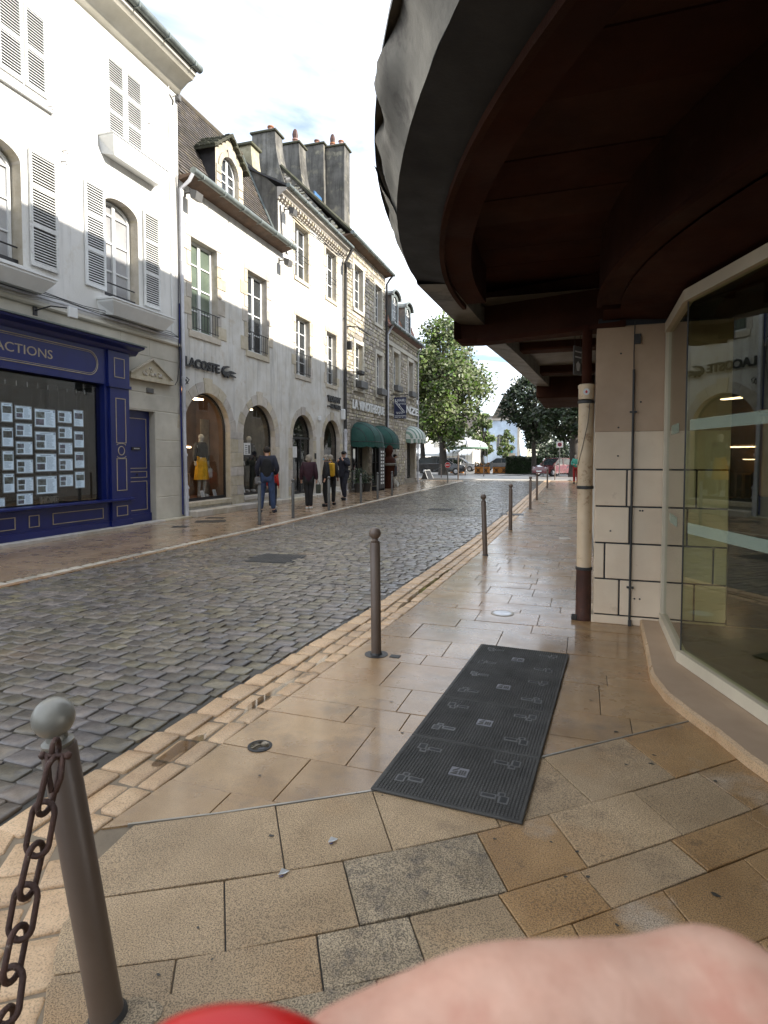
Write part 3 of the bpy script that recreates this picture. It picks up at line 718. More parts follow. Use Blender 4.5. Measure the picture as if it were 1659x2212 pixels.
# ---- crossing and plaza beyond
m = MB(); m.quad((-8.2, 38.2, -.01), (-1.2, 38.2, -.01), (-1.0, 41.0, -.01), (-8.6, 41.0, -.01)); single('crossing', m, 'settgrey', None, None, kind='structure')
m = MB(); m.quad((-60, 41.0, -.008), (20, 41.0, -.008), (20, 110, -.008), (-60, 110, -.008)); single('plaza', m, 'plaza', None, None, kind='structure')
m = MB(); m.quad((-30, 36, -.012), (-7.2, 36, -.012), (-7.2, 41, -.012), (-30, 41, -.012)); single('side_pavement', m, 'walk', None, None, kind='structure')
m = MB(); m.quad((-.9, 39.2, -.014), (20, 39.2, -.014), (20, 41, -.014), (-.9, 41, -.014)); single('side_road', m, 'plaza', None, None, kind='structure')

# ---- ribbed rubber cable cover mat, four panels
import math as _m
O = Vector((-.85, 2.30)); U = (Vector((-.21, 2.31)) - O); V = (Vector((-.73, 4.41)) - O)
ang = math.atan2(V.y, V.x) - math.pi / 2
matt = thing('cover_mat', (O.x, O.y, .002), ang, 'long dark studded rubber mat of four panels laid on the pavement', 'mat')
W_, H_ = U.length, V.length / 4
slots = []
for (cx, cy, fx_, fy_) in [(.14, .12, 1, 1), (W_ - .14, .12, -1, 1), (.14, H_ - .1, 1, -1), (W_ - .14, H_ - .1, -1, -1)]:
    slots += [(cx - .045 * fx_, cy, .014, .02), (cx + .02 * fx_, cy + .012 * fy_, .026, .009), (cx - .032 * fx_, cy + .036 * fy_, .009, .008)]
stud = MB(); NX, NY = 42, 36
for i in range(NX):
    for j in range(NY):
        x = .016 + (W_ - .032) * (i + .5) / NX; y = .012 + (H_ - .024) * (j + .5) / NY
        if abs(x - W_ / 2) < .05 and abs(y - H_ / 2) < .045: continue
        if any(abs(x - sx) < a + .01 and abs(y - sy) < b + .01 for sx, sy, a, b in slots): continue
        a, b = .0052, .0045
        stud.add([(x - a, y - b, .012), (x + a, y - b, .012), (x + a, y + b, .012), (x - a, y + b, .012), (x - a * .7, y - b * .6, .0165), (x + a * .7, y - b * .6, .0165), (x + a * .7, y + b * .6, .0165), (x - a * .7, y + b * .6, .0165)],
                 [(4, 5, 6, 7), (0, 1, 5, 4), (1, 2, 6, 5), (2, 3, 7, 6), (3, 0, 4, 7)])
stud_me = stud.mesh('studs', 'mat')
basem = MB(); basem.cbox(0, W_, .002, H_ - .002, 0, .012, .004); base_me = basem.mesh('panel', 'mat')
plm = MB(); plm.cbox(W_ / 2 - .042, W_ / 2 + .042, H_ / 2 - .034, H_ / 2 + .034, .01, .0165, .002)
plate_me = plm.mesh('emblem_plate', 'plate')
emb = MB()
emb.prism([(W_ / 2 - .036, H_ / 2 - .028), (W_ / 2 - .006, H_ / 2 - .028), (W_ / 2 - .006, H_ / 2 + .006)], .0166, .018, 'z')
for a in range(3):
    for b in range(3): emb.box(W_ / 2 + .002 + a * .011, W_ / 2 + .010 + a * .011, H_ / 2 - .026 + b * .014, H_ / 2 - .016 + b * .014, .0166, .018)
emb.prism([(W_ / 2 - .03, H_ / 2 + .002), (W_ / 2 - .004, H_ / 2 + .028), (W_ / 2 - .004, H_ / 2 + .02), (W_ / 2 - .03, H_ / 2 - .006)], .0166, .018, 'z')
emb_me = emb.mesh('emblem', 'mat')
rims = []; sls = []
for sx, sy, a, b in slots:
    slm = MB(); rim = MB()
    rim.cbox(sx - a - .009, sx + a + .009, sy - b - .008, sy + b + .008, .010, .0155, .003)
    slm.box(sx - a, sx + a, sy - b, sy + b, .0156, .0162)
    rims.append(rim.mesh('slot_rim', 'matplate')); sls.append(slm.mesh('slot', 'black'))
for k in range(4):
    p = inst('panel', base_me, matt, (0, H_ * k, 0))
    o = inst('studs', stud_me, p, (0, 0, 0)); o['kind'] = 'stuff'
    inst('emblem_plate', plate_me, p, (0, 0, 0)); inst('emblem', emb_me, p, (0, 0, 0))
    for si, (sx, sy, a, b) in enumerate(slots):
        inst('slot_rim', rims[si], p, (0, 0, 0)); inst('slot', sls[si], p, (0, 0, 0))
# ---- small round fittings in the pavement
def disc(name, x, y, r1, mat, lb, cat, raised=.004, inner=None, grp=None):
    t = thing(name, (x, y, 0), 0, lb, cat, grp)
    m = MB(); m.lathe([(r1, -.02), (r1, raised), (r1 * .86, raised + .003), (r1 * .8, raised + .001)], seg=24); part('rim', m, mat, t, 35)
    m = MB(); m.lathe([(r1 * .78, -.02), (r1 * .78, raised + .002), (.001, raised + .006)], seg=24); part('lid', m, inner or mat, t, 35)
disc('ground_light', -.70, 5.39, .105, 'settgrey', 'round pale disc set in the slabs beyond the mat', 'disc', inner='chrome')
disc('ground_light', -.33, 10.87, .1, 'settgrey', 'small pale disc set in the pavement further off by the downpipe', 'disc', inner='settgrey')
disc('valve_cap', -1.50, 2.49, .06, 'castiron', 'round sunken iron valve cap beside the pale setts, half full of water', 'valve cap', inner='water')
t = thing('drain_grate', (-1.75, 15.1, .0), .1, 'slotted iron gutter grate in the setts far right', 'grate')
m = MB()
for i in range(9): m.box(-.26 + i * .06, -.225 + i * .06, -.22, .22, .001, .008)
part('bar', m, 'castiron', t, kind='stuff')
m = MB(); m.box(-.3, .3, -.25, .25, -.015, .002); part('frame', m, 'black', t)
# litter
for (x, y, lb) in [(-.97, 1.72, 'tiny crumpled white and blue wrapper left of the mat foot'), (-.88, 1.93, 'tiny white and blue wrapper nearer the metal strip')]:
    m = MB(); m.add([(x, y, .003), (x + .024, y + .006, .010), (x + .028, y + .030, .004), (x + .002, y + .024, .012)], [(0, 1, 2, 3), (0, 2, 3)])
    m.add([(x + .004, y - .008, .003), (x + .02, y - .006, .006), (x + .018, y + .006, .004)], [(0, 1, 2)], 1)
    single('wrapper', m, ['white', 'bluecloth'], lb, 'litter', 'bits of litter')

# trodden chewing-gum spots and dark specks on the slabs
m = MB(); rg = random.Random(41)
spots = [(-1.09, 1.27, .006), (-.98, 1.36, .004), (.17, 3.22, .011), (.33, 3.02, .010), (.31, 2.93, .012), (.56, 2.86, .010), (-.1, 2.2, .006), (.42, 2.1, .013), (-1.2, 2.95, .007), (-1.05, 3.2, .008), (.05, 3.6, .009), (-.3, 2.15, .006)]
for k in range(70): spots.append((rg.uniform(-1.4, .5), rg.uniform(1.2, 9), rg.uniform(.004, .010)))
for x, y, r0 in spots:
    p = blob(x, y, r0, r0 * .8, int(x * 100 + y * 10), .0036, 9); m.add(p, [tuple(range(9))])
part('gum_spot', m, 'joint', walk, kind='stuff')
# ================================================================ CORNER BUILDING WITH ROUND CANOPY (right)
CX_, CY_ = 4.4, 4.75
def arc(Rr, a0, a1, n): return [(CX_ + Rr * math.cos(R(a0 + (a1 - a0) * i / n)), CY_ + Rr * math.sin(R(a0 + (a1 - a0) * i / n))) for i in range(n + 1)]
corner = thing('corner_building', (.13, 5.3, 0), 0, 'dark corner building with round brown canopy, stone pillar and faceted shop glass on the right', 'building', off=(.13, 5.3, 0))
A0, A1 = 178, 305
def ringband(mb, R0, z0, R1, z1, a0=A0, a1=A1, n=60, jit=0, seed=0):
    r_ = random.Random(seed); vs = []; fs = []
    for i, ((x0, y0), (x1, y1)) in enumerate(zip(arc(R0, a0, a1, n), arc(R1, a0, a1, n))):
        vs += [(x0, y0, z0), (x1, y1, z1)]
        if i: fs.append((2 * i - 2, 2 * i - 1, 2 * i + 1, 2 * i))
    mb.add(vs, fs)
def ringsolid(mb, Ra, Rb, z0, z1, a0=A0, a1=A1, n=60):
    ringband(mb, Ra, z0, Rb, z0, a0, a1, n); ringband(mb, Rb, z0, Rb, z1, a0, a1, n); ringband(mb, Rb, z1, Ra, z1, a0, a1, n); ringband(mb, Ra, z1, Ra, z0, a0, a1, n)
# dented metal sheet round the rim, in overlapping lengths
r_ = random.Random(12)
joins = [A0, 186, 196.5, 204, 214, 226, 240, 256, 274, 292, A1]
for k, (a, b) in enumerate(zip(joins, joins[1:])):
    m = MB(); n = 16; vs = []; fs = []; nr = 7
    ph = r_.uniform(0, 6)
    for i in range(n + 1):
        t = i / n; an = R(a - .25 + (b - a + .5) * t)
        for j in range(nr):
            q = j / (nr - 1)
            dent = .018 * math.sin(3.2 * t * math.pi + ph) * q + .03 * (mnoise.noise(Vector((k * 3 + t * 4, q * 2.5, 1.7)))) * (.3 + q)
            edge = (.035 * q if (i == 0 or i == n) else 0) * (1 if k % 2 else .6)
            Rr = 5.63 + .10 * q + dent + (.004 * (k % 2)) + edge * .5
            z = 2.75 + .27 * q + (.012 * mnoise.noise(Vector((k * 5 + t * 6, 4.2, q)))) * (j == nr - 1)
            vs.append((CX_ + Rr * math.cos(an), CY_ + Rr * math.sin(an), z))
    for i in range(n):
        for j in range(nr - 1):
            o_ = i * nr + j; fs.append((o_, o_ + nr, o_ + nr + 1, o_ + 1))
    m.add(vs, fs); part('fascia_sheet', m, 'fascia', corner, 40)
m = MB(); ringband(m, 5.70, 3.055, 5.748, 3.05); ringband(m, 5.748, 3.05, 5.75, 3.02)
part('rim_flashing', m, 'lead', corner, 40)
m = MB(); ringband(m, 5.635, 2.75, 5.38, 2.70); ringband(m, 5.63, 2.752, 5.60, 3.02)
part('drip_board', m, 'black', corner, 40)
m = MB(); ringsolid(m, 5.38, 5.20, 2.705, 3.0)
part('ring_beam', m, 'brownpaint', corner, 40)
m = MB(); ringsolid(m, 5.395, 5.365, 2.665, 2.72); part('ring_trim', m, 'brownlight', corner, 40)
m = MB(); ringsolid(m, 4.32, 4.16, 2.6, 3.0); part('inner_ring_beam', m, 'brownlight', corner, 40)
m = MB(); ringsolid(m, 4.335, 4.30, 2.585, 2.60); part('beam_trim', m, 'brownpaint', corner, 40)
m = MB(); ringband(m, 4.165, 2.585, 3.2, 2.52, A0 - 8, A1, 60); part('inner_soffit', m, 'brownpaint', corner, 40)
m = MB(); m.add([(x, y, 3.06) for x, y in arc(5.66, A0, A1, 60)] + [(CX_ + 3, CY_ - 2, 3.06), (CX_, CY_ + 1, 3.06)], [tuple(range(63))])
m.add([(x, y, 3.13) for x, y in arc(5.70, A0, A1, 60)] + [(CX_ + 3, CY_ - 2, 3.13), (CX_, CY_ + 1, 3.13)], [tuple(range(63))])
part('canopy_deck', m, 'lead', corner)
# soffit boards across, each a piece with a joint
y = -.95; rr = random.Random(4)
while y < 5.3:
    h = rr.uniform(.36, .5)
    def xin(Rr, yy):
        d = Rr * Rr - (yy - CY_) ** 2
        return CX_ - math.sqrt(d) if d > 0 else None
    xs = [xin(5.24, yy) for yy in (y, y + h)]
    if all(v is not None for v in xs):
        m = MB(); z = 3.0 + rr.uniform(-.008, .012)
        m.add([(xs[0], y + .005, z), (4.6, y + .005, z), (4.6, y + h - .005, z), (xs[1], y + h - .005, z),
               (xs[0], y + .005, z + .02), (4.6, y + .005, z + .02), (4.6, y + h - .005, z + .02), (xs[1], y + h - .005, z + .02)],
              [(3, 2, 1, 0), (0, 1, 5, 4), (1, 2, 6, 5), (2, 3, 7, 6), (3, 0, 4, 7), (4, 5, 6, 7)])
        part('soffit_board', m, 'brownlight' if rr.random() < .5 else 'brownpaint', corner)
    y += h
# transverse beams and the straight part along the street
def xf(y): return interp([(4.5, -1.21), (5.8, -1.19), (7.5, -1.05), (9, -.98), (12, -.82), (15, -.72), (16, -.7)], y)
m = MB(); m.prism([(.30, 5.36), (-1.0, 5.72), (-1.16, 5.70), (-1.2, 5.55), (-1.2, 5.95), (-1.0, 6.0), (.30, 5.7)], 2.555, 3.0, 'z'); part('cross_beam', m, 'brownlight', corner)
m = MB(); m.prism([(-1.17, 5.60), (-1.0, 5.72), (.3, 5.36), (.3, 5.30), (-1.0, 5.66)], 2.52, 2.56, 'z'); part('cross_trim', m, 'brownpaint', corner)
for i, (y0, y1) in enumerate([(7.6, 7.9), (9.6, 9.9), (10.95, 13.2)]):
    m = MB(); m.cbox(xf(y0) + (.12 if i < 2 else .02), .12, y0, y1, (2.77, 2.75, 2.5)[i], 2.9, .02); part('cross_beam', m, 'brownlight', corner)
ysx = [4.3, 4.8, 5.4, 6.1, 7, 8, 9, 10.2, 11.4, 12.4, 13.2]
m = MB(); vs = []; fs = []
for i, y in enumerate(ysx):
    x = xf(y); vs += [(x, y, 2.72), (x - .06, y, 2.99), (x + .25, y, 2.70), (.14, y, 2.86), (x, y, 3.05), (.14, y, 3.05), (x + .25, y, 2.86)]
    if i and y > 4.7:
        a = 7 * (i - 1); b = 7 * i
        fs += [(a, b, b + 1, a + 1), (a, a + 2, b + 2, b), (a + 1, b + 1, b + 4, a + 4), (a + 2, a + 6, b + 6, b + 2)]
m.add(vs, fs); part('fascia_sheet', m, 'fascia', corner)
ceil_ = MB(); vs = []; fs = []
for i, y in enumerate(ysx[2:]):
    vs += [(xf(y) + .22, y, 2.87), (.14, y, 2.87), (xf(y) + .0, y, 3.06), (.14, y, 3.06)]
    if i: fs += [(4 * i - 4, 4 * i - 3, 4 * i + 1, 4 * i), (4 * i - 2, 4 * i - 1, 4 * i + 3, 4 * i + 2)]
ceil_.add(vs, fs); part('soffit_board', ceil_, 'lead', corner)
m = MB(); m.box(-.98, 4.6, 4.55, 5.9, 3.028, 3.05); m.box(.12, 4.6, 5.0, 5.36, 2.585, 2.60); part('soffit_board', m, 'brownpaint', corner)
# pillar of blocks
P0 = 5.36
m = MB(); m.box(.09, 1.09, P0 + .012, P0 + .42, 0, 2.6); m.box(.085, 1.095, P0 + .005, P0 + .4, 0, .05); part('pillar_core', m, 'dark', corner)
rowsz = [(.385, .690), (.700, 1.005), (1.02, 1.325)]
g_ = .007
def blk(x0, x1, z0, z1, mat='pillar', nm='block'):
    b = MB(); b.cbox(x0 + g_, x1 - g_, P0, P0 + .4, z0 + g_, z1 - g_, .004); part(nm, b, mat, corner)
Lx, Rx = .077, 1.10
for z0, z1, js in [(.075, .385, (.287, .62, .862)), (.385, .695, (.167, .62, .996)), (.695, 1.01, (.36, .8)), (1.01, 1.325, (.335, .62, .862))]:
    xs = [Lx] + list(js) + [Rx]
    for a, b in zip(xs, xs[1:]): blk(a, b, z0, z1)
m = MB(); m.cbox(Lx, Rx, P0 + .002, P0 + .4, 1.332, 1.645, .003); part('block', m, 'pillar', corner)
m = MB(); m.cbox(Lx, Rx, P0 + .002, P0 + .4, 1.646, 2.53, .003); part('block', m, 'pillartan', corner)
m = MB(); m.cbox(.065, 1.1, P0 - .012, P0 + .4, 0, .07, .006); part('plinth', m, 'pillar', corner)
m = MB(); m.tube([(.372, P0 - .015, -.0), (.372, P0 - .016, 1.0), (.372, P0 - .015, 2.16)], .0095, 8); m.tube([(.372, P0 - .015, 2.14), (.370, P0 - .01, 2.3), (.374, P0 - .006, 2.56)], .004, 6)
for z in (.32, 1.8): m.box(.345, .40, P0 - .028, P0, z, z + .014)
m.box(.375, .42, P0 - .03, P0, 2.37, 2.45)
m.box(.36, .385, P0 - .04, P0 + .0, .0, .05)
part('conduit', m, 'castiron', corner)
for (x, z) in [(.43, 1.89), (.27, 2.3), (.26, 1.68), (.44, .98), (.46, .98), (.41, .23), (.45, .23), (.21, .8), (.26, 1.44)]:
    m = MB(); m.sphere((x, P0, z), .008, 6, 4); part('bolt_hole', m, 'castiron', corner)
# shop glass
G = [(.625, 5.30), (.620, 4.31), (.971, 3.27), (1.8, 2.3), (3.0, 1.7)]
ZB, ZT = .065, 2.495
for i, (p, q) in enumerate(zip(G, G[1:])):
    d = (Vector(q) - Vector(p)).normalized(); n_ = Vector((-d.y, d.x))
    if n_.x > 0: n_ = -n_
    def sheet(mb, off, th, z0, z1, e=0):
        a = Vector(p) + n_ * off + d * e; b = Vector(q) + n_ * off - d * e; c = b - n_ * th; e_ = a - n_ * th
        mb.prism([(a.x, a.y), (b.x, b.y), (c.x, c.y), (e_.x, e_.y)], z0, z1, 'z')
    m = MB(); sheet(m, 0, .008, ZB + .05, ZT - .03, .003); part('glass_pane', m, 'glassgreen', corner)
    m = MB(); sheet(m, .03, .06, ZB, ZB + .075); fr = part('window_frame', m, 'frame', corner)
    m = MB(); sheet(m, .03, .06, ZT - .055, ZT + .02); part('top_rail', m, 'frame', fr)
    for z in (1.60, .93):
        m = MB(); sheet(m, .0025, .001, z, z + .07, .06 if i else .3); part('frosted_band', m, 'frost', corner)
m = MB(); m.box(.605, .645, 5.28, 5.335, ZB, ZT); part('window_frame', m, 'frame', corner)
m = MB(); m.tube([(G[1][0], G[1][1], ZB + .07), (G[1][0], G[1][1], ZT - .03)], .005, 6); m.tube([(G[2][0], G[2][1], ZB + .07), (G[2][0], G[2][1], ZT - .03)], .005, 6); part('glass_joint', m, 'castiron', corner)
# step kerb below the glass
KB = [(.455, 5.36), (.44, 4.9), (.43, 4.52), (.415, 4.2), (.415, 4.0), (.46, 3.72), (.55, 3.48), (.64, 3.28), (.72, 3.05), (.79, 2.9), (1.2, 2.3), (2.3, 1.45)]
m = MB(); n = len(KB)
inn = [(G[0][0] + .03, G[0][1] + .02)] + [(G[1][0] + .03, G[1][1])] * 3 + [(G[1][0] + .03, 4.2)] * 2 + [(.80, 3.9), (.85, 3.8), (.95, 3.6), (1.05, 3.5), (1.2, 3.3), (1.9, 2.6), (3.2, 1.8)]
inn = inn[:n]
pts2 = [(x + .012, y) for x, y in KB]
vs = [(x, y, 0) for x, y in KB] + [(x, y, .05) for x, y in KB] + [(x + .018, y + .004, .062) for x, y in KB]
fs = [(i, i + 1, i + 1 + n, i + n) for i in range(n - 1)] + [(i + n, i + 1 + n, i + 1 + 2 * n, i + 2 * n) for i in range(n - 1)]
m.add(vs, fs); part('step_edge', m, 'sett', corner, 40)
m = MB(); top = [(x + .018, y + .004, .0615) for x, y in KB] + [(3.2, 1.9, .0615), (3.4, 5.36, .0615)]
m.add(top, [tuple(range(len(top)))]); part('step_top', m, 'ashlar' if 0 else 'pillartan', corner)
# shop interior
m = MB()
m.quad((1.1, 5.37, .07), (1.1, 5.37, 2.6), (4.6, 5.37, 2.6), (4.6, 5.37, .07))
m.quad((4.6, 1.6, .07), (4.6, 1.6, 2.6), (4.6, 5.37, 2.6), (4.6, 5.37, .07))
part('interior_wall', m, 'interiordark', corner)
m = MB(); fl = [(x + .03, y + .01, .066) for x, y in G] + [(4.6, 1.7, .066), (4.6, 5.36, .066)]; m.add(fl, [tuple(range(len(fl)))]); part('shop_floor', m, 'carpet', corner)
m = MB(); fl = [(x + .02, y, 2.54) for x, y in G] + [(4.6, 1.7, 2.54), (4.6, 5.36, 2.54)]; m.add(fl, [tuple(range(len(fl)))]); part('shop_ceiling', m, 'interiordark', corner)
m = MB(); m.cbox(1.30, 1.62, 5.28, 5.36, 1.12, 1.75, .01); m.box(1.28, 1.64, 5.27, 5.37, 1.77, 1.8); part('wall_cabinet', m, 'orangepanel', corner)
# upper storeys (they shade the street)
m = MB(); ringband(m, 3.6, 3.1, 3.6, 10.6, 90, 330, 60); m.add([(x, y, 10.6) for x, y in arc(3.6, 90, 330, 40)], [tuple(range(41))])
part('upper_wall', m, 'plgrey', corner)
m = MB(); ringsolid(m, 3.95, 3.5, 10.45, 10.65, 90, 330, 60); part('eaves', m, 'soffitwood', corner)
for an in (205, 230, 255):
    for z0 in (4.0, 7.2):
        M4 = Matrix.Translation((CX_, CY_, 0)) @ Matrix.Rotation(R(an), 4, 'Z')
        bx = MB(); bx.box(3.58, 3.68, -.55, .55, z0, z0 + 1.9); bx.v = [tuple(M4 @ Vector(v)) for v in bx.v]; wdw = part('window', bx, 'white', corner)
        bx = MB(); bx.box(3.66, 3.7, -.47, -.04, z0 + .08, z0 + 1.82); bx.box(3.66, 3.7, .04, .47, z0 + .08, z0 + 1.82); bx.v = [tuple(M4 @ Vector(v)) for v in bx.v]; part('pane', bx, 'pane', wdw)

def right_house(y0, y1, h, lb, mat, depth=9, x0=.14):
    t = thing('town_house', (x0, y0, 0), 0, lb, 'house', off=(x0, y0, 0))
    m = MB(); m.box(x0, x0 + depth, y0 + .01, y1 - .01, 0, h); part('wall', m, mat, t)
    m = MB(); m.cbox(x0 - .35, x0 + .1, y0, y1, h - .05, h + .12, .03); part('gutter', m, 'zinc', t)
    m = MB(); m.add([(x0 - .3, y0, h + .1), (x0 - .3, y1, h + .1), (x0 + 4, y1, h + 1.6), (x0 + 4, y0, h + 1.6)], [(0, 1, 2, 3)]); part('roof', m, 'tile', t)
    y = y0 + 1.2
    while y < y1 - 1.5:
        for z in (3.9, 7.0) + ((10.2,) if h > 12 else ()):
            m = MB(); m.box(x0 - .03, x0 + .03, y, y + 1.0, z, z + 1.8); wd = part('window', m, 'white', t)
            m = MB(); m.box(x0 - .04, x0, y + .08, y + .46, z + .08, z + 1.72); m.box(x0 - .04, x0, y + .54, y + .92, z + .08, z + 1.72); part('pane', m, 'pane', wd)
        y += 2.9
right_house(5.8, 16.5, 10.6, 'cream rendered house above the straight canopy on the right side of the street', 'plgrey')
right_house(16.5, 25.3, 10.1, 'second pale house down the right side of the street behind the pillar', 'plwhite')
right_house(25.3, 36.5, 14.6, 'tall stone house at the far end of the right side of the street', 'ashlar')
t = thing('town_house', (1.5, -16, 0), 0, 'unseen house added across the side street behind the viewer to shade the pavement', 'house', off=(1.5, -16, 0))
m = MB(); m.box(1.5, 11, -16, -2.6, 0, 10.8); part('wall', m, 'plgrey', t)  # plain unseen block, added to keep the sun off the near pavement
# cast iron downpipe
pipe = thing('downpipe', (.0, 5.42, 0), 0, 'cream painted cast iron downpipe with rusty foot in front of the pillar', 'downpipe')
m = MB(); m.lathe([(.062, .46), (.062, 1.17), (.064, 1.18), (.064, 1.9), (.064, 1.905)], seg=20); part('pipe', m, 'rustpipe', pipe, 35)
m = MB(); m.lathe([(.066, 0), (.070, .02), (.066, .06), (.064, .45), (.068, .46)], seg=20); part('pipe_foot', m, 'rust', pipe, 35)
m = MB(); m.lathe([(.065, 1.93), (.066, 2.02), (.07, 2.03), (.07, 2.05), (.06, 2.06)], seg=20); part('socket', m, 'rustpipe', pipe, 35)
for z in (.455, 1.165, 1.905):
    m = MB(); m.lathe([(.066, z - .012), (.071, z - .008), (.071, z + .012), (.066, z + .016)], seg=20); part('collar', m, 'castiron', pipe, 35)
m = MB(); m.lathe([(.04, 2.05), (.042, 2.56)], seg=14); part('upper_pipe', m, 'brownpaint', pipe, 35)
m = MB(); m.prism([(.028 * math.cos(i / 16 * 6.283), 1.99 + .028 * math.sin(i / 16 * 6.283)) for i in range(16)], -.069, -.064); part('sticker', m, 'white', pipe)
m = MB(); m.prism([(0, 2.005), (.01, 1.99), (.006, 1.978), (-.006, 1.978), (-.01, 1.99)], -.0705, -.0692); part('sticker_mark', m, 'signred', pipe)
m = MB(); m.tube([(.03, -.068, 1.9), (.015, -.075, 1.72), (-.03, -.062, 1.5), (-.062, -.03, 1.36)], .0025, 5); part('wire', m, 'iron', pipe)
m = MB(); m.cbox(-.10, -.05, -.05, -.02, .0, .05, .006); part('bracket', m, 'castiron', pipe)
hs = thing('hanging_sign', (-.085, 5.85, 2.2), R(62), 'small grey framed plate hanging edge-on under the canopy by the downpipe', 'sign')
m = MB(); m.cbox(-.07, .07, -.006, .006, .0, .27, .004); part('plate', m, 'matplate', hs)
m = MB()
for z in (.21, .16): m.box(-.055, .055, -.010, -.007, z, z + .012)
m.prism([(-.02, .04), (.02, .04), (.035, .1), (0, .13), (-.035, .1)], -.010, -.007); part('mark', m, 'white', hs)
m = MB(); m.tube([(-.05, 0, .26), (-.05, 0, .68)], .003, 5); m.tube([(.05, 0, .26), (.05, 0, .68)], .003, 5); part('hanger', m, 'iron', hs)

# ================================================================ BOLLARDS
def bollard(x, y, h, lb, tilt=(0, 0), rr=.0365, br=.043, grp='ball-topped bollards along the street', mat='bollard', ballmat='bollard', ball=True, z0=0, seg=20):
    t = thing('bollard', (x, y, z0), 0, lb, 'bollard', grp)
    t.rotation_euler = (tilt[0], tilt[1], 0)
    hb = h - 2 * br
    m = MB(); m.lathe([(rr * 1.02, -.05), (rr * 1.02, .0), (rr, .04), (rr, hb - .028), (rr * .9, hb - .022)], seg=seg); part('pole', m, mat, t, 35)
    m = MB(); m.lathe([(rr * .55, hb - .03), (rr * .86, hb - .022), (rr * .9, hb - .012), (rr * .62, hb - .006), (rr * .55, hb + .01)], seg=seg); part('neck', m, ballmat, t, 50)
    m = MB(); m.sphere((0, 0, h - br), br, seg, seg * 2 // 3); part('ball', m, ballmat, t, True)
    m = MB(); m.lathe([(rr * 1.22, -.02), (rr * 1.2, .006), (rr * 1.1, .012), (rr * 1.02, .016)], seg=seg); part('collar', m, 'castiron', t, 35)
    return t
near = bollard(-1.13, 1.13, .855, 'closest bollard, with worn grey ball and rusty chain, lower left', (0, 0), .040, .0475, ballmat='ball', seg=32)
# it leans: aim its axis at the ball's place
ax = Vector((-1.195 + 1.13, 1.05 - 1.13, .80)).normalized()
near.rotation_euler = Vector((0, 0, 1)).rotation_difference(ax).to_euler()
m = MB(); p = blob(-1.03, 1.17, .13, .085, 91, .0035); m.add(p, [tuple(range(len(p)))]); single('cement_patch', m, 'slabr', None, None, kind='structure')
m = MB(); p = blob(-1.07, 1.13, .085, .06, 93, .006); m.add(p, [tuple(range(len(p)))]); single('cement_patch', m, 'slabworn', None, None, kind='structure')
bollard(-1.415, 3.96, .925, 'brown bollard in the middle of the picture beside the studded mat', (0, R(-.6)), seg=28)
m = MB(); m.lathe([(.085, -.01), (.085, .003), (.05, .004)], -1.415, 3.96, 24); single('socket_ring', m, 'castiron', 'round iron socket ring round the foot of the middle bollard', 'ring')
m = MB(); m.cbox(-1.31, -1.235, 3.93, 3.99, -.01, .004, .003); single('lock_plate', m, 'castiron', 'small dark lock plate just right of the middle bollard foot', 'plate')
rb = [(-1.37, 8.58, .90, 'bollard leaning slightly left, second along the right setts', R(-2.2)), (-1.39, 11.8, .92, 'third upright bollard along the right setts', 0),
      (-1.44, 16.8, .92, 'fourth bollard along the right setts, past the grate', 0), (-1.55, 20.6, .92, 'fifth bollard along the right setts, close behind the fourth', 0),
      (-1.7, 28.9, .92, 'sixth bollard along the right setts towards the red car', 0), (-1.9, 40.5, 1.02, 'last bollard on the right side, in front of the red car', 0)]
for x, y, h, lb, tl in rb: bollard(x, y, h, lb, (0, tl), seg=16)
lb_ = [(-6.52, 10.9, 'left-hand bollard in front of the man in the dark vest'), (-6.49, 12.35, 'left-hand bollard between the man and the woman in maroon'),
       (-6.54, 14.5, 'left-hand bollard in front of the woman with the face mask'), (-6.62, 17.1, 'left-hand bollard past the man in the cap'),
       (-6.72, 18.95, 'left-hand bollard in front of the wine shop menu board'), (-6.87, 21.0, 'left-hand bollard in front of the white dog')]
for x, y, lb in lb_: bollard(x, y, .92, lb, z0=.02, rr=.036, br=.04, mat='charcoalpole', ballmat='charcoalpole', seg=14)
for x, y, h, lb in [(-10.1, 42.6, 1.0, 'bollard left of the round red and white sign'), (-9.6, 49.3, 1.0, 'bollard under the white tent'), (-7.6, 46.6, 1.0, 'bollard in front of the middle orange planter'), (-3.15, 48.0, 1.15, 'bollard with flat top left of the red car')]:
    bollard(x, y, h, lb, seg=10)
bollard(-7.92, 38.2, 1.75, 'tall thin dark post at the end of the left pavement', rr=.05, br=.05, seg=10)
# chain on the nearest bollard
def unp(px, py, d):
    r = (px - 829.5) / 1270 * d; b = -(py - CYP) / 1270 * d
    f = d * math.cos(PITCH) + b * math.sin(PITCH); u = b * math.cos(PITCH) - d * math.sin(PITCH)
    return Vector((r * math.cos(YAW) - f * math.sin(YAW), r * math.sin(YAW) + f * math.cos(YAW), CAMH + u))
ch = thing('chain', tuple(unp(118, 1625, 1.33)), 0, 'rusty link chain hanging from the closest bollard and out of the picture', 'chain')
ob_ = Vector(ch.location)
pts = [unp(*q) for q in [(119, 1648, 1.325), (96, 1745, 1.30), (79, 1835, 1.28), (58, 1925, 1.25), (42, 2015, 1.23), (24, 2105, 1.20), (12, 2195, 1.17), (-6, 2285, 1.15), (-30, 2370, 1.12), (-62, 2450, 1.1)]]
right = Vector((math.cos(YAW), math.sin(YAW), 0)); fwd = Vector((-math.sin(YAW), math.cos(YAW), 0))
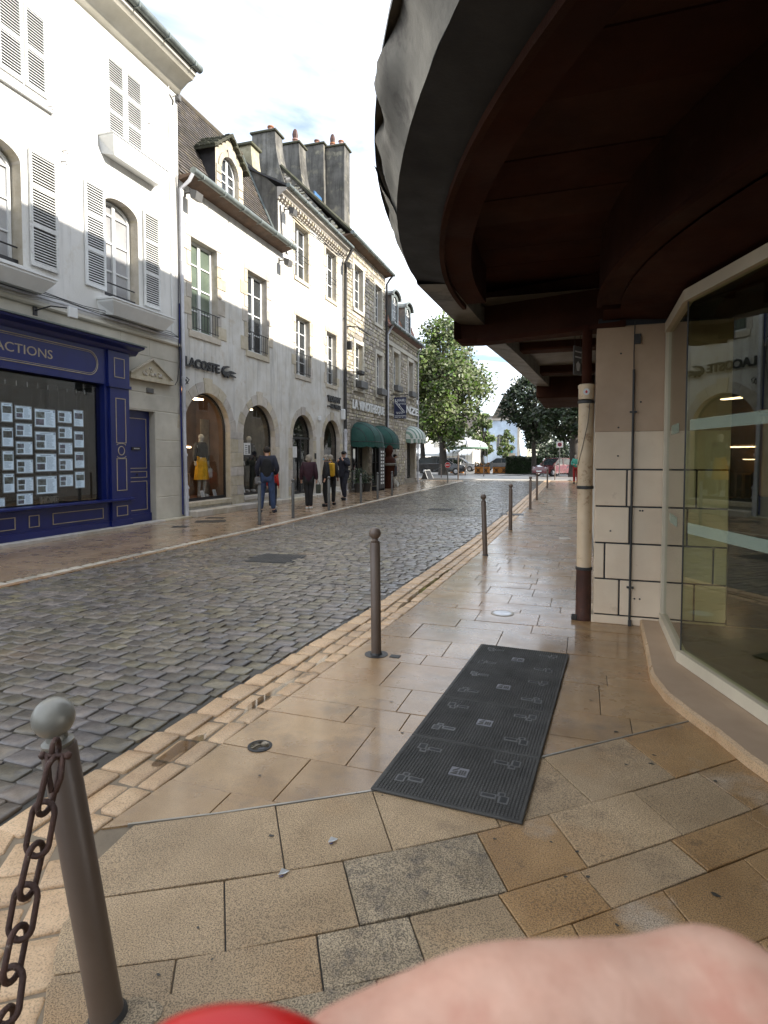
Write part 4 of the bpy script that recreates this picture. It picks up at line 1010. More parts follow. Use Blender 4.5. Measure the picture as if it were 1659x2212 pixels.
for i, (p, q) in enumerate(zip(pts, pts[1:])):
    c = (p + q) / 2; d = (q - p); L_ = d.length * .5 + .013; d.normalize()
    side = (right if i % 2 else (fwd * 1.0 + right * .12)); side = (side - d * side.dot(d)).normalized()
    wd = .025
    loop = []
    for k in range(20):
        a = 2 * math.pi * (k + .5) / 20
        s_ = math.sin(a); co = math.cos(a)
        loop.append(c - ob_ + side * (wd * s_) + d * (math.copysign(L_ - wd, co) * min(1, abs(co) / .05) + wd * co))
    m = MB(); m.tube(loop, .0066, 8, closed=True); part('link', m, 'chain', ch, True)
m = MB()
for sd_ in (-1, 1):
    a = unp(119 + sd_ * 17, 1632, 1.325); m.tube([a - ob_, unp(119 + sd_ * 13, 1680, 1.31) - ob_, unp(116 + sd_ * 4, 1712, 1.30) - ob_], .006, 8)
m.tube([unp(92, 1632, 1.325) - ob_, unp(147, 1632, 1.325) - ob_], .0055, 8)
for q in (92, 147): m.sphere(tuple(unp(q, 1632, 1.325) - ob_), .009, 8, 6)
part('shackle', m, 'chain', ch, True)
lug = MB(); c0 = unp(120, 1617, 1.34) - ob_
lp = [c0 + fwd * (-.014 * math.sin(a / 12 * 6.283)) + Vector((0, 0, .021 * math.cos(a / 12 * 6.283))) for a in range(12)]
lug.tube(lp, .0065, 8, closed=True); part('lug', lug, 'chain', ch, True)
# ================================================================ LEFT ROW OF BUILDINGS
FA = Vector((-9, 11.6)); FD = Vector((-.7, 28.4)).normalized(); FROT = math.atan2(FD.y, FD.x)
def fthing(name, s, label, cat, group=None, y=0, z=0):
    inn_ = Vector((-FD.y, FD.x)); p = FA + FD * s + inn_ * y
    return thing(name, (p.x, p.y, z), FROT, label, cat, group, off=(s, y, z))
def arch_pts(a, b, zs, rise, n=16):
    c = (a + b) / 2; r = (b - a) / 2
    return [(c - r * math.cos(math.pi * i / n), zs + rise * math.sin(math.pi * i / n)) for i in range(n + 1)]
def wall_mesh(mb, s0, s1, z0, z1, ops, y=0):
    xs = sorted({s0, s1} | {o[0] for o in ops if s0 < o[0] < s1} | {o[1] for o in ops if s0 < o[1] < s1})
    zs = sorted({z0, z1} | {o[2] for o in ops if z0 < o[2] < z1} | {o[3] + o[4] for o in ops if z0 < o[3] + o[4] < z1})
    for a, b in zip(xs, xs[1:]):
        for c, d in zip(zs, zs[1:]):
            mx_, mz_ = (a + b) / 2, (c + d) / 2
            if any(o[0] < mx_ < o[1] and o[2] < mz_ < o[3] + o[4] for o in ops): continue
            mb.quad((a, y, c), (b, y, c), (b, y, d), (a, y, d))
    for a, b, c, d, rise in ops:
        if rise > 0:
            P = arch_pts(a, b, d, rise); T_ = d + rise
            for p, q in zip(P, P[1:]):
                if T_ - min(p[1], q[1]) > 1e-4: mb.add([(p[0], y, p[1]), (q[0], y, q[1]), (q[0], y, T_), (p[0], y, T_)], [(0, 1, 2, 3)])
def reveal(mb, o, dep, y=0):
    a, b, c, d, rise = o
    P = [(a, c), (a, d)] + (arch_pts(a, b, d, rise)[1:-1] if rise > 0 else []) + [(b, d), (b, c)]
    n = len(P)
    for i in range(n):
        p, q = P[i], P[(i + 1) % n]
        if p == q: continue
        mb.add([(p[0], y, p[1]), (q[0], y, q[1]), (q[0], y + dep, q[1]), (p[0], y + dep, p[1])], [(0, 1, 2, 3)])
def casement(parent, o, y, rows=3, pane='pane', frame='white', th=.055, cols=2, glassy=None, transom=None):
    """two-leaf window: frame and glazing bars are one part, each pane a sub-part"""
    a, b, c, d, rise = o; top = d + rise
    m = MB()
    if rise > 0:
        P = arch_pts(a, b, d, rise, 12); Pi = arch_pts(a + th, b - th, d, rise - th * .7, 12)
        for (p, q), (pi, qi) in zip(zip(P, P[1:]), zip(Pi, Pi[1:])):
            m.add([(p[0], y, p[1]), (q[0], y, q[1]), (qi[0], y, qi[1]), (pi[0], y, pi[1]), (p[0], y + .04, p[1]), (q[0], y + .04, q[1]), (qi[0], y + .04, qi[1]), (pi[0], y + .04, pi[1])],
                  [(0, 1, 2, 3), (3, 2, 6, 7), (0, 1, 5, 4)])
        m.box(a, b, y + .002, y + .042, d - th * .5, d + th * .2)
    else: m.box(a + .001, b - .001, y, y + .05, top - th, top)
    m.box(a, a + th, y, y + .05, c, d - th * (rise == 0)); m.box(b - th, b, y, y + .05, c, d - th * (rise == 0)); m.box(a + th, b - th, y, y + .05, c, c + th * 1.2)
    xs = [a + (b - a) * i / cols for i in range(cols + 1)]
    for x in xs[1:-1]: m.box(x - th * .75, x + th * .75, y - .012, y + .045, c + .01, top - .02 if rise == 0 else top - th * .8)
    zs = [c + (d - c) * i / rows for i in range(rows + 1)]
    for z in zs[1:-1]:
        for xa, xb in zip(xs, xs[1:]): m.box(xa + th * .8, xb - th * .8, y + .005, y + .035, z - .016, z + .016)
    w_ = part('window', m, frame, parent)
    for xa, xb in zip(xs, xs[1:]):
        for i, (za, zb) in enumerate(zip(zs, zs[1:])):
            p = MB(); r_ = random.Random(int(xa * 97 + za * 31)); tl = r_.uniform(-.004, .004)
            p.add([(xa + .01, y + .03, za + .005), (xb - .01, y + .03 + tl, za + .005), (xb - .01, y + .03 + tl, zb - .005), (xa + .01, y + .03, zb - .005)], [(0, 1, 2, 3)])
            part('pane', p, pane, w_)
    if rise > 0:
        p = MB(); Q = arch_pts(a + .02, b - .02, d, rise - .03, 12); p.add([(x, y + .03, z) for x, z in Q], [tuple(range(len(Q)))]); part('pane', p, pane, w_)
    return w_
def stone(parent, x0, x1, z0, z1, y0=-.018, dep=.06, mat='limestone', j=.012, seed=0, nm='stone_block'):
    r_ = random.Random(seed + int(x0 * 53 + z0 * 91)); m = MB()
    q = [(x0 + r_.uniform(-j, j) * .5, z0 + .004), (x1 + r_.uniform(-j, j), z0 + .004 + r_.uniform(0, j) * .3), (x1 + r_.uniform(-j, j), z1 - .004), (x0 + r_.uniform(-j, j) * .5, z1 - .004 - r_.uniform(0, j) * .3)]
    n = 4; cxx = (x0 + x1) / 2; czz = (z0 + z1) / 2
    vs = [(x, y0 + dep, z) for x, z in q] + [(x, y0 + .006, z) for x, z in q] + [(cxx + (x - cxx) * .965, y0, czz + (z - czz) * .965) for x, z in q]
    m.add(vs, [(0, 1, 5, 4), (1, 2, 6, 5), (2, 3, 7, 6), (3, 0, 4, 7), (4, 5, 9, 8), (5, 6, 10, 9), (6, 7, 11, 10), (7, 4, 8, 11), (8, 9, 10, 11)])
    return part(nm, m, mat, parent)
def surround(parent, o, seed=0, wj=.16, wl=.32, mat='limestone', y0=-.02, lint=.26, sill=.16, outw=.12):
    """worn stone blocks round an opening: quoin-like jambs, lintel and sill"""
    a, b, c, d, rise = o; r_ = random.Random(seed); top = d + rise
    for sd_ in (-1, 1):
        z = c; k = r_.randrange(2)
        while z < d - .05:
            h = min(r_.uniform(.26, .42), d - z)
            if d - z - h < .12: h = d - z
            w_ = (wl if k % 2 else wj) * r_.uniform(.85, 1.15)
            if sd_ < 0: stone(parent, a - w_, a, z, z + h, y0, .08, mat, seed=seed)
            else: stone(parent, b, b + w_, z, z + h, y0, .08, mat, seed=seed)
            z += h; k += 1
    if rise == 0:
        stone(parent, a - outw - .05, b + outw + .07, d, d + lint, y0, .08, mat, seed=seed)
    stone(parent, a - outw, b + outw, c - sill, c, y0 - .02, .1, mat, seed=seed)
def voussoirs(parent, a, b, zs, rise, wd, n, key=.1, seed=0, mat='limestone', y0=-.014):
    c = (a + b) / 2; r = (b - a) / 2; r_ = random.Random(seed)
    for i in range(n):
        t0, t1 = math.pi * i / n, math.pi * (i + 1) / n
        w_ = wd * r_.uniform(.88, 1.15) + (key if i == n // 2 else 0)
        m = MB(); pi = []; po = []
        for k in range(4):
            t = t0 + .008 + (t1 - t0 - .016) * k / 3
            pi.append((c - r * math.cos(t), zs + rise * math.sin(t))); po.append((c - (r + w_) * math.cos(t), zs + (rise + w_) * math.sin(t)))
        m.prism(pi + po[::-1], y0 - (.012 if i == n // 2 else 0), .06); part('voussoir', m, mat, parent)
def railing(parent, a, b, z0, z1, y=-.03, n=8):
    m = MB(); m.tube([(a + .02, y, z1), (b + .06, y, z1)], .012, 6); m.tube([(a + .02, y, z0 + .06), (b + .02, y, z0 + .06)], .009, 6)
    for x in (a + .02, b + .03): m.tube([(x, y, z1), (x, .05, z1)], .009, 5)
    r_ = part('railing', m, 'iron', parent)
    for i in range(n + 1):
        x = a + .04 + (b - a - .06) * i / n; m = MB(); m.tube([(x, y, z0 + .02), (x, y, z1)], .0075, 5); part('bar', m, 'iron', r_)
def gutter(parent, s0, s1, n, z, r=.075, mat='zinc'):
    m = MB(); m.tube([(s0, -n, z), (s1, -n, z)], r, 10)
    g_ = part('gutter', m, mat, parent, 40)
    x = s0 + .3
    while x < s1:
        m = MB(); m.box(x, x + .03, -n - r * 1.1, -n + r * 1.1, z - r * 1.12, z + .01); part('gutter_bracket', m, mat, g_); x += .9
def soffit(parent, s0, s1, n, z, mat='soffitwood', dz=.0, rafters=True):
    m = MB(); m.add([(s0, -n, z - .03), (s1, -n, z - .03), (s1, .02, z - .12 + dz), (s0, .02, z - .12 + dz), (s0, -n, z + .0), (s1, -n, z + .0), (s1, .02, z), (s0, .02, z)], [(0, 1, 2, 3), (0, 1, 5, 4), (0, 3, 7, 4), (1, 2, 6, 5), (4, 5, 6, 7)])
    e = part('eaves', m, mat, parent)
    if rafters:
        x = s0 + .1
        while x < s1 - .1: 
            m = MB(); m.box(x, x + .08, -n + .03, .0, z - .2, z - .07); part('rafter', m, mat, e); x += .5
def pipe_run(parent, pts, r, mat='pipewhite', collars=(), nm='drainpipe'):
    m = MB(); m.tube(pts, r, 10); p = part(nm, m, mat, parent, 40)
    for z in collars:
        x, y = pts[-1][0], pts[-1][1]
        m = MB(); m.lathe([(r, z - .03), (r * 1.25, z - .025), (r * 1.25, z + .025), (r, z + .03)], x, y, 10); part('collar', m, mat, p, 40)
    return p
def floodlight(parent, s, z, y=-.3, turn=0):
    m = MB(); m.tube([(s, 0, z + .02), (s, y, z + .02)], .018, 6)
    m.box(s - .03, s + .03, -.02, 0, z - .06, z + .1)
    f = part('floodlight', m, 'castiron', parent)
    m = MB(); m.prism([(y - .1, z - .02), (y + .1, z + .06), (y + .07, z - .16), (y - .06, z - .2)], s - .13, s + .13, 'x'); part('lamp_head', m, 'matplate', f)
def gable_body(parent, s0, s1, zt, dep, mat, zr=None, ry=None, side='gablegrey'):
    """side walls with the gable above"""
    for s in (s0 + .003, s1 - .003):
        P = [(.02, 0), (dep, 0), (dep, zt)]
        if zr: P += [(ry, zr)]
        P += [(.02, zt)]
        m = MB(); m.add([(s, y, z) for y, z in P], [tuple(range(len(P)))]); part('side_wall', m, side, parent)
def roof_plane(parent, s0, s1, y0, z0, y1, z1, mat='slate', nm='roof', th=.06):
    m = MB(); m.add([(s0, y0, z0), (s1, y0, z0), (s1, y1, z1), (s0, y1, z1), (s0, y0 + .0, z0 - th), (s1, y0, z0 - th), (s1, y1, z1 - th), (s0, y1, z1 - th)],
                    [(0, 1, 2, 3), (4, 5, 6, 7), (0, 1, 5, 4), (1, 2, 6, 5), (3, 0, 4, 7), (2, 3, 7, 6)])
    return part(nm, m, mat, parent)
def tiles(roofp, s0, s1, y0, z0, y1, z1, mat, tw=.17, rh=.11, nparts=300, name='tile', skip=None):
    L_ = math.hypot(y1 - y0, z1 - z0); uy, uz = (y1 - y0) / L_, (z1 - z0) / L_; ny, nz_ = -uz, uy
    src = MB(); src.v = []; t_ = .016
    q = [(-tw / 2 + .004, 0), (tw / 2 - .004, 0), (tw / 2 - .004, rh * 1.25), (-tw / 2 + .004, rh * 1.25)]
    def P(x, l, h): return (x, uy * l + ny * h, uz * l + nz_ * h)
    src.add([P(x, l, t_ * 1.0 if l == 0 else .0) for x, l in q] + [P(x, l, t_ * 2.0 if l == 0 else .006) for x, l in q], [(4, 5, 6, 7), (0, 1, 5, 4), (1, 2, 6, 5), (3, 0, 4, 7)])
    me = src.mesh('tile', mat); rest = MB(); k = 0; rows = int(L_ / rh); r_ = random.Random(5)
    of = BASE[roofp]
    for i in range(rows):
        x = s0 + tw / 2 - (tw / 2 if i % 2 else 0)
        while x < s1:
            if x - tw / 2 >= s0 - .02 and x + tw / 2 <= s1 + .02 and not (skip and skip(x, i * rh)):
                bx, by, bz = x, y0 + uy * i * rh, z0 + uz * i * rh + r_.uniform(-.003, .003)
                if k < nparts: inst(name, me, roofp, (bx - of[0], by - of[1], bz - of[2])); k += 1
                else: rest.add([(v[0] + bx, v[1] + by, v[2] + bz) for v in src.v], src.f)
            x += tw
    if rest.v: part(name, rest, mat, roofp, kind='stuff')
def shutter(parent, x0, x1, z0, z1, y0=-.05, th=.035, panels=(.33, .66), arch=0, mat='white', left=False):
    fr = MB(); st = .05
    fr.box(x0, x0 + st, y0, y0 + th, z0, z1); fr.box(x1 - st, x1, y0, y0 + th, z0, z1)
    zs = [z0, *[z0 + (z1 - z0) * p for p in panels], z1]
    for i, z in enumerate(zs):
        a = z if i == 0 else z - st * .8; b = z + st * 1.3 if i == 0 else (z if i == len(zs) - 1 else z + st * .8)
        fr.box(x0 + st, x1 - st, y0 + .002, y0 + th - .002, a, b)
    s_ = part('shutter', fr, mat, parent)
    bk = MB(); bk.box(x0 + st, x1 - st, y0 + th * .8, y0 + th * .95, z0 + .05, z1 - .05); part('slat_gap_shade', bk, 'castiron', s_)  # dark sheet that puts the shade between the slats into colour
    for a, b in zip(zs, zs[1:]):
        z = a + st * 1.5
        while z < b - st * 1.1:
            m = MB(); m.add([(x0 + st, y0 + .002, z), (x1 - st, y0 + .002, z), (x1 - st, y0 + th * .55, z + .020), (x0 + st, y0 + th * .55, z + .020), (x0 + st, y0 + .006, z - .006), (x1 - st, y0 + .006, z - .006)], [(0, 1, 2, 3), (0, 1, 5, 4)])
            part('slat', m, mat, s_); z += .047
    return s_
def sillbox(parent, x0, x1, z0, z1, n=.34, mat='white'):
    m = MB(); i = .16
    m.add([(x0, 0, z1), (x0, -n, z1), (x1, -n, z1), (x1, 0, z1), (x0, 0, z1 - .04), (x0, -n, z1 - .04), (x1, -n, z1 - .04), (x1, 0, z1 - .04),
           (x0 + i * .4, 0, z0 + .02), (x0 + i, -n + .13, z0), (x1 - i, -n + .13, z0), (x1 - i * .4, 0, z0 + .02)],
          [(0, 1, 2, 3), (0, 1, 5, 4), (1, 2, 6, 5), (2, 3, 7, 6), (4, 5, 9, 8), (5, 6, 10, 9), (6, 7, 11, 10), (8, 9, 10, 11)])
    s_ = part('window_ledge', m, mat, parent)
    m = MB(); m.box(x0 - .02, x1 + .02, -n - .02, 0, z1 - .0, z1 + .03); part('ledge_top', m, mat, s_)

# ---------------------------------------------------------------- B1 cream house with blue shop
b1 = fthing('town_house', 0, 'tall cream rendered house with louvred shutters above the dark blue shopfront', 'house')
o_w1 = (-5.12, -4.15, 4.62, 6.28, .24); o_w2 = (-2.35, -1.38, 4.62, 6.36, .24)
o_door = (-1.84, -.95, 0, 2.44, 0)
up = (-8.2, -7.2, 4.62, 6.3, .24)
ops = [o_w1, o_w2, up]
m = MB(); wall_mesh(m, -9.5, 0, 4.08, 10.25, ops); part('wall', m, 'plwhite', b1)
for o in ops:
    m = MB(); reveal(m, o, .26); part('window_reveal', m, 'limestone', b1)
for o in ops:
    casement(b1, (o[0] + .03, o[1] - .03, o[2] + .02, o[3] - .04, o[4]), .2, rows=3, pane='curtain')
    m = MB(); m.tube([(o[0] + .02, .1, o[2] + .3), (o[1] - .02, .1, o[2] + .3)], .014, 6); m.box(o[0], o[1], .1, .13, o[2], o[2] + .1); part('window_bar', m, 'iron', b1)
m = MB(); wall_mesh(m, -2.1, 0, -.05, 4.0, [o_door], y=0.0); part('stone_front', m, 'ashlar', b1)
m = MB(); wall_mesh(m, -9.5, -2.1, 3.4, 4.0, []); part('stone_front', m, 'ashlar', b1)
m = MB(); reveal(m, o_door, .16); part('door_reveal', m, 'ashlar', b1)
# ashlar joints as separate big blocks over door side pier
for (x0, x1, z0, z1) in [(-.94, 0, 0, .55), (-.94, 0, .55, 1.22), (-.94, 0, 1.22, 1.82), (-.94, 0, 1.82, 2.45), (-1.86, -.02, 2.46, 2.82), (-1.95, -.9, 2.83, 3.05), (-1.95, -1.1, 3.62, 4.0), (-1.09, -.02, 3.62, 4.0), (-9.4, -5.8, 3.72, 4.0), (-5.79, -4.0, 3.72, 4.0), (-3.99, -1.96, 3.72, 4.0)]:
    stone(b1, x0, x1, z0, z1, -.008, .03, 'ashlar', j=.001, nm='ashlar_block')
m = MB(); m.prism([(0, 3.99), (-.05, 4.0), (-.07, 4.03), (-.05, 4.08), (-.02, 4.1), (0, 4.1)], -9.5, 0, 'x'); part('string_course', m, 'ashlar', b1)
m = MB(); m.tube([(-9.5, -.07, 4.15), (-4, -.075, 4.16), (-.2, -.07, 4.17)], .022, 8); part('service_pipe', m, 'pipewhite', b1, 40)
m = MB()
for k in range(3):
    pts = [(-9.5 + i * .5, -.09 - .01 * k, 4.20 + .025 * k + .02 * math.sin(i * 1.7 + k)) for i in range(19)] + [(-.15, -.08, 4.2)]
    m.tube(pts, .007, 5)
m.tube([(-.16, -.06, 8.0), (-.14, -.07, 6), (-.17, -.07, 4.4), (-.2, -.09, 4.1), (-.14, -.07, 3.6), (-.12, -.06, 3.1)], .012, 6)
m.tube([(-.1, -.06, 7.9), (-.1, -.07, 6), (-.09, -.07, 4.2), (-.2, -.12, 3.7), (-.24, -.07, 3.2), (-.3, -.05, 3.1)], .009, 6)
part('cable', m, 'iron', b1)
m = MB(); m.tube([(-.33, -.02, 10), (-.32, -.02, 4.2)], .012, 5); part('cable', m, 'white', b1)
shutter(b1, -4.02, -3.46, 4.68, 6.6, mat='peel', panels=(.36, .7)); shutter(b1, -5.75, -5.16, 4.68, 6.6, mat='peel', panels=(.36, .7))
shutter(b1, -2.84, -2.34, 4.68, 6.62, mat='white', panels=(.36, .7)); shutter(b1, -1.25, -.74, 4.68, 6.68, mat='peel', panels=(.36, .7))
for x0, x1 in [(-4.52, -4.06), (-4.03, -3.6)]: shutter(b1, x0, x1, 7.62, 8.95, panels=(.5,), y0=-.03)
for x0, x1 in [(-2.2, -1.72), (-1.69, -1.2)]: shutter(b1, x0, x1, 7.72, 9.3, panels=(.34, .67), y0=-.03)
for s_, z_ in [(-4.06, 7.55), (-1.7, 7.6)]:
    pass
sillbox(b1, -2.42, -.78, 7.30, 7.62); sillbox(b1, -2.55, -.72, 4.2, 4.47, .38); sillbox(b1, -5.3, -3.85, 4.18, 4.42, .38); part('ledge_top', MB().box(-4.7, -3.5, -.06, 0, 7.42, 7.47), 'white', b1)
m = MB(); m.prism([(0, 9.75), (-.06, 9.78), (-.12, 9.86), (-.28, 9.98), (-.42, 10.02), (-.46, 10.08), (-.5, 10.1), (-.5, 10.2), (0, 10.25)], -9.5, .02, 'x'); part('cornice', m, 'ashlar', b1, 30)
gutter(b1, -9.5, .10, .56, 10.27, .085)
m = MB(); m.prism([(-.5, 10.2), (-.55, 10.3), (.0, 10.5), (.2, 10.25)], -9.5, .06, 'x'); part('eaves_board', m, 'castiron', b1)
rf = roof_plane(b1, -9.5, .05, -.5, 10.33, 4.5, 13.2, 'tile')
roof_plane(b1, -9.5, .05, 9.5, 10.3, 4.5, 13.2, 'tile')
gable_body(b1, -9.5, 0, 10.3, 9, None, 13.15, 4.5, 'plwhite')
m = MB(); m.tube([(-.2, -.02, 9.6), (-.2, -.12, 9.62), (-.12, -.16, 9.55)], .012, 6); m.box(-.08, .02, -.1, -.02, 9.6, 9.72); m.tube([(-.3, -.02, 9.6), (-.28, -.1, 9.45), (-.24, -.05, 9.4)], .02, 6); part('insulator', m, 'matplate', b1)
for s_, z_ in [(-3.3, 6.9), (-3.33, 6.7), (-3.6, 7.5), (-1.0, 8.6), (-1.0, 7.8)]:
    m = MB(); m.tube([(s_, 0, z_), (s_ + .05, -.06, z_ + .02), (s_ + .07, -.06, z_ - .04)], .009, 5); part('shutter_hook', m, 'iron', b1)
# pediment over the door and plaque
m = MB(); m.prism([(-1.72, 3.12), (-.5, 3.12), (-.46, 3.2), (-1.11, 3.55), (-1.76, 3.2)], -.07, 0); part('pediment', m, 'limestone', b1)
m = MB(); m.prism([(-1.8, 3.07), (-.42, 3.07), (-.42, 3.14), (-1.8, 3.14)], -.12, 0); m.tube([(-1.78, -.1, 3.19), (-1.11, -.1, 3.56), (-.44, -.1, 3.19)], .026, 4); part('pediment_moulding', m, 'limestone', b1)
m = MB()
rq = random.Random(8)
for k in range(26):
    t = rq.uniform(-.32, .32); zz = 3.2 + rq.uniform(0, .2) * (1 - abs(t) / .4); m.sphere((-1.11 + t, -.075, zz), rq.uniform(.02, .04), 6, 4, (1, .6, 1))
part('carved_relief', m, 'limestone', b1, True)
m = MB(); m.cbox(-1.22, -1.0, -.035, 0, 2.83, 2.94, .01); part('plaque', m, 'matplate', b1)
# street door
dr = MB(); dr.box(-1.84, -.95, .15, .2, 0.06, 2.44); dpt = part('door', dr, 'blue', b1)
def frame_line(parent, x0, x1, z0, z1, y, w_=.014, mat='gilt', nm='moulding'):
    m = MB(); m.box(x0, x1, y - .012, y, z0, z0 + w_); m.box(x0, x1, y - .012, y, z1 - w_, z1); m.box(x0, x0 + w_, y - .012, y, z0 + w_, z1 - w_); m.box(x1 - w_, x1, y - .012, y, z0 + w_, z1 - w_)
    return part(nm, m, mat, parent)
frame_line(dpt, -1.74, -1.06, 1.20, 2.28, .149); frame_line(dpt, -1.74, -1.06, 1.0, 1.14, .149); frame_line(dpt, -1.74, -1.06, .30, .93, .149)
m = MB(); m.box(-1.84, -.95, .12, .15, .04, .22); part('kick_board', m, 'blue', dpt)
m = MB(); m.box(-1.52, -1.26, .125, .15, 1.60, 1.66); part('letter_plate', m, 'castiron', dpt)
m = MB(); m.box(-1.47, -1.31, .118, .126, 1.618, 1.64); part('letter_slot', m, 'chrome', dpt)
m = MB(); m.sphere((-1.38, .13, 1.07), .02, 8, 6); part('door_knob', m, 'castiron', dpt, True)
# shopfront
YF = -.2
sf = MB(); sf.box(-9.4, -2.03, YF, 0, 2.84, 3.52); sf.box(-9.4, -2.03, YF, 0, .06, .60)
sf.box(-2.62, -2.03, YF, 0, .6, 2.84); sf.box(-7.4, -6.9, YF, 0, .6, 2.84); shop = part('shopfront', sf, 'blue', b1)
m = MB(); m.prism([(0, 3.5), (YF - .02, 3.5), (YF - .06, 3.53), (YF - .1, 3.58), (YF - .24, 3.62), (YF - .26, 3.66), (0, 3.74)], -9.4, -1.78, 'x'); part('shop_cornice', m, 'blue', shop)
m = MB(); m.prism([(0, 3.742), (YF - .28, 3.664), (YF - .28, 3.69), (0, 3.77)], -9.42, -1.74, 'x'); part('lead_flashing', m, 'zinc', shop)
m = MB(); m.box(-2.56, -2.0, YF - .05, YF, 2.84, 3.5); m.box(-2.53, -2.02, YF - .05, YF, .06, 2.82); m.box(-2.58, -1.98, YF - .08, YF, 2.80, 2.86); m.box(-2.57, -1.99, YF - .07, YF, .04, .2); part('pilaster', m, 'blue', shop)
m = MB(); m.prism([(YF, .56), (YF - .12, .585), (YF - .12, .615), (YF, .63)], -9.4, -1.95, 'x'); part('shop_sill', m, 'blue', shop)
m = MB(); m.box(-9.4, -2.03, YF - .03, YF, .06, .2); part('skirting', m, 'blue', shop)
yp = YF - .05
frame_line(shop, -2.42, -2.14, 3.0, 3.38, yp); frame_line(shop, -2.4, -2.13, 1.72, 2.60, yp); frame_line(shop, -2.4, -2.13, .78, 1.42, yp)
frame_line(shop, -2.42, -2.12, .28, .48, yp)
m = MB(); circ = [(-2.265 + .085 * math.cos(a / 20 * 6.283), yp - .006, 1.57 + .085 * math.sin(a / 20 * 6.283)) for a in range(20)]; m.tube(circ, .009, 6, closed=True)
for z0, sg in ((1.71, 1), (1.43, -1)):
    m.tube([(-2.265 + .12 * math.cos(a / 8 * math.pi), yp - .006, z0 + sg * (-.03 + .035 * math.sin(a / 8 * math.pi))) for a in range(9)], .007, 5)
part('roundel', m, 'gilt', shop)
# name board: long panel with rounded end
def stadium(x0, x1, z0, z1, y, r, mb):
    c = (z0 + z1) / 2; h = (z1 - z0) / 2
    pts = [(x0, y, z1)] + [(x1 - h + h * math.sin(a / 10 * math.pi), y, c + h * math.cos(a / 10 * math.pi)) for a in range(11)] + [(x0, y, z0)]
    mb.tube(pts, r, 5)
m = MB(); stadium(-9.2, -2.78, 2.97, 3.42, YF - .004, .009, m); stadium(-9.2, -2.81, 3.0, 3.39, YF - .004, .005, m); part('panel_outline', m, 'gilt', shop)
for x0, x1 in [(-2.98 - .9, -2.72), (-4.35, -4.15), (-6.0, -4.6), (-3.93 - .0, -3.93)]:
    if x1 - x0 > .1: frame_line(shop, x0, x1, .27, .47, YF - .001, .012)
m = MB(); text_wall(m, 'TRANSACTIONS', -5.66, 3.12, 1.86, .15, YF - .001, .012, bold=.0); part('lettering', m, 'gilt', shop)
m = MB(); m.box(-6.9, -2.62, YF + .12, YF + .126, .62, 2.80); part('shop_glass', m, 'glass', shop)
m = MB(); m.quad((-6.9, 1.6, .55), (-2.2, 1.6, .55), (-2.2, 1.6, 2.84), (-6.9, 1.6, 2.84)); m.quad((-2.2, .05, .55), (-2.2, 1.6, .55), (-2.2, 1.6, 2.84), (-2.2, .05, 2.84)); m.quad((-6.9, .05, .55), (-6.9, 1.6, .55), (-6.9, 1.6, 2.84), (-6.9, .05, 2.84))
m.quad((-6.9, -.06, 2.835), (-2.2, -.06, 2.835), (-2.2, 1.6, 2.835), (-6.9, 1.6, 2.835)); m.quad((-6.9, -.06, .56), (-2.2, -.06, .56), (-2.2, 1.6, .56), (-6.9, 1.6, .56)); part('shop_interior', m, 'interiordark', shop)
m = MB()
for k in range(10): x = -4.75 + k * .205; m.box(x, x + .012, YF + .2, YF + .21, 2.62, 2.70)
part('hook_row', m, 'chrome', shop)
m = MB()
for x in (-4.55, -4.38, -4.28, -4.05, -3.9, -3.5, -3.38, -3.1, -3.0, -2.84): m.box(x, x + .003, YF + .2, YF + .203, .8, 2.62)
part('hanging_wire', m, 'iron', shop)
# lit listing cards (each one hangs by itself)
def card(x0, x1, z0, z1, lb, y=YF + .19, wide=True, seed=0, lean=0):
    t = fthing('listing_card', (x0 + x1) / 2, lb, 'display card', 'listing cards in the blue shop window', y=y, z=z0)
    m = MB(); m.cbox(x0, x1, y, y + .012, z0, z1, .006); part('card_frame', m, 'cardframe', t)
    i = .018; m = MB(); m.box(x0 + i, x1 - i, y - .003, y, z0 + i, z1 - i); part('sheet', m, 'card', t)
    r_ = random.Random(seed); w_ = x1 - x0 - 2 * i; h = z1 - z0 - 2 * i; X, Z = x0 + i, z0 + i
    m = MB()
    if wide:
        m.box(X + .01, X + w_ * .46, y - .005, y - .003, Z + h * .5, Z + h * .86); m.box(X + .01, X + w_ * .42, y - .005, y - .003, Z + h * .08, Z + h * .44)
        tx0, tx1, tz = X + w_ * .52, X + w_ * .93, Z + h * .82
    else:
        m.box(X + w_ * .06, X + w_ * .94, y - .005, y - .003, Z + h * .46, Z + h * .84); tx0, tx1, tz = X + w_ * .08, X + w_ * .8, Z + h * .4
    part('picture', m, 'photo', t)
    m = MB(); z = tz
    while z > Z + h * .1:
        m.box(tx0, tx0 + (tx1 - tx0) * r_.uniform(.6, 1), y - .0045, y - .003, z - .006, z); z -= .017
    m.box(X + w_ * .2, X + w_ * .75, y - .0045, y - .003, Z + h * .9, Z + h * .94); m.box(X + w_ * .9, X + w_ * .98, y - .0045, y - .003, Z + h * .86, Z + h * .97)
    part('print', m, 'print', t)
ordn = ['top', 'second', 'third', 'fourth', 'fifth']
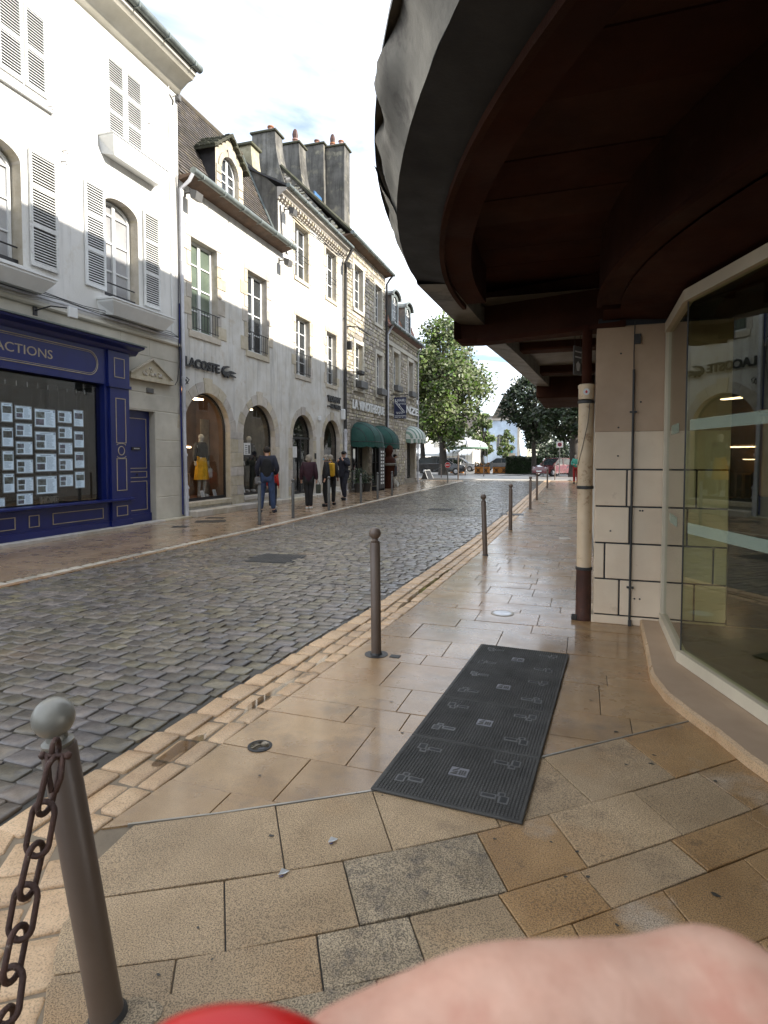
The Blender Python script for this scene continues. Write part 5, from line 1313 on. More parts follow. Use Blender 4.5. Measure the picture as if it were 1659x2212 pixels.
colsn = [('leftmost', -4.64, -4.42, [(2.0, 2.33), (1.60, 1.93), (1.22, 1.55), (.85, 1.18)], False), ('second', -4.39, -4.06, [(2.06, 2.30), (1.77, 2.01), (1.47, 1.71), (1.16, 1.41), (.86, 1.11)], True),
         ('middle', -4.02, -3.58, [(1.95, 2.28), (1.56, 1.89), (1.18, 1.51), (.79, 1.12)], True), ('fourth', -3.54, -3.22, [(2.05, 2.28), (1.77, 2.0), (1.48, 1.71), (1.19, 1.42), (.90, 1.13)], True), ('rightmost', -3.19, -2.95, [(2.0, 2.32), (1.61, 1.93), (1.23, 1.55), (.86, 1.18)], False),
         ('far left hidden', -5.0, -4.68, [(2.0, 2.3), (1.6, 1.93), (1.2, 1.5)], True)]
sd_ = 0
for cn, x0, x1, zs, wide in colsn[:5]:
    for i, (z0, z1) in enumerate(reversed(sorted(zs))):
        lb = f'lit property card, {ordn[i]} from the top in the {cn} column of the blue shop window' if i else f'lit property card, topmost in the {cn} column of the blue shop window'
        card(x0, x1, z0, z1, lb, wide=wide, seed=sd_); sd_ += 1
card(-4.4, -4.08, .63, .84, 'lit property card standing on the floor of the blue shop window', seed=77)
card(-4.8, -4.6, .63, .79, 'small colourful card standing at the left end of the blue shop window floor', seed=78)
t = fthing('word_ornament', -3.75, 'pale standing letters on the floor of the blue shop window', 'ornament', y=YF + .2, z=.62)
m = MB(); text_wall(m, 'HOME', -3.93, .625, .36, .13, YF + .2, .04, bold=.03); part('letter', m, 'greyhair', t)
lampb = MB(); lampb.tube([(-3.95, 0, 3.93), (-3.95, -.35, 3.98), (-3.72, -.5, 3.99)], .012, 6); lampb.box(-3.99, -3.91, -.02, 0, 3.85, 4.0); bl = part('bracket_lamp', lampb, 'iron', b1)
m = MB(); m.cbox(-3.76, -3.58, -.56, -.5, 3.83, 4.01, .01); part('lamp_head', m, 'white', bl)
# plinth step
for x0, x1 in [(-9.4, -5.6), (-5.6, -3.5), (-3.5, -1.9), (-1.9, -.9), (-.9, .06)]:
    m = MB(); m.cbox(x0, x1 - .006, -.38 if x0 < -1.95 else -.22, .0, -.02, .085 if x0 < -1.95 else .06, .012); part('plinth_stone', m, 'limestone', b1)

# ---------------------------------------------------------------- B2 two storeys, tiled roof with dormer
b2 = fthing('town_house', 0.02, 'pale two-storey house with brown tiled roof, arched dormer and two large arched shop windows', 'house')
a1 = (.06, 2.06, .36, 2.12, .94); a2 = (2.72, 4.58, .36, 2.08, .90)
w1_ = (.42, 1.52, 4.5, 6.72, 0); w2_ = (3.02, 4.12, 4.46, 6.72, 0)
ops = [a1, a2, w1_, w2_]
m = MB(); wall_mesh(m, .02, 4.9, -.05, 7.95, ops); part('wall', m, 'plgrey', b2)
for o, q in ((w1_, .24), (w2_, .24), (a1, .2), (a2, .2)):
    m = MB(); reveal(m, o, q); part('stone_reveal', m, 'limestone', b2)
casement(b2, w1_, .16, rows=4, pane='panegreen', th=.07); casement(b2, w2_, .16, rows=4, pane='pane', th=.07)
surround(b2, w1_, 3, .18, .36); surround(b2, w2_, 5, .16, .34)
railing(b2, w1_[0], w1_[1], 4.52, 5.05, n=9); railing(b2, w2_[0], w2_[1], 4.5, 5.02, n=9)
voussoirs(b2, a1[0], a1[1], a1[3], a1[4], .27, 11, .1, 1); voussoirs(b2, a2[0], a2[1], a2[3], a2[4], .27, 11, .1, 2)
def pier(parent, x0, x1, z0, z1, seed, split=True):
    r_ = random.Random(seed); z = z0; k = 0
    while z < z1 - .05:
        h = min(r_.uniform(.24, .4), z1 - z)
        if z1 - z - h < .14: h = z1 - z
        if split and k % 2: c = x0 + (x1 - x0) * r_.uniform(.35, .65); stone(parent, x0, c - .003, z, z + h); stone(parent, c + .003, x1, z, z + h)
        else: stone(parent, x0, x1, z, z + h)
        z += h; k += 1
pier(b2, 2.07, 2.71, .14, 2.14, 4); pier(b2, 4.59, 4.86, .2, 2.2, 6, False); pier(b2, .0 + .02, .055, .2, 2.3, 8, False)
for i, (x0, x1) in enumerate([(0.06, .75), (.75, 1.35), (1.35, 2.1), (2.1, 2.85)]):
    m = MB(); m.cbox(x0, x1 - .008, -.34, 0, .01, .17, .018); part('step_stone', m, 'limestone', b2)
for a in (a1, a2):
    m = MB(); m.cbox(a[0], a[1], -.06, .3, .24, .355, .012); part('window_sill', m, 'limestone', b2)
for i, (x0, x1) in enumerate([(2.85, 3.7), (3.7, 4.5), (4.5, 4.95)]):
    m = MB(); m.cbox(x0, x1 - .008, -.3, 0, .01, .14, .015); part('step_stone', m, 'limestone', b2)
def shopglass(parent, o, y=.15, fr='dark', dep=1.3, col='shopwall', th=.045, door=False, lamps=True, lampE=26):
    a, b, c, d, rise = o; m = MB()
    P = [(a, c)] + arch_pts(a, b, d, rise) + [(b, c)]; Q = [(a + th, c + th * 1.6)] + arch_pts(a + th, b - th, d, rise - th) + [(b - th, c + th * 1.6)]
    n = len(P)
    for i in range(n):
        p, q, pi, qi = P[i], P[(i + 1) % n], Q[i], Q[(i + 1) % n]
        m.add([(p[0], y, p[1]), (q[0], y, q[1]), (qi[0], y, qi[1]), (pi[0], y, pi[1]), (p[0], y + .05, p[1]), (q[0], y + .05, q[1]), (qi[0], y + .05, qi[1]), (pi[0], y + .05, pi[1])], [(0, 1, 2, 3), (3, 2, 6, 7), (0, 1, 5, 4)])
    fr_ = part('shop_window', m, fr, parent)
    m = MB(); m.add([(x, y + .025, z) for x, z in Q], [tuple(range(n))]); part('glass_pane', m, 'glass', fr_)
    m = MB(); y0, y1 = y + .06, y + dep; A_, B_ = a - .05, b + (.55 if door is False else .1); T_ = d + rise + .1
    m.quad((A_, y1, c), (B_, y1, c), (B_, y1, T_), (A_, y1, T_)); m.quad((A_, y0, c), (A_, y1, c), (A_, y1, T_), (A_, y0, T_)); m.quad((B_, y0, c), (B_, y1, c), (B_, y1, T_), (B_, y0, T_))
    m.quad((A_, y0, T_), (B_, y0, T_), (B_, y1, T_), (A_, y1, T_)); part('shop_interior', m, col, parent)
    m = MB(); m.quad((A_, y0, c + .012), (B_, y0, c + .012), (B_, y1, c + .012), (A_, y1, c + .012)); part('shop_floor', m, 'shopwood', parent)
    return fr_
shopglass(b2, a1); shopglass(b2, a2, col='greycloth')
m = MB(); m.box(.1, 1.7, .98, 1.02, 1.70, 1.735); m.box(.1, 1.5, 1.2, 1.23, 1.38, 1.4); m.box(.5, 1.6, .5, .7, 2.95, 2.98); part('lamp_strip', m, 'lamp', b2)
m = MB(); m.box(.05, 1.8, 1.05, 1.4, 1.75, 1.78); m.box(.05, 1.8, 1.05, 1.4, 1.1, 1.12); part('shelf', m, 'shopwall', b2)
m = MB(); m.box(2.1, 2.5, .95, .97, .4, 2.5); part('backdrop', m, 'greyhair', b2)
m = MB(); m.box(3.3, 4.3, .6, .7, 2.9, 2.93); part('lamp_strip', m, 'lamp', b2)
m = MB()
for (x0, x1, y0, y1, z0, z1) in [(1.10, 1.13, .8, .83, .37, 1.0), (1.34, 1.37, .8, .83, .37, 1.0), (1.10, 1.13, 1.01, 1.04, .37, 1.0), (1.34, 1.37, 1.01, 1.04, .37, 1.0), (1.08, 1.39, .78, 1.05, 1.0, 1.03), (1.12, 1.36, .81, .83, .6, .63)]: m.box(x0, x1, y0, y1, z0, z1)
single_st = fthing('bar_stool', 1.2, 'wooden stool at the left side of the first arched shop window', 'stool', y=.8, z=.37); part('stool_frame', m, 'orangepanel', single_st)
# signs: raised letters and the reptile emblem
sg = fthing('shop_sign', .1, 'black raised letters with reptile emblem above the first arch', 'sign', z=3.6)
m = MB(); text_wall(m, 'LACOSTE', .10, 3.60, 1.42, .235, -.045, .03, bold=.035); part('lettering', m, 'dark', sg)
m = MB(); cx0, cz0 = 1.62, 3.58
def crocT(x, z): return (cx0 + x, cz0 + z)
m.prism([crocT(*q) for q in [(.02, .03), (.10, .005), (.20, .0), (.30, .02), (.36, .04), (.36, .125), (.26, .13), (.16, .12), (.07, .12)]], -.075, -.03)      # trunk
m.prism([crocT(*q) for q in [(.34, .04), (.50, .02), (.66, .01), (.64, .04), (.50, .065), (.36, .085)]], -.075, -.03)                                      # lower jaw
m.prism([crocT(*q) for q in [(.34, .09), (.48, .10), (.66, .12), (.66, .14), (.50, .165), (.40, .17), (.32, .14)]], -.075, -.03)                          # upper jaw
m.prism([crocT(*q) for q in [(.02, .03), (.07, .12), (.09, .17), (.16, .21), (.30, .235), (.38, .27), (.24, .275), (.10, .25), (.02, .19), (-.01, .11)]], -.075, -.03)   # tail thrown up
for x in (.1, .24): m.prism([crocT(x, .03), crocT(x + .05, .03), crocT(x + .07, -.035), crocT(x + .02, -.035)], -.075, -.03)
part('emblem', m, 'dark', sg)
m = MB()
for (x, z, w_, h_) in [(.2, .075, .1, .012), (.32, .07, .08, .01), (.12, .1, .05, .012), (.47, .09, .05, .01)]: m.box(cx0 + x, cx0 + x + w_, -.079, -.075, cz0 + z, cz0 + z + h_)
part('emblem_line', m, 'matplate', sg)
m = MB()
for k in range(4): m.tube([(.02 + k * .05, -.02, 3.32 + .02 * (k % 2)), (.06 + k * .04, -.09, 3.28 - .05 * (k % 3)), (.05 + k * .05, -.04, 3.12 + .04 * k)], .011, 5)
part('cable', m, 'iron', b2)
# eaves, gutter, pipes, lights
soffit(b2, .02, 5.15, .36, 7.98, 'soffitwood', dz=.0, rafters=False); gutter(b2, .0, 5.25, .40, 8.02, .08)
pipe_run(b2, [(.02, -.38, 7.95), (.0, -.3, 7.8), (-.03, -.08, 7.62), (-.02, -.08, 3.6), (-.02, -.08, 2.0)], .042, 'pipewhite', (6.0, 3.3, 2.55))
pipe_run(b2, [(-.02, -.08, 2.0), (.01, -.08, .75)], .042, 'pipewhite', (1.5,)); pipe_run(b2, [(.01, -.085, .78), (.02, -.085, -.0)], .055, 'pipewhite', (.72, .5))
m = MB(); m.tube([(-.10, -.05, 5), (-.1, -.05, 3), (-.09, -.06, .5), (-.08, -.05, .1)], .02, 6); part('cable_duct', m, 'bluecloth', b2)
floodlight(b2, -.02 + .25, 7.62, -.32); floodlight(b2, 4.93, 7.55, -.32)
# roof
RY0, RZ0, RY1, RZ1 = -.02, 8.05, 1.25, 10.95
rf2 = roof_plane(b2, .02, 4.86, RY0, RZ0, RY1, RZ1, 'tile')
tiles(rf2, .03, 4.84, RY0, RZ0, RY1, RZ1, 'tile', .165, .105, 300, skip=lambda x, l: 1.5 < x < 2.95 and l < 1.55)
m = MB(); m.tube([(.02, RY1, RZ1), (4.86, RY1, RZ1)], .08, 8); part('ridge', m, 'tile', rf2)
roof_plane(b2, .02, 4.86, 5, 8.5, RY1, RZ1, 'tile')
m = MB(); m.tube([(4.87, RY0 - .05, RZ0), (4.87, RY1, RZ1 + .05)], .035, 6); part('verge', m, 'zinc', rf2)
gable_body(b2, .02, 4.9, 7.95, 5, None, 10.8, 1.25)
# dormer
d0, d1 = 1.80, 2.62
op = (d0, d1, 8.25, 8.98, .40)
m = MB(); wall_mesh(m, 1.55, 2.87, 8.1, 9.40, [op], y=.02); m.prism([(1.55, 9.40), (2.87, 9.40), (2.21, 9.92)], .02, .03); dm = part('dormer', m, 'limestone', b2)
m = MB(); reveal(m, op, .16, .02); part('dormer_reveal', m, 'limestone', dm)
m = MB(); 
for x in (1.56, 2.86):
    m = MB(); m.quad((x, .02, 8.1), (x, 1.0, 8.1), (x, 1.0, 9.4), (x, .02, 9.4)); part('dormer_cheek', m, 'slate', dm)
casement(b2, (op[0] + .02, op[1] - .02, op[2], op[3], op[4] - .02), .12, rows=3, th=.06)
voussoirs(b2, d0, d1, 8.98, .40, .13, 7, .04, 9, y0=-.01)
for k in range(4): stone(b2, 1.57, 1.79, 8.12 + .22 * k, 8.33 + .22 * k, -.004, .05); stone(b2, 2.63, 2.86, 8.12 + .22 * k, 8.33 + .22 * k, -.004, .05)
for sg_ in (-1, 1):
    m = MB(); x1 = 2.21 + sg_ * .84
    m.add([(2.21, -.1, 10.02), (x1, -.1, 9.36), (x1, 1.3, 9.36), (2.21, 1.3, 10.02), (2.21, -.1, 9.95), (x1, -.1, 9.28), (x1, 1.3, 9.28), (2.21, 1.3, 9.95)], [(0, 1, 2, 3), (4, 5, 6, 7), (0, 1, 5, 4), (1, 2, 6, 5)])
    dr_ = part('dormer_roof', m, 'moss', dm)
m = MB(); rq = random.Random(3)
for sg_ in (-1, 1):
    for i in range(5):
        for j in range(9):
            t = i / 5; x = 2.21 + sg_ * (.84 * (1 - t) - .08); z = 9.38 + .66 * t + .02; y = -.1 + j * .155
            m.add([(x - .09, y, z - sg_ * 0 + (-.07 if 1 else 0) + .0), (x + .09, y, z + (-.07)), (x + .09, y + .145, z - .05), (x - .09, y + .145, z - .05)], [(0, 1, 2, 3)]) if 0 else m.cbox(x - .09, x + .09, y, y + .145, z - .05 + rq.uniform(-.01, .01), z + rq.uniform(-.01, .015), .01)
part('tile', m, 'moss', b2, kind='stuff')

# ---------------------------------------------------------------- B3 three storeys
b3 = fthing('town_house', 4.9, 'narrow three-storey cream house with moulded cornice and two small shop arches', 'house')
t1 = (6.05, 7.1, 7.45, 9.18, 0); t2 = (8.63, 9.64, 7.45, 9.22, 0); l1 = (6.08, 7.18, 4.22, 6.17, 0); l2 = (8.67, 9.63, 4.22, 6.17, 0)
a3 = (5.80, 7.42, .2, 2.10, .80); a4 = (8.38, 9.98, .3, 2.10, .78)
ops = [t1, t2, l1, l2, a3, a4]
m = MB(); wall_mesh(m, 4.9, 10.4, -.05, 9.5, ops); part('wall', m, 'plgrey', b3)
for k, o in enumerate(ops):
    m = MB(); reveal(m, o, .24 if k < 4 else .2); part('stone_reveal', m, 'limestone', b3)
for o in ops[:4]: casement(b3, o, .16, rows=3 if o[2] > 7 else 4, th=.065)
for i, o in enumerate(ops[:4]): surround(b3, o, 20 + i, .12, .28, lint=.2, sill=.14, outw=.08)
for o in (l1, l2): railing(b3, o[0], o[1], 4.25, 4.95, n=7)
for o in (t1, t2):
    m = MB(); m.tube([(o[0], -.02, 8.25), (o[1], -.02, 8.25)], .012, 5); m.tube([(o[0], -.02, 8.1), (o[1], -.02, 8.1)], .01, 5); part('guard_bar', m, 'iron', b3)
voussoirs(b3, *a3[:2], a3[3], a3[4], .22, 9, .08, 31); voussoirs(b3, *a4[:2], a4[3], a4[4], .22, 9, .08, 32)
pier(b3, 5.5, 5.77, .2, 2.2, 41, False); pier(b3, 7.43, 7.68, .2, 2.2, 42, False); pier(b3, 8.08, 8.35, .2, 2.2, 43, False); pier(b3, 9.99, 10.25, .2, 2.2, 44, False)
shopglass(b3, a3, th=.06, col='charcoal'); shopglass(b3, a4, col='shopwall')
m = MB(); m.box(6.6, 6.66, .1, .149, .25, 2.1); m.box(5.86, 7.36, .1, .149, 2.08, 2.15); m.box(6.68, 6.72, .07, .1, 1.1, 1.4); part('door_frame', m, 'dark', b3)
m = MB(); m.box(6.0, 6.35, .11, .13, 1.45, 1.82); part('poster', m, 'white', b3)
m = MB(); m.box(8.9, 9.2, .9, .93, 2.55, 2.62); m.box(5.9, 6.4, 1.0, 1.03, 2.3, 2.33); part('lamp_strip', m, 'lamp', b3)
for i, x0 in enumerate([4.96, 6.1, 7.3, 8.3, 9.2]):
    m = MB(); m.cbox(x0, min(x0 + 1.1, 10.38), -.26, 0, .01, .13, .015); part('step_stone', m, 'limestone', b3)
m = MB(); m.box(7.5, 7.58, -.06, -.02, 1.4, 1.6); part('intercom', m, 'castiron', b3)
m = MB(); m.cbox(7.85, 7.97, -.1, 0, 2.78, 2.95, .02); part('alarm_box', m, 'white', b3)
m = MB(); m.cbox(10.08, 10.24, -.16, 0, 2.95, 3.38, .03); part('alarm_box', m, 'white', b3)
sg3 = fthing('shop_sign', 8.7, 'black two-line raised lettering above the fourth arch', 'sign', z=3.3)
m = MB(); text_wall(m, 'TOMMY', 8.68, 3.56, 1.3, .24, -.05, .035, bold=.06); text_wall(m, 'HILFIGER', 8.95, 3.32, 1.05, .17, -.05, .03, bold=.05); m.box(8.66, 8.9, -.06, -.03, 3.37, 3.41); part('lettering', m, 'dark', sg3)
# cornice with blocks
m = MB(); m.prism([(0, 9.42), (-.05, 9.44), (-.06, 9.52), (-.16, 9.56), (-.2, 9.62), (-.3, 9.66), (-.34, 9.74), (0, 9.8)], 4.85, 10.42, 'x'); cn3 = part('cornice', m, 'limestone', b3)
x = 4.95
while x < 10.35:
    m = MB(); m.cbox(x, x + .10, -.16, -.05, 9.46, 9.55, .008); part('cornice_block', m, 'limestone', cn3); x += .2
gutter(b3, 4.85, 10.5, .38, 9.80, .07)
floodlight(b3, 5.3, 9.25, -.32); floodlight(b3, 10.25, 9.1, -.32)
m = MB()
for k in range(3): m.tube([(4.98 + .03 * k, -.03, 9.3), (5.0 + .05 * k, -.05, 8.4), (5.35 + .05 * k, -.05, 7.9)], .01, 5)
m.tube([(5.6, -.03, 9.28), (7, -.05, 9.22), (8.5, -.05, 9.33), (10.2, -.05, 9.3)], .014, 5); m.tube([(5.6, -.03, 9.33), (7.4, -.05, 9.35), (9, -.05, 9.28), (10.2, -.05, 9.38)], .01, 5)
part('cable', m, 'iron', b3)
rf3 = roof_plane(b3, 4.85, 10.4, -.32, 9.84, 3.0, 11.6, 'slate'); roof_plane(b3, 4.85, 10.4, 6.5, 9.9, 3.0, 11.6, 'slate')
tiles(rf3, 4.9, 10.35, -.30, 9.85, 3.0, 11.6, 'moss', .25, .2, 300)
gable_body(b3, 4.9, 10.4, 9.8, 6.5, None, 12.4, 3.0)
m = MB(); m.box(4.8, 5.1, -.3, 0, 9.5, 9.82) if 0 else None
def chimney(parent, s0, s1, y0, y1, z0, z1, pots=((.5, .5),), flare=.0, mat='gablegrey', tall=()):
    m = MB(); f = flare
    n = 6; vs = []; fs = []
    for i in range(n + 1):
        t = i / n; e = f * (1 - t) ** 2
        z = z0 + (z1 - z0) * t
        vs += [(s0 - e * .3, y0 - e, z), (s1 + e * .3, y0 - e, z), (s1 + e * .3, y1 + e, z), (s0 - e * .3, y1 + e, z)]
        if i:
            o = 4 * i
            for k in range(4): fs.append((o - 4 + k, o - 4 + (k + 1) % 4, o + (k + 1) % 4, o + k))
    fs.append((4 * n, 4 * n + 1, 4 * n + 2, 4 * n + 3)); m.add(vs, fs)
    c = part('chimney', m, mat, parent)
    m = MB(); m.cbox(s0 - .08, s1 + .08, y0 - .08, y1 + .08, z1, z1 + .09, .02); part('chimney_cap', m, 'moss', c)
    for k, (a, b) in enumerate(pots):
        x, y = s0 + (s1 - s0) * a, y0 + (y1 - y0) * b
        m = MB(); h = .32; m.lathe([(.13, z1 + .05), (.11, z1 + .1), (.105, z1 + h), (.14, z1 + h + .02), (.14, z1 + h + .07), (.09, z1 + h + .07)], x, y, 10); part('chimney_pot', m, 'redtile', c, 40)
        if k in tall:
            m = MB(); m.lathe([(.12, z1 + h + .08), (.14, z1 + h + .25), (.10, z1 + h + .42), (.05, z1 + h + .5)], x, y, 8); part('pot_cowl', m, 'rust', c)
    return c
chimney(b3, 4.95, 5.45, .95, 1.35, 10.3, 11.25, (), .12, 'rubble')

# ---------------------------------------------------------------- rubble masonry
def rubble(parent, s0, s1, z0, z1, ops, nparts, seed, hmin=.11, hmax=.2, wmin=.14, wmax=.42, y0=-.02, mat='rubble'):
    r_ = random.Random(seed); st = []; z = z0
    while z < z1 - .06:
        h = min(r_.uniform(hmin, hmax), z1 - z); x = s0 + .01
        while x < s1 - .05:
            w_ = min(r_.uniform(wmin, wmax), s1 - .01 - x)
            a, b, c, d = x, x + w_, z, z + h
            for o in ops:
                if a < o[1] and b > o[0] and c < o[3] and d > o[2]:
                    if a < o[0] - .05: b = o[0] - .01
                    elif b > o[1] + .05: a = o[1] + .01
                    else: a = b
            if b - a > .06: st.append((a, b, c, d))
            x += w_ if w_ > .06 else .3
        z += h
    def geo(mb, a, b, c, d):
        g2 = .009; j = lambda: r_.uniform(-.018, .018)
        q = [(a + g2 + j(), c + g2 + j() * .5), (b - g2 + j(), c + g2 + j() * .5), (b - g2 + j(), d - g2 + j() * .5), (a + g2 + j(), d - g2 + j() * .5)]
        cx, cz = (a + b) / 2, (c + d) / 2; pr = y0 - r_.uniform(0, .02)
        vs = [(x, .02, z) for x, z in q] + [(x, y0 + .012, z) for x, z in q] + [(cx + (x - cx) * .8, pr, cz + (z - cz) * .75) for x, z in q]
        mb.add(vs, [(0, 1, 5, 4), (1, 2, 6, 5), (2, 3, 7, 6), (3, 0, 4, 7), (4, 5, 9, 8), (5, 6, 10, 9), (6, 7, 11, 10), (7, 4, 8, 11), (8, 9, 10, 11)])
    st.sort(key=lambda q: -(q[1] - q[0]) * (q[3] - q[2]) / (q[0] + 12) ** 2)
    for q in st[:nparts]:
        m = MB(); geo(m, *q); part('wall_stone', m, mat, parent, 30)
    m = MB()
    for q in st[nparts:]: geo(m, *q)
    if m.v: part('wall_stone', m, mat, parent, 30, kind='stuff')
# ---------------------------------------------------------------- B4 rubble house with wine shop
b4 = fthing('town_house', 10.4, 'rough stone house with green awnings and tall grey chimneys', 'house')
q1 = (11.6, 12.68, 7.75, 9.55, 0); q2 = (14.4, 15.38, 7.75, 9.5, 0); q3 = (11.72, 12.68, 4.42, 6.3, 0); q4 = (14.6, 15.5, 4.42, 6.33, 0)
g1 = (11.3, 13.3, .1, 2.3, .5); g2_ = (14.0, 15.7, .1, 2.3, .5)
ops = [q1, q2, q3, q4, g1, g2_]
m = MB(); wall_mesh(m, 10.4, 16, -.05, 10.3, ops); part('wall', m, 'mortar', b4)
for o in ops:
    m = MB(); reveal(m, o, .25); part('stone_reveal', m, 'limestone', b4)
for o in ops[:4]: casement(b4, o, .17, rows=4, th=.06)
for i, o in enumerate(ops[:4]):
    surround(b4, o, 50 + i, .16, .2, mat='ashlar', y0=-.045, lint=.2, sill=.15, outw=.14)
mops = [(o[0] - .2, o[1] + .2, o[2] - .18, o[3] + o[4] + .22) for o in ops[:4]] + [(o[0] - .15, o[1] + .15, o[2] - .1, o[3] + o[4] + .1) for o in ops[4:]]
rubble(b4, 10.45, 16, 0, 10.3, mops, 290, 11)
for o in (q3, q4):
    m = MB(); m.cbox(o[0] + .05, o[1] - .05, -.28, -.05, 4.42, 4.72, .02); part('planter_box', m, 'matplate', b4)
for o in (g1, g2_):
    m = MB(); m.quad((o[0], .3, .1), (o[1], .3, .1), (o[1], .3, 2.8), (o[0], .3, 2.8)); part('shop_backing', m, 'interiordark', b4)
    casement(b4, (o[0] + .05, o[1] - .05, .12, o[3], .45), .22, rows=2, frame='dark', th=.09, cols=3)
soffit(b4, 10.35, 16.05, .38, 10.32, rafters=False); gutter(b4, 10.35, 16.15, .42, 10.36, .08)
rf4 = roof_plane(b4, 10.4, 16, -.35, 10.38, 2.7, 13.3, 'tile'); roof_plane(b4, 10.4, 16, 7.0, 10.4, 2.7, 13.3, 'tile')
gable_body(b4, 10.4, 16, 10.35, 7, None, 13.35, 2.7, 'gablegrey')
# rubble of the gable that rises over the neighbour's roof
def gstone(parent, s, n_, seed, ry=2.7, rz=13.3):
    r_ = random.Random(seed); m = MB(); k = 0
    for i in range(n_):
        y = r_.uniform(-.1, 5.6); zt = 10.5 + (rz - 10.5) * (y / ry if y < ry else (7 - y) / (7 - ry)); z = r_.uniform(max(9.9, zt - 1.5), zt - .05)
        w_, h = r_.uniform(.1, .22), r_.uniform(.06, .12); m.cbox(s - .03 - r_.uniform(0, .02), s + .02, y, y + w_, z, min(z + h, zt), .02)
    part('wall_stone', m, 'rubble', parent, kind='stuff')
gstone(b4, 10.4, 520, 3)
m = MB(); m.tube([(10.38, -.35, 10.44), (10.38, 2.7, 13.38)], .07, 6); m.tube([(10.38, 2.7, 13.38), (10.38, 7, 10.5)], .07, 6); part('coping', m, 'moss', b4)
chimney(b4, 10.35, 11.0, 2.95, 4.0, 12.6, 14.8, ((.5, .35),), .5)
chimney(b4, 12.7, 13.4, 3.0, 4.0, 12.6, 15.5, ((.5, .35),), .5, tall=(0,))
chimney(b4, 15.2, 15.95, 1.8, 2.75, 11.2, 16.45, ((.4, .3), (.5, .8)), .0, tall=(1,)); chimney(b4, 14.95, 15.6, 2.78, 3.75, 11.5, 16.55, ((.5, .5),), .1)
m = MB(); m.cbox(13.3, 14.1, 2.5, 2.6, 13.2, 13.6, .02) ; part('skylight', m, 'skyblue', b4)
pipe_run(b4, [(10.42, -.38, 9.7), (10.36, -.12, 9.2), (10.36, -.1, 5.0), (10.36, -.1, 2.6)], .06, 'castiron', (7, 4.5)); pipe_run(b4, [(10.36, -.1, 2.6), (10.36, -.1, 0)], .065, 'pipewhite', (2.5, 1.2))
pipe_run(b4, [(15.98, -.42, 10.3), (15.95, -.25, 10.1), (15.97, -.1, 9.9), (15.97, -.1, 3.0), (15.97, -.1, 0)], .05, 'castiron', (7, 4, 2))
m = MB(); m.add([(10.7, -.02, 6.8), (13.0, -.02, 6.8), (13.0, -.5, 6.83), (10.7, -.5, 6.83), (10.7, -.02, 6.84), (13.0, -.02, 6.84), (13.0, -.5, 6.87), (10.7, -.5, 6.87)], [(0, 1, 2, 3), (4, 5, 6, 7), (0, 1, 5, 4), (1, 2, 6, 5), (2, 3, 7, 6), (3, 0, 4, 7)])
part('glass_shelf', m, 'matplate', b4) if 0 else None
m = MB()
for k in range(9): m.box(10.95 + k * .17, 11.06 + k * .17, -.5, -.42, 6.7, 6.74); 
m.tube([(10.8, -.02, 6.78), (10.85, -.46, 6.74), (12.5, -.46, 6.74)], .03, 6); part('lamp_rail', m, 'castiron', b4)
m = MB(); m.tube([(10.5, 0, 4.9), (10.5, -.4, 4.9), (10.9, -.5, 4.9)], .02, 6); m.cbox(10.85, 11.25, -.62, -.4, 4.83, 5.0, .03); part('floodlight', m, 'castiron', b4)
m = MB(); m.cbox(10.55, 10.7, -.3, -.05, 5.8, 6.15, .03); part('floodlight', m, 'castiron', b4)
sg4 = fthing('shop_sign', 11.3, 'large pale raised capitals on the rough stone wall above the green awnings', 'sign', z=3.4)
m = MB(); text_wall(m, 'LA VINOTHEQUE', 11.2, 3.42, 4.35, .47, -.10, .04, bold=.03); part('lettering', m, 'white', sg4)
def awning(s0, s1, zt, zb, out, lb, mat='awngreen', stripes=False):
    t = fthing('awning', s0, lb, 'awning', None if stripes else 'green awnings of the wine shop', z=zb)
    c = (s0 + s1) / 2; n = 18; ribs = 7
    def P(i, j):
        a = math.pi * i / n; b = math.pi / 2 * j / 6
        x = c - (s1 - s0) / 2 * math.cos(a) * (1 if stripes else 1)
        r = math.sin(a)
        y = -.03 - out * math.sin(b) * (r ** .6); z = zb + (zt - zb) * math.cos(b) * (r ** .55 if r > 0 else 0)
        return (x, y, z)
    m = MB(); vs = []; fs = []; mi = []
    for i in range(n + 1):
        for j in range(7): vs.append(P(i, j))
    for i in range(n):
        for j in range(6): fs.append((i * 7 + j, i * 7 + 7 + j, i * 7 + 8 + j, i * 7 + j + 1))
    if stripes:
        for i in range(n):
            f6 = fs[i * 6:(i + 1) * 6]; m.m += [i % 2] * 6
        m.v = vs; m.f = fs
    else: m.add(vs, fs)
    part('canvas', m, [mat, 'awnstripeg'] if stripes else mat, t, True)
    m = MB(); vs = []; fs = []
    for i in range(n + 1):
        x, y, z = P(i, 6); k = .05 * abs(math.sin(i * math.pi / 3)); vs += [(x, y, z + .002), (x, y - .01, z - .2 - k)]
        if i: fs.append((2 * i - 2, 2 * i, 2 * i + 1, 2 * i - 1)); m.m.append((i % 2) if stripes else 0)
    m.v = vs; m.f = fs; part('valance', m, [mat, 'awnstripeg'] if stripes else mat, t)
    m = MB()
    for i in (3, 6, 9, 12, 15): m.tube([P(i, j) for j in range(7)], .012, 5)
    m.tube([P(i, 6) for i in range(n + 1)], .014, 5); part('rib', m, 'iron' if not stripes else 'white', t)
awning(11.15, 13.55, 3.0, 2.12, .95, 'nearer dark green dome awning of the wine shop'); awning(13.85, 16.0, 2.98, 2.1, .95, 'further dark green dome awning of the wine shop')

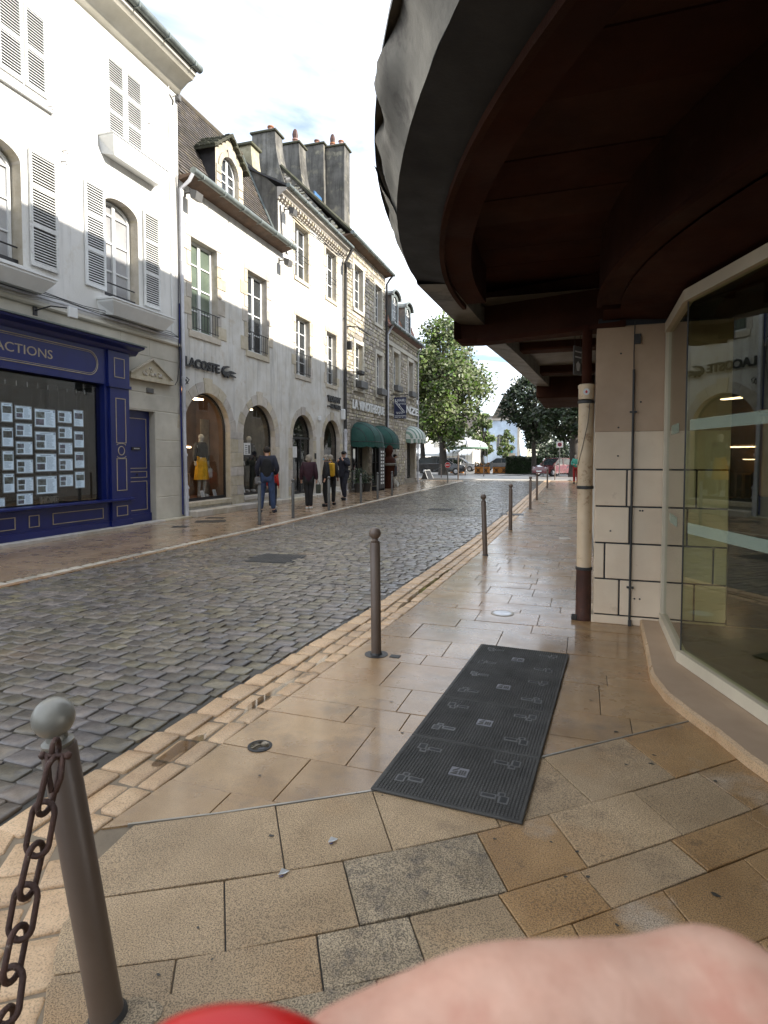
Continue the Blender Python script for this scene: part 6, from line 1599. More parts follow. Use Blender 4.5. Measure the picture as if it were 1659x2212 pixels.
# ---------------------------------------------------------------- B5 corner house with mansard
b5 = fthing('town_house', 16, 'stone corner house with red tiled mansard, two arched dormers and a striped awning', 'house')
e1 = (17.35, 18.45, 4.92, 6.75, .16); e2 = (20.28, 21.33, 4.92, 6.72, .16); ed = (19.95, 21.75, .25, 2.4, .15); eg = (16.5, 17.7, .15, 2.5, 0)
ops = [e1, e2, ed, eg]
m = MB(); wall_mesh(m, 16, 22.3, -.05, 7.95, ops); part('wall', m, 'mortar', b5)
for o in ops:
    m = MB(); reveal(m, o, .3); part('stone_reveal', m, 'limestone', b5)
for o in (e1, e2): casement(b5, o, .2, rows=4, th=.06); surround(b5, (o[0], o[1], o[2], o[3] + o[4], 0), 70, .14, .16, 'ashlar', -.05, .2, .14, .12)
for o in (ed, eg):
    m = MB(); m.quad((o[0], .3, .1), (o[1], .3, .1), (o[1], .3, 2.8), (o[0], .3, 2.8)); part('shop_backing', m, 'interiordark', b5)
casement(b5, (19.98, 21.7, .3, 2.4, .1), .25, rows=1, frame='dark', th=.1); casement(b5, eg, .2, rows=2, frame='churchblue', th=.1)
for o in (ed,):
    for z in (.25, .8, 1.35, 1.9): stone(b5, o[0] - .24, o[0], z, z + .54, -.04, .08, 'limestone'); stone(b5, o[1], o[1] + .4, z, z + .54, -.04, .08, 'redtile' if 0 else 'limestone')
mops = [(o[0] - .17, o[1] + .17, o[2] - .16, o[3] + o[4] + .22) for o in (e1, e2)] + [(ed[0] - .26, ed[1] + .42, 0, 2.7), (eg[0] - .05, eg[1] + .05, 0, 2.6), (16, 22.3, 7.1, 7.35)]
rubble(b5, 16.05, 22.28, 0, 7.75, mops, 200, 21, .12, .2, .16, .4)
for z0, z1, n_ in [(7.1, 7.32, .08), (7.75, 7.9, .1), (3.55, 3.68, .1)]:
    m = MB(); m.cbox(16.02, 22.34, -n_, 0, z0, z1, .02); part('string_course', m, 'ashlar', b5)
for o in (e1, e2):
    m = MB(); m.cbox(o[0] + .05, o[1] - .05, -.26, -.05, 4.9, 5.2, .02); part('planter_box', m, 'matplate', b5)
soffit(b5, 16, 22.4, .36, 7.98, 'redtile', rafters=False); gutter(b5, 16, 22.5, .40, 8.04, .09)
rf5 = roof_plane(b5, 16, 22.35, -.05, 8.1, .75, 10.3, 'redtile'); tiles(rf5, 16.05, 22.3, -.05, 8.1, .75, 10.3, 'redtile', .25, .17, 260)
roof_plane(b5, 16, 22.35, .75, 10.3, 5, 11.2, 'slate')
m = MB(); m.add([(22.33, .0, 8.1), (22.33, 6, 8.1), (22.0, 5.4, 10.3), (22.0, .75, 10.3)], [(0, 1, 2, 3)]); part('side_roof', m, 'redtile', b5)
m = MB(); m.box(22.27, 22.3, .02, 7, 0, 7.95); part('side_wall', m, 'ashlar', b5)
for c in (17.55, 20.1):
    op = (c - .42, c + .42, 8.3, 9.35, .35)
    m = MB(); wall_mesh(m, c - .62, c + .62, 8.15, 9.85, [op], y=-.06); dm = part('dormer', m, 'zinc', b5)
    m = MB(); 
    for x in (c - .62, c + .62): m.quad((x, -.06, 8.15), (x, .8, 8.15), (x, .8, 9.75), (x, -.06, 9.75))
    P = arch_pts(c - .72, c + .72, 9.62, .38, 10); m.tube([(x, -.16, z) for x, z in P], .06, 6)
    for p, q in zip(P, P[1:]): m.quad((p[0], -.16, p[1]), (q[0], -.16, q[1]), (q[0], .9, q[1]), (p[0], .9, p[1]))
    part('dormer_hood', m, 'zinc', dm); casement(b5, op, .0, rows=3, th=.06)
sg5 = fthing('shop_sign', 17.2, 'white raised capitals on the far corner house behind the hanging board', 'sign', z=3.9)
m = MB(); text_wall(m, "L'ONZE", 17.2, 3.9, 4.95, .45, -.12, .05, bold=.03); part('lettering', m, 'white', sg5)
hb = fthing('hanging_board', 16.6, 'navy hanging board with white chalk lettering on an iron bracket', 'sign', y=-1.0, z=3.5)
ROT = Matrix.Rotation(R(-90), 4, 'Z')
def hbT(p): return (16.9, p[0], p[2])
m = MB(); m.box(16.88, 16.93, -.84, -.2, 3.42, 4.5); part('board', m, 'signblue', hb)
def T1(p): return (16.879 + (p[1]) * 1, -.14 - p[0], p[2])
m = MB()
text_wall(m, 'LIBRAIRIE &', .06, 4.28, 1.0, .13, 0, .006, T=lambda p: (16.876 + p[1], -.83 + p[0] * .56, p[2]))
bx_ = lambda x0, x1, z0, z1: m.box(16.87, 16.876, -.83 + x0 * .56, -.83 + x1 * .56, z0, z1)
rq = random.Random(6)
for z0, h_, xx in ((4.12, .09, (.04, .62)), (3.66, .1, (.34, .9)), (3.47, .12, (.04, 1.02))):
    x = xx[0]
    while x < xx[1]: w_ = rq.uniform(.05, .09); bx_(x, x + .02, z0, z0 + h_); bx_(x, x + w_, z0 + h_ * .8, z0 + h_); bx_(x, x + w_ * .8, z0 + rq.choice((0, .4)) * h_, z0 + h_ * .2 + .02); x += w_ + .03
for k in range(8):
    t_ = k / 7; x, z = .2 + .72 * t_, 3.76 + .48 * t_
    m.tube([(16.872, -.83 + x * .56 + .05 * math.cos(a / 8 * 6.283), z + .05 * math.sin(a / 8 * 6.283)) for a in range(8)], .012, 4, closed=True)
part('lettering', m, 'white', hb)
m = MB(); m.tube([(16.9, 0, 4.62), (16.9, -.95, 4.62)], .02, 6); m.tube([(16.9, -.28, 4.62), (16.9, -.28, 4.5)], .01, 5); m.tube([(16.9, -.76, 4.62), (16.9, -.76, 4.5)], .01, 5); m.tube([(16.9, 0, 4.3), (16.9, -.4, 4.62)], .012, 5); part('bracket', m, 'iron', hb)
awning(19.75, 22.1, 3.25, 2.5, .8, 'small striped pale green and cream awning on the far corner house', 'awnstripe', True)
m = MB(); m.cbox(22.0, 22.25, -.1, -.06, 4.6, 4.85, .01); part('house_number', m, 'white', b5)
pipe_run(b5, [(16.2, -.40, 8.0), (16.3, -.2, 7.8), (16.15, -.1, 7.5), (16.15, -.1, 0)], .05, 'pipewhite', (5, 2.5)); pipe_run(b5, [(22.28, -.4, 8.0), (22.26, -.1, 7.6), (22.26, -.1, 0)], .045, 'pipewhite', (5, 2))
# ================================================================ PEOPLE AND MANNEQUINS
def skin_mesh(name, verts, edges, mat, sub=2, root=0):
    """verts: (x, y, z, r) or (x, y, z, rx, ry)"""
    me = bpy.data.meshes.new(name); me.from_pydata([v[:3] for v in verts], edges, []); me.update()
    ob = bpy.data.objects.new(name, me); COL.objects.link(ob)
    sk = ob.modifiers.new('s', 'SKIN'); sk.use_smooth_shade = True
    ly = me.skin_vertices[0] if len(me.skin_vertices) else None
    if ly is None:
        bm = bmesh.new(); bm.from_mesh(me); bm.verts.layers.skin.verify(); bm.to_mesh(me); bm.free(); ly = me.skin_vertices[0]
    for i, v in enumerate(verts):
        ly.data[i].radius = (v[3], v[4] if len(v) > 4 else v[3]); ly.data[i].use_root = (i == root)
    ss = ob.modifiers.new('u', 'SUBSURF'); ss.levels = sub; ss.render_levels = sub
    dg = bpy.context.evaluated_depsgraph_get(); dg.update()
    out = bpy.data.meshes.new_from_object(ob.evaluated_get(dg))
    COL.objects.unlink(ob); bpy.data.objects.remove(ob); bpy.data.meshes.remove(me)
    out.name = name; out.materials.clear(); out.materials.append(MT[mat]); out.polygons.foreach_set('use_smooth', [True] * len(out.polygons))
    return out
def put(name, me, parent):
    o = bpy.data.objects.new(name, me); COL.objects.link(o); o.parent = parent; return o
def person(x, y, z, face, H, label, pose=None, top='navy', legs='jeans', hair='darkhair', hairlen=0, coat=.50, shoe='blackcloth', name='person', skin='skin', group=None, frame=None, cat='person', hat=None, mask=None, skirt=None, vest=None, bag=None, wide=1.0, thick=1.0, bald=False, torso=None):
    """faces local +X; `face` is the world heading in degrees"""
    t = thing(name, (x, y, z), R(face), label, cat, group)
    p = dict(hipL=(0, .052, .52), kneeL=(.012, .055, .285), ankL=(-.012, .055, .045), toeL=(.07, .065, .018),
             hipR=(0, -.052, .52), kneeR=(.012, -.055, .285), ankR=(-.012, -.055, .045), toeR=(.07, -.065, .018),
             shL=(-.005, .092, .797), elL=(-.02, .128, .635), wrL=(.03, .135, .50), haL=(.045, .132, .455),
             shR=(-.005, -.092, .797), elR=(-.02, -.128, .635), wrR=(.03, -.135, .50), haR=(.045, -.132, .455),
             pel=(0, 0, .53), waist=(.005, 0, .62), chest=(0, 0, .74), neckb=(-.005, 0, .825), neck=(.0, 0, .85), head=(.01, 0, .895), crown=(.0, 0, .955))
    if pose: p.update(pose)
    V = lambda k: tuple(c * H for c in p[k])
    def mk(keys, radii, edges, mat, nm, sub=2, w_=1):
        vs = [(*V(k), r[0] * H * w_, r[1] * H * w_) if isinstance(r, tuple) else (*V(k), r * H * w_) for k, r in zip(keys, radii)]
        return put(nm, skin_mesh(nm, vs, [(keys.index(a), keys.index(b)) for a, b in edges], mat, sub), t)
    body_keys = ['pel', 'waist', 'chest', 'neckb', 'neck', 'head', 'crown', 'shL', 'elL', 'wrL', 'haL', 'shR', 'elR', 'wrR', 'haR', 'hipL', 'kneeL', 'ankL', 'toeL', 'hipR', 'kneeR', 'ankR', 'toeR']
    rad = [.065, .06, .07, .035, .03, (.05, .044), (.042, .038), .034, .024, .016, .02, .034, .024, .016, .02, .05, .033, .02, .018, .05, .033, .02, .018]
    E_ = [('pel', 'waist'), ('waist', 'chest'), ('chest', 'neckb'), ('neckb', 'neck'), ('neck', 'head'), ('head', 'crown'), ('chest', 'shL'), ('shL', 'elL'), ('elL', 'wrL'), ('wrL', 'haL'), ('chest', 'shR'), ('shR', 'elR'), ('elR', 'wrR'), ('wrR', 'haR'),
          ('pel', 'hipL'), ('hipL', 'kneeL'), ('kneeL', 'ankL'), ('ankL', 'toeL'), ('pel', 'hipR'), ('hipR', 'kneeR'), ('kneeR', 'ankR'), ('ankR', 'toeR')]
    mk(body_keys, rad, E_, skin, 'body')
    # face
    hx, hy, hz = V('head'); m = MB(); m.sphere((hx + .048 * H, hy, hz + .002 * H), .008 * H, 8, 6, (1, .8, 1.4))
    for s_ in (-1, 1): m.sphere((hx - .002 * H, hy + s_ * .046 * H, hz + .0 * H), .011 * H, 6, 5, (1, .5, 1.5))
    part('nose_and_ears', m, skin, t, True)
    if hair:
        m = MB()
        for s_ in (-1, 1): m.sphere((hx + .044 * H, hy + s_ * .017 * H, hz + .013 * H), .0055 * H, 6, 4)
        part('eyes', m, 'dark', t, True)
        m = MB(); m.sphere((hx + .0455 * H, hy, hz - .022 * H), .009 * H, 6, 4, (.5, 1.4, .4)); part('mouth', m, 'maroon', t, True)
        m = MB(); m.sphere((hx - .014 * H, hy, hz + .022 * H), .053 * H, 14, 10, (1.02, .98, .95))
        if hairlen: 
            m.sphere((hx - .022 * H, hy, hz - .005 * H), .052 * H, 12, 8, (.85, 1.08, 1.1))
            for k in range(14):
                r_ = random.Random(k); m.sphere((hx - .02 * H + r_.uniform(-.03, .03) * H, hy + r_.uniform(-.045, .045) * H, hz + r_.uniform(-.03, .065) * H), .02 * H, 6, 4)
        part('hair', m, hair, t, True)
    if hat:
        m = MB(); m.sphere((hx - .006 * H, hy, hz + .034 * H), .052 * H, 12, 8, (1.05, 1, .75)); m.cbox(hx + .03 * H, hx + .085 * H, hy - .035 * H, hy + .035 * H, hz + .028 * H, hz + .036 * H, .004); part('cap', m, hat, t, True)
    if mask:
        m = MB(); m.sphere((hx + .034 * H, hy, hz - .015 * H), .026 * H, 10, 6, (.8, 1.15, .9)); part('face_mask', m, mask, t, True)
    # clothes
    T = thick
    tk = ['hem', 'waist', 'chest', 'neckb', 'shL', 'elL', 'cuL', 'shR', 'elR', 'cuR']
    p['hem'] = (p['pel'][0], 0, coat); p['cuL'] = tuple(a * .12 + b * .88 for a, b in zip(p['elL'], p['wrL'])); p['cuR'] = tuple(a * .12 + b * .88 for a, b in zip(p['elR'], p['wrR']))
    mk(tk, [(.098 * T, .082 * T), (.088 * T, .078 * T), (.094 * T, .084 * T), .046, .047 * T, .036 * T, .03 * T, .047 * T, .036 * T, .03 * T],
       [('hem', 'waist'), ('waist', 'chest'), ('chest', 'neckb'), ('chest', 'shL'), ('shL', 'elL'), ('elL', 'cuL'), ('chest', 'shR'), ('shR', 'elR'), ('elR', 'cuR')], top, 'jacket', 2)
    if vest: 
        mk(['hem', 'waist', 'chest', 'neckb'], [(.106 * T, .09 * T), (.098 * T, .088 * T), (.104 * T, .094 * T), .055], [('hem', 'waist'), ('waist', 'chest'), ('chest', 'neckb')], vest, 'vest', 2)
    if skirt:
        m = MB(); prof = []
        n = 36; vs = []; fs = []
        for j, (z, r1) in enumerate([(.64, .062), (.55, .085), (.40, .098), (.27, .112)]):
            for i in range(n):
                a = 2 * math.pi * i / n; k = 1 + (.07 * j / 3) * math.sin(i * 2 * math.pi * 9 / n)
                vs.append((r1 * H * .85 * k * math.cos(a), r1 * H * 1.1 * k * math.sin(a), z * H))
            if j:
                for i in range(n): fs.append(((j - 1) * n + i, (j - 1) * n + (i + 1) % n, j * n + (i + 1) % n, j * n + i))
        m.add(vs, fs); part('skirt', m, skirt, t, True)
    else:
        for s_ in 'LR':
            kk = ['pel', 'hip' + s_, 'knee' + s_, 'cuf' + s_]
            p['cuf' + s_] = tuple(a * .0 + b * 1.0 for a, b in zip(p['knee' + s_], p['ank' + s_]))
        mk(['pel', 'hipL', 'kneeL', 'cufL', 'hipR', 'kneeR', 'cufR'], [.078, .064, .046, .036, .064, .046, .036], [('pel', 'hipL'), ('hipL', 'kneeL'), ('kneeL', 'cufL'), ('pel', 'hipR'), ('hipR', 'kneeR'), ('kneeR', 'cufR')], legs, 'trousers', 2)
    for s_ in 'LR':
        a, b = Vector(V('ank' + s_)), Vector(V('toe' + s_))
        d = (b - a); a2 = a - Vector((d.x, d.y, 0)) * .25; a2.z = b.z + .008 * H
        put('shoe', skin_mesh('shoe', [(a2.x, a2.y, a2.z, .034 * H), ((a2.x + b.x) / 2, (a2.y + b.y) / 2, b.z + .006 * H, .033 * H), (b.x + d.x * .15, b.y + d.y * .15, b.z + .004 * H, .026 * H)], [(0, 1), (1, 2)], shoe, 1), t)
    if bag:
        bx, by, bz, sx, sy, sz, bm_ = bag
        m = MB(); m.cbox(bx * H - sx / 2, bx * H + sx / 2, by * H - sy / 2, by * H + sy / 2, bz * H - sz / 2, bz * H + sz / 2, .03); part('bag', m, bm_, t, 40)
        m = MB(); m.tube([(bx * H, by * H - sy * .3, bz * H + sz / 2), (bx * H, by * H * .95, bz * H + sz * .5 + .12), (bx * H, by * H + sy * .3, bz * H + sz / 2)], .008, 5); part('strap', m, bm_, t)
    return t
Z0 = .022
FA_DEG = math.degrees(FROT)
person(-7.73, 13.31, Z0, 118, 1.76, 'man seen from behind in dark vest and blue jeans, patterned bag at his hip', dict(kneeL=(.02, .075, .285), ankL=(-.01, .095, .045), toeL=(.06, .13, .018), kneeR=(-.01, -.07, .285), ankR=(-.03, -.09, .045), toeR=(.04, -.12, .018), elL=(-.03, .15, .64), wrL=(.06, .12, .52), haL=(.09, .10, .5), elR=(-.03, -.15, .64), wrR=(.07, -.11, .55), haR=(.1, -.09, .55)),
       'navy', 'jeans', 'darkhair', coat=.47, vest='blackcloth', shoe='navy', bag=(.0, .13, .47, .14, .16, .2, 'floral'), thick=1.08)
person(-8.28, 14.55, Z0, 100, 1.2, 'small child in a red and dark padded jacket beside the man in the vest', None, 'redcloth', 'navy', 'darkhair', coat=.46, shoe='whitecloth', thick=1.0)
person(-7.18, 14.6, Z0, 112, 1.55, 'woman with fair hair seen from behind in a maroon coat', dict(kneeL=(.0, .03, .285), kneeR=(.0, -.03, .285), ankL=(-.012, .03, .045), ankR=(-.0, -.03, .045), toeL=(.06, .04, .018), toeR=(.07, -.04, .018)), 'maroon', 'blackcloth', 'greyhair', 1, coat=.43, shoe='whitecloth', thick=1.18, bag=(.03, -.165, .36, .05, .14, .25, 'olive'))
person(-7.10, 15.57, Z0, 205, 1.56, 'woman in a black jacket and pale blue face mask looking to the left', dict(kneeL=(.03, .04, .285), ankL=(.0, .04, .045)), 'blackcloth', 'blackcloth', 'greyhair', 1, coat=.45, mask='maskblue', thick=1.05)
person(-7.22, 16.15, Z0, 100, 1.56, 'fair-haired person with a yellow and white backpack, mostly hidden behind the masked woman', None, 'blackcloth', 'blackcloth', 'greyhair', 1, coat=.46, bag=(-.14, -.02, .68, .2, .28, .4, 'yellowcloth'))
person(-7.65, 18.2, Z0, 250, 1.70, 'man in a dark cap and long navy coat raising both hands to his face', dict(kneeL=(.05, .06, .29), ankL=(.04, .06, .045), toeL=(.12, .07, .018), kneeR=(-.03, -.07, .29), ankR=(-.10, -.08, .06), toeR=(-.03, -.10, .018),
       elL=(.03, .17, .68), wrL=(.11, .06, .80), haL=(.10, .03, .845), elR=(.04, -.18, .69), wrR=(.12, -.06, .76), haR=(.12, -.02, .80)), 'navy', 'navy', 'darkhair', coat=.42, hat='blackcloth', thick=1.15)
person(-9.05, 27.2, Z0, 30, 1.74, 'person in dark clothes bending forward by the wine shop entrance', dict(chest=(.08, 0, .72), neckb=(.13, 0, .79), neck=(.15, 0, .81), head=(.18, 0, .85), crown=(.19, 0, .91), shL=(.10, .105, .77), shR=(.10, -.105, .77), elL=(.16, .13, .62), wrL=(.25, .12, .55), haL=(.28, .11, .53), elR=(.14, -.13, .6), wrR=(.2, -.12, .5), haR=(.22, -.1, .46)), 'blackcloth', 'blackcloth', 'darkhair', coat=.44, thick=1.1)
person(-.50, 34.9, 0, 262, 1.68, 'pedestrian in a turquoise top and red trousers walking up on the right', dict(elL=(.02, .14, .64), wrL=(.1, .05, .62), haL=(.12, .02, .62), elR=(.02, -.14, .64), wrR=(.1, -.05, .64), haR=(.12, -.02, .64)), 'turq', 'darkred', 'greyhair', coat=.5, thick=1.1, mask='whitecloth')
def fpos(s, y): 
    p = FA + FD * s + Vector((-FD.y, FD.x)) * y; return p.x, p.y
DG = math.degrees(FROT) - 90
x, y = fpos(1.72, .68); person(x, y, .372, DG - 6, 1.78, 'pale faceless mannequin in a black jumper and long yellow skirt in the arched window', dict(elL=(-.01, .125, .645), elR=(-.01, -.125, .645), wrL=(.01, .14, .52), wrR=(.01, -.14, .52), haL=(.015, .142, .475), haR=(.015, -.142, .475), hipL=(0, .045, .52), hipR=(0, -.045, .52)),
       'blackcloth', None, None, coat=.61, shoe='whitecloth', skin='mannequin', name='mannequin', cat='mannequin', skirt='yellowcloth', thick=.92, bag=(.02, .155, .36, .10, .19, .27, 'whitecloth'))
x, y = fpos(4.25, .72); person(x, y, .372, DG - 20, 1.82, 'male mannequin in dark jacket and olive trousers in the second arched window', None, 'navy', 'olive', None, coat=.5, skin='mannequin', name='mannequin', cat='mannequin', shoe='whitecloth')
for s, yy, zz, lb in [(1.42, .42, .375, 'small white price card at the feet of the yellow-skirt mannequin'), (1.98, .42, .375, 'small white price card right of the yellow-skirt mannequin'), (3.45, .42, .375, 'small white price card at the left foot of the second arched window')]:
    t = fthing('price_card', s, lb, 'price card', 'price cards in the arched windows', y=yy, z=zz)
    m = MB(); m.add([(s - .075, yy, zz), (s + .075, yy, zz), (s + .075, yy + .05, zz + .2), (s - .075, yy + .05, zz + .2), (s - .075, yy + .01, zz), (s + .075, yy + .01, zz), (s + .075, yy + .06, zz + .2), (s - .075, yy + .06, zz + .2)], [(0, 1, 2, 3), (4, 5, 6, 7), (0, 1, 5, 4), (3, 2, 6, 7), (0, 3, 7, 4), (1, 2, 6, 5)]); part('card', m, 'white', t)
    m = MB()
    for k in range(4): z = zz + .05 + k * .03; m.box(s - .04, s + .03, yy + (z - zz) * .25 - .004, yy + (z - zz) * .25 - .001, z, z + .008)
    part('print', m, 'print', t)
t = fthing('window_notice', 3.1, 'white printed notice with black figures on the second arched window', 'notice', y=.13, z=1.6)
m = MB(); m.box(2.98, 3.34, .135, .142, 1.52, 1.86); part('sheet', m, 'white', t)
m = MB()
for k in range(5): m.box(3.04, 3.17, .131, .135, 1.56 + k * .055, 1.58 + k * .055)
m.box(3.22, 3.3, .131, .135, 1.55, 1.8); part('print', m, 'dark', t)
t = fthing('window_notice', 4.2, 'yellow-green poster low on the right of the second arched window', 'poster', y=.13, z=1.4)
m = MB(); m.box(4.24, 4.52, .135, .142, 1.3, 1.75); part('sheet', m, 'yellowcloth', t); 
m = MB(); m.box(4.3, 4.46, .131, .135, 1.55, 1.7); part('print', m, 'awnstripeg', t)
# things in front of the wine shop
t = fthing('menu_board', 12.6, 'tall black board with two columns of white tags in front of the wine shop', 'menu board', y=-.9)
m = MB(); m.cbox(12.15, 12.95, -.95, -.9, .1, 1.95, .02); m.box(12.2, 12.26, -.95, -.6, 0, .2); m.box(12.84, 12.9, -.95, -.6, 0, .2); part('board', m, 'dark', t)
tm = MB(); tm.cbox(-.09, .09, -.008, 0, -.045, .045, .01); tme = tm.mesh('tag', 'white')
for i in range(10):
    for j in range(2): inst('tag', tme, t, (12.44 - 12.6 + .27 * j, -.952 + .9, .35 + .15 * i))
t = fthing('statue', 14.2, 'dark rounded sculpture like a giant bottle and barrel beside the wine shop door', 'sculpture', y=-.75)
m = MB(); m.lathe([(.22, 0), (.24, .1), (.20, .5), (.28, .95), (.33, 1.15), (.28, 1.4), (.16, 1.5), (.13, 1.6), (.2, 1.75), (.18, 1.95), (.05, 2.05)], 14.2, -.75, 16); part('figure', m, 'brownpaint', t, True)
m = MB(); m.lathe([(.335, 1.08), (.35, 1.1), (.35, 1.18), (.335, 1.2)], 14.2, -.75, 16); part('hoop', m, 'lead', t, True)
def potplant(s, y, h, lb, r=.22, leaf='leafdark'):
    t = fthing('potted_plant', s, lb, 'potted plant', 'potted plants by the wine shop', y=y)
    m = MB(); m.lathe([(r * .7, 0), (r, .35), (r * 1.05, .38), (r * .9, .38)], s, y, 12); part('pot', m, 'castiron', t, 40)
    rr_ = random.Random(int(s * 10)); m = MB()
    for k in range(160):
        a, b, c = rr_.gauss(0, r * .7), rr_.gauss(0, r * .7), .4 + rr_.random() * h; d = Vector((rr_.gauss(0, 1), rr_.gauss(0, 1), rr_.gauss(0, 1))).normalized() * .07; e = d.orthogonal().normalized() * .03
        p_ = Vector((s + a, y + b, c)); m.add([p_ - d, p_ + e, p_ + d, p_ - e], [(0, 1, 2, 3)])
    part('foliage', m, leaf, t)
potplant(10.95, -.45, .6, 'leafy plant in a dark pot just past the white downpipe'); potplant(11.6, -.5, .35, 'low bushy plant in a dark pot under the nearer green awning', .26)
t = fthing('coat_stand', 15.4, 'dark garment hanging on a stand past the white dog', 'garment stand', y=-.6)
m = MB(); m.tube([(15.4, -.6, 0), (15.4, -.6, 1.45)], .03, 6); m.tube([(15.15, -.6, 0), (15.4, -.6, .1), (15.65, -.6, 0)], .025, 6); part('stand', m, 'iron', t)
me_ = skin_mesh('coat', [(-.0, 0, 1.42, .1), (0, 0, 1.1, .2), (0, 0, .5, .24), (-.22, 0, 1.3, .08), (-.27, 0, .75, .07), (.22, 0, 1.3, .08), (.27, 0, .75, .07)], [(0, 1), (1, 2), (0, 3), (3, 4), (0, 5), (5, 6)], 'charcoal', 2); put('coat', me_, t)
# dog sitting
dg_ = thing('dog', (-8.75, 27.2, Z0), R(-100), 'small white fluffy dog sitting on the pavement by the wine shop', 'dog')
put('body', skin_mesh('body', [(0, 0, .20, .12), (-.1, 0, .13, .13), (.10, 0, .32, .10), (.15, 0, .42, .07), (.19, 0, .50, .075), (.28, 0, .48, .035), (.14, .06, .18, .035), (.16, .06, .03, .028), (.14, -.06, .18, .035), (.16, -.06, .03, .028), (-.08, .12, .08, .06), (.04, .13, .025, .03), (-.08, -.12, .08, .06), (.04, -.13, .025, .03), (-.22, 0, .1, .035), (-.3, .03, .16, .03)],
    [(0, 1), (0, 2), (2, 3), (3, 4), (4, 5), (2, 6), (6, 7), (2, 8), (8, 9), (1, 10), (10, 11), (1, 12), (12, 13), (1, 14), (14, 15)], 'dogwhite', 2), dg_)
m = MB()
for s_ in (-1, 1): m.sphere((.17, s_ * .06, .52), .035, 8, 6, (.6, .5, 1.3))
part('ear', m, 'dogwhite', dg_, True)
m = MB(); m.sphere((.315, 0, .49), .012, 6, 4); m.sphere((.245, .03, .525), .01, 6, 4); m.sphere((.245, -.03, .525), .01, 6, 4); part('nose_and_eyes', m, 'dark', dg_, True)
t = thing('sandwich_board', (-10.3, 39.3, 0), R(80), 'low black sandwich board past the corner of the stone house', 'sign board')
m = MB(); m.add([(-.45, -.25, 0), (.45, -.25, 0), (.45, 0, .6), (-.45, 0, .6), (-.45, .25, 0), (.45, .25, 0)], [(0, 1, 2, 3), (5, 4, 3, 2), (0, 3, 4), (1, 5, 2)]); part('board', m, 'dark', t)
m = MB(); m.tube([(-.45, -.25, .02), (-.45, 0, .6), (.45, 0, .6), (.45, -.25, .02)], .02, 5); part('rim', m, 'white', t)

# ================================================================ PLAZA
def leaves(mb, pts, size, rnd_):
    vs = []; fs = []; k = 0
    for p in pts:
        d = Vector((rnd_.gauss(0, 1), rnd_.gauss(0, 1), rnd_.gauss(0, .8))).normalized(); s_ = size * rnd_.uniform(.6, 1.3)
        e = d.orthogonal().normalized() * s_ * .45; d = d * s_ * .7
        vs += [p - d, p + e, p + d, p - e]; fs.append((k, k + 1, k + 2, k + 3)); k += 4
    mb.add(vs, fs)
def tree(x, y, h, rx, z0, lb, leaf='leaf', n=5200, seed=1, trunk=.25, clumps=46, size=.2, ry=None, lean=0, cat='tree'):
    t = thing('tree', (x, y, 0), 0, lb, cat, 'trees on the square')
    r_ = random.Random(seed); ry = ry or rx; cz = (z0 + h) / 2; rz = (h - z0) / 2
    m = MB(); m.tube([(0, 0, -.1), (.03, 0, z0 * .5), (-.04, 0, z0), (.05, 0, cz), (0, 0, h - .8)], [trunk * 1.25, trunk, trunk * .85, trunk * .5, .04], 9)
    cl = []
    for k in range(clumps):
        while True:
            v = Vector((r_.uniform(-1, 1), r_.uniform(-1, 1), r_.uniform(-1, 1)))
            if .35 < v.length < 1: break
        tz = v.z; taper = 1 - .38 * max(0, tz) - .15 * max(0, -tz)
        c = Vector((v.x * rx * taper, v.y * ry * taper, cz + tz * rz)); cl.append((c, r_.uniform(.45, .95) * rx * .28))
        if k % 3 == 0:
            b = Vector((0, 0, z0 * .85 + (c.z - z0) * .45)); b.z = max(b.z, z0 * .8); mid = (b + c) / 2 + Vector((0, 0, -.2))
            m.tube([b, mid, c], [trunk * .35, trunk * .22, .02], 6)
    part('trunk', m, 'bark', t, 40)
    pts = []
    for k in range(n):
        c, r0 = cl[r_.randrange(len(cl))]
        while True:
            v = Vector((r_.gauss(0, .55), r_.gauss(0, .55), r_.gauss(0, .55)))
            if v.length < 1.5: break
        pts.append(c + v * r0)
    m = MB(); leaves(m, pts, size, r_); part('crown', m, leaf, t)
    return t
tree(-11.6, 49.5, 13.0, 4.05, 2.6, 'large full green tree on the square just past the stone corner house', n=15000, seed=2, clumps=120, trunk=.34, size=.24)
tree(-14.6, 54, 11.8, 3.4, 2.6, 'broad green tree behind and left of the large one, partly hidden by the corner house', n=8000, seed=5, clumps=70, size=.25)
tree(-4.3, 53.0, 9.3, 2.7, 3.0, 'dark tree with thin upright trunk right of the church gable', 'leafdark', 8000, 9, .2, 80, .24)
tree(-.8, 47.5, 9.8, 3.3, 2.4, 'very dark dense tree behind the no-parking sign on the right', 'leafdark', 10500, 12, .4, 80, .24)
tree(.9, 43.5, 9.0, 2.4, 2.0, 'dark tree at the right edge behind the cream downpipe', 'leafdark', 7000, 13, .3, 60, .22)
tree(-8.4, 66, 4.8, 1.0, 1.2, 'small light green young tree in front of the pale blue church wall', 'leaf', 1800, 22, .07, 24, .2)
tree(-11.6, 70, 6.6, 1.7, 1.8, 'mid green tree behind the white tent', 'leaf', 3200, 31, .2, 46, .28)
tree(-3.2, 72, 5.4, 3.6, 1.4, 'wide low tree behind the hedge left of the red car', 'leafdark', 4500, 33, .2, 40, .26)
tree(4.5, 53, 10.0, 4.5, 2.2, 'dark tree far behind on the right of the square', 'leafdark', 5500, 44, .3, 50, .3)
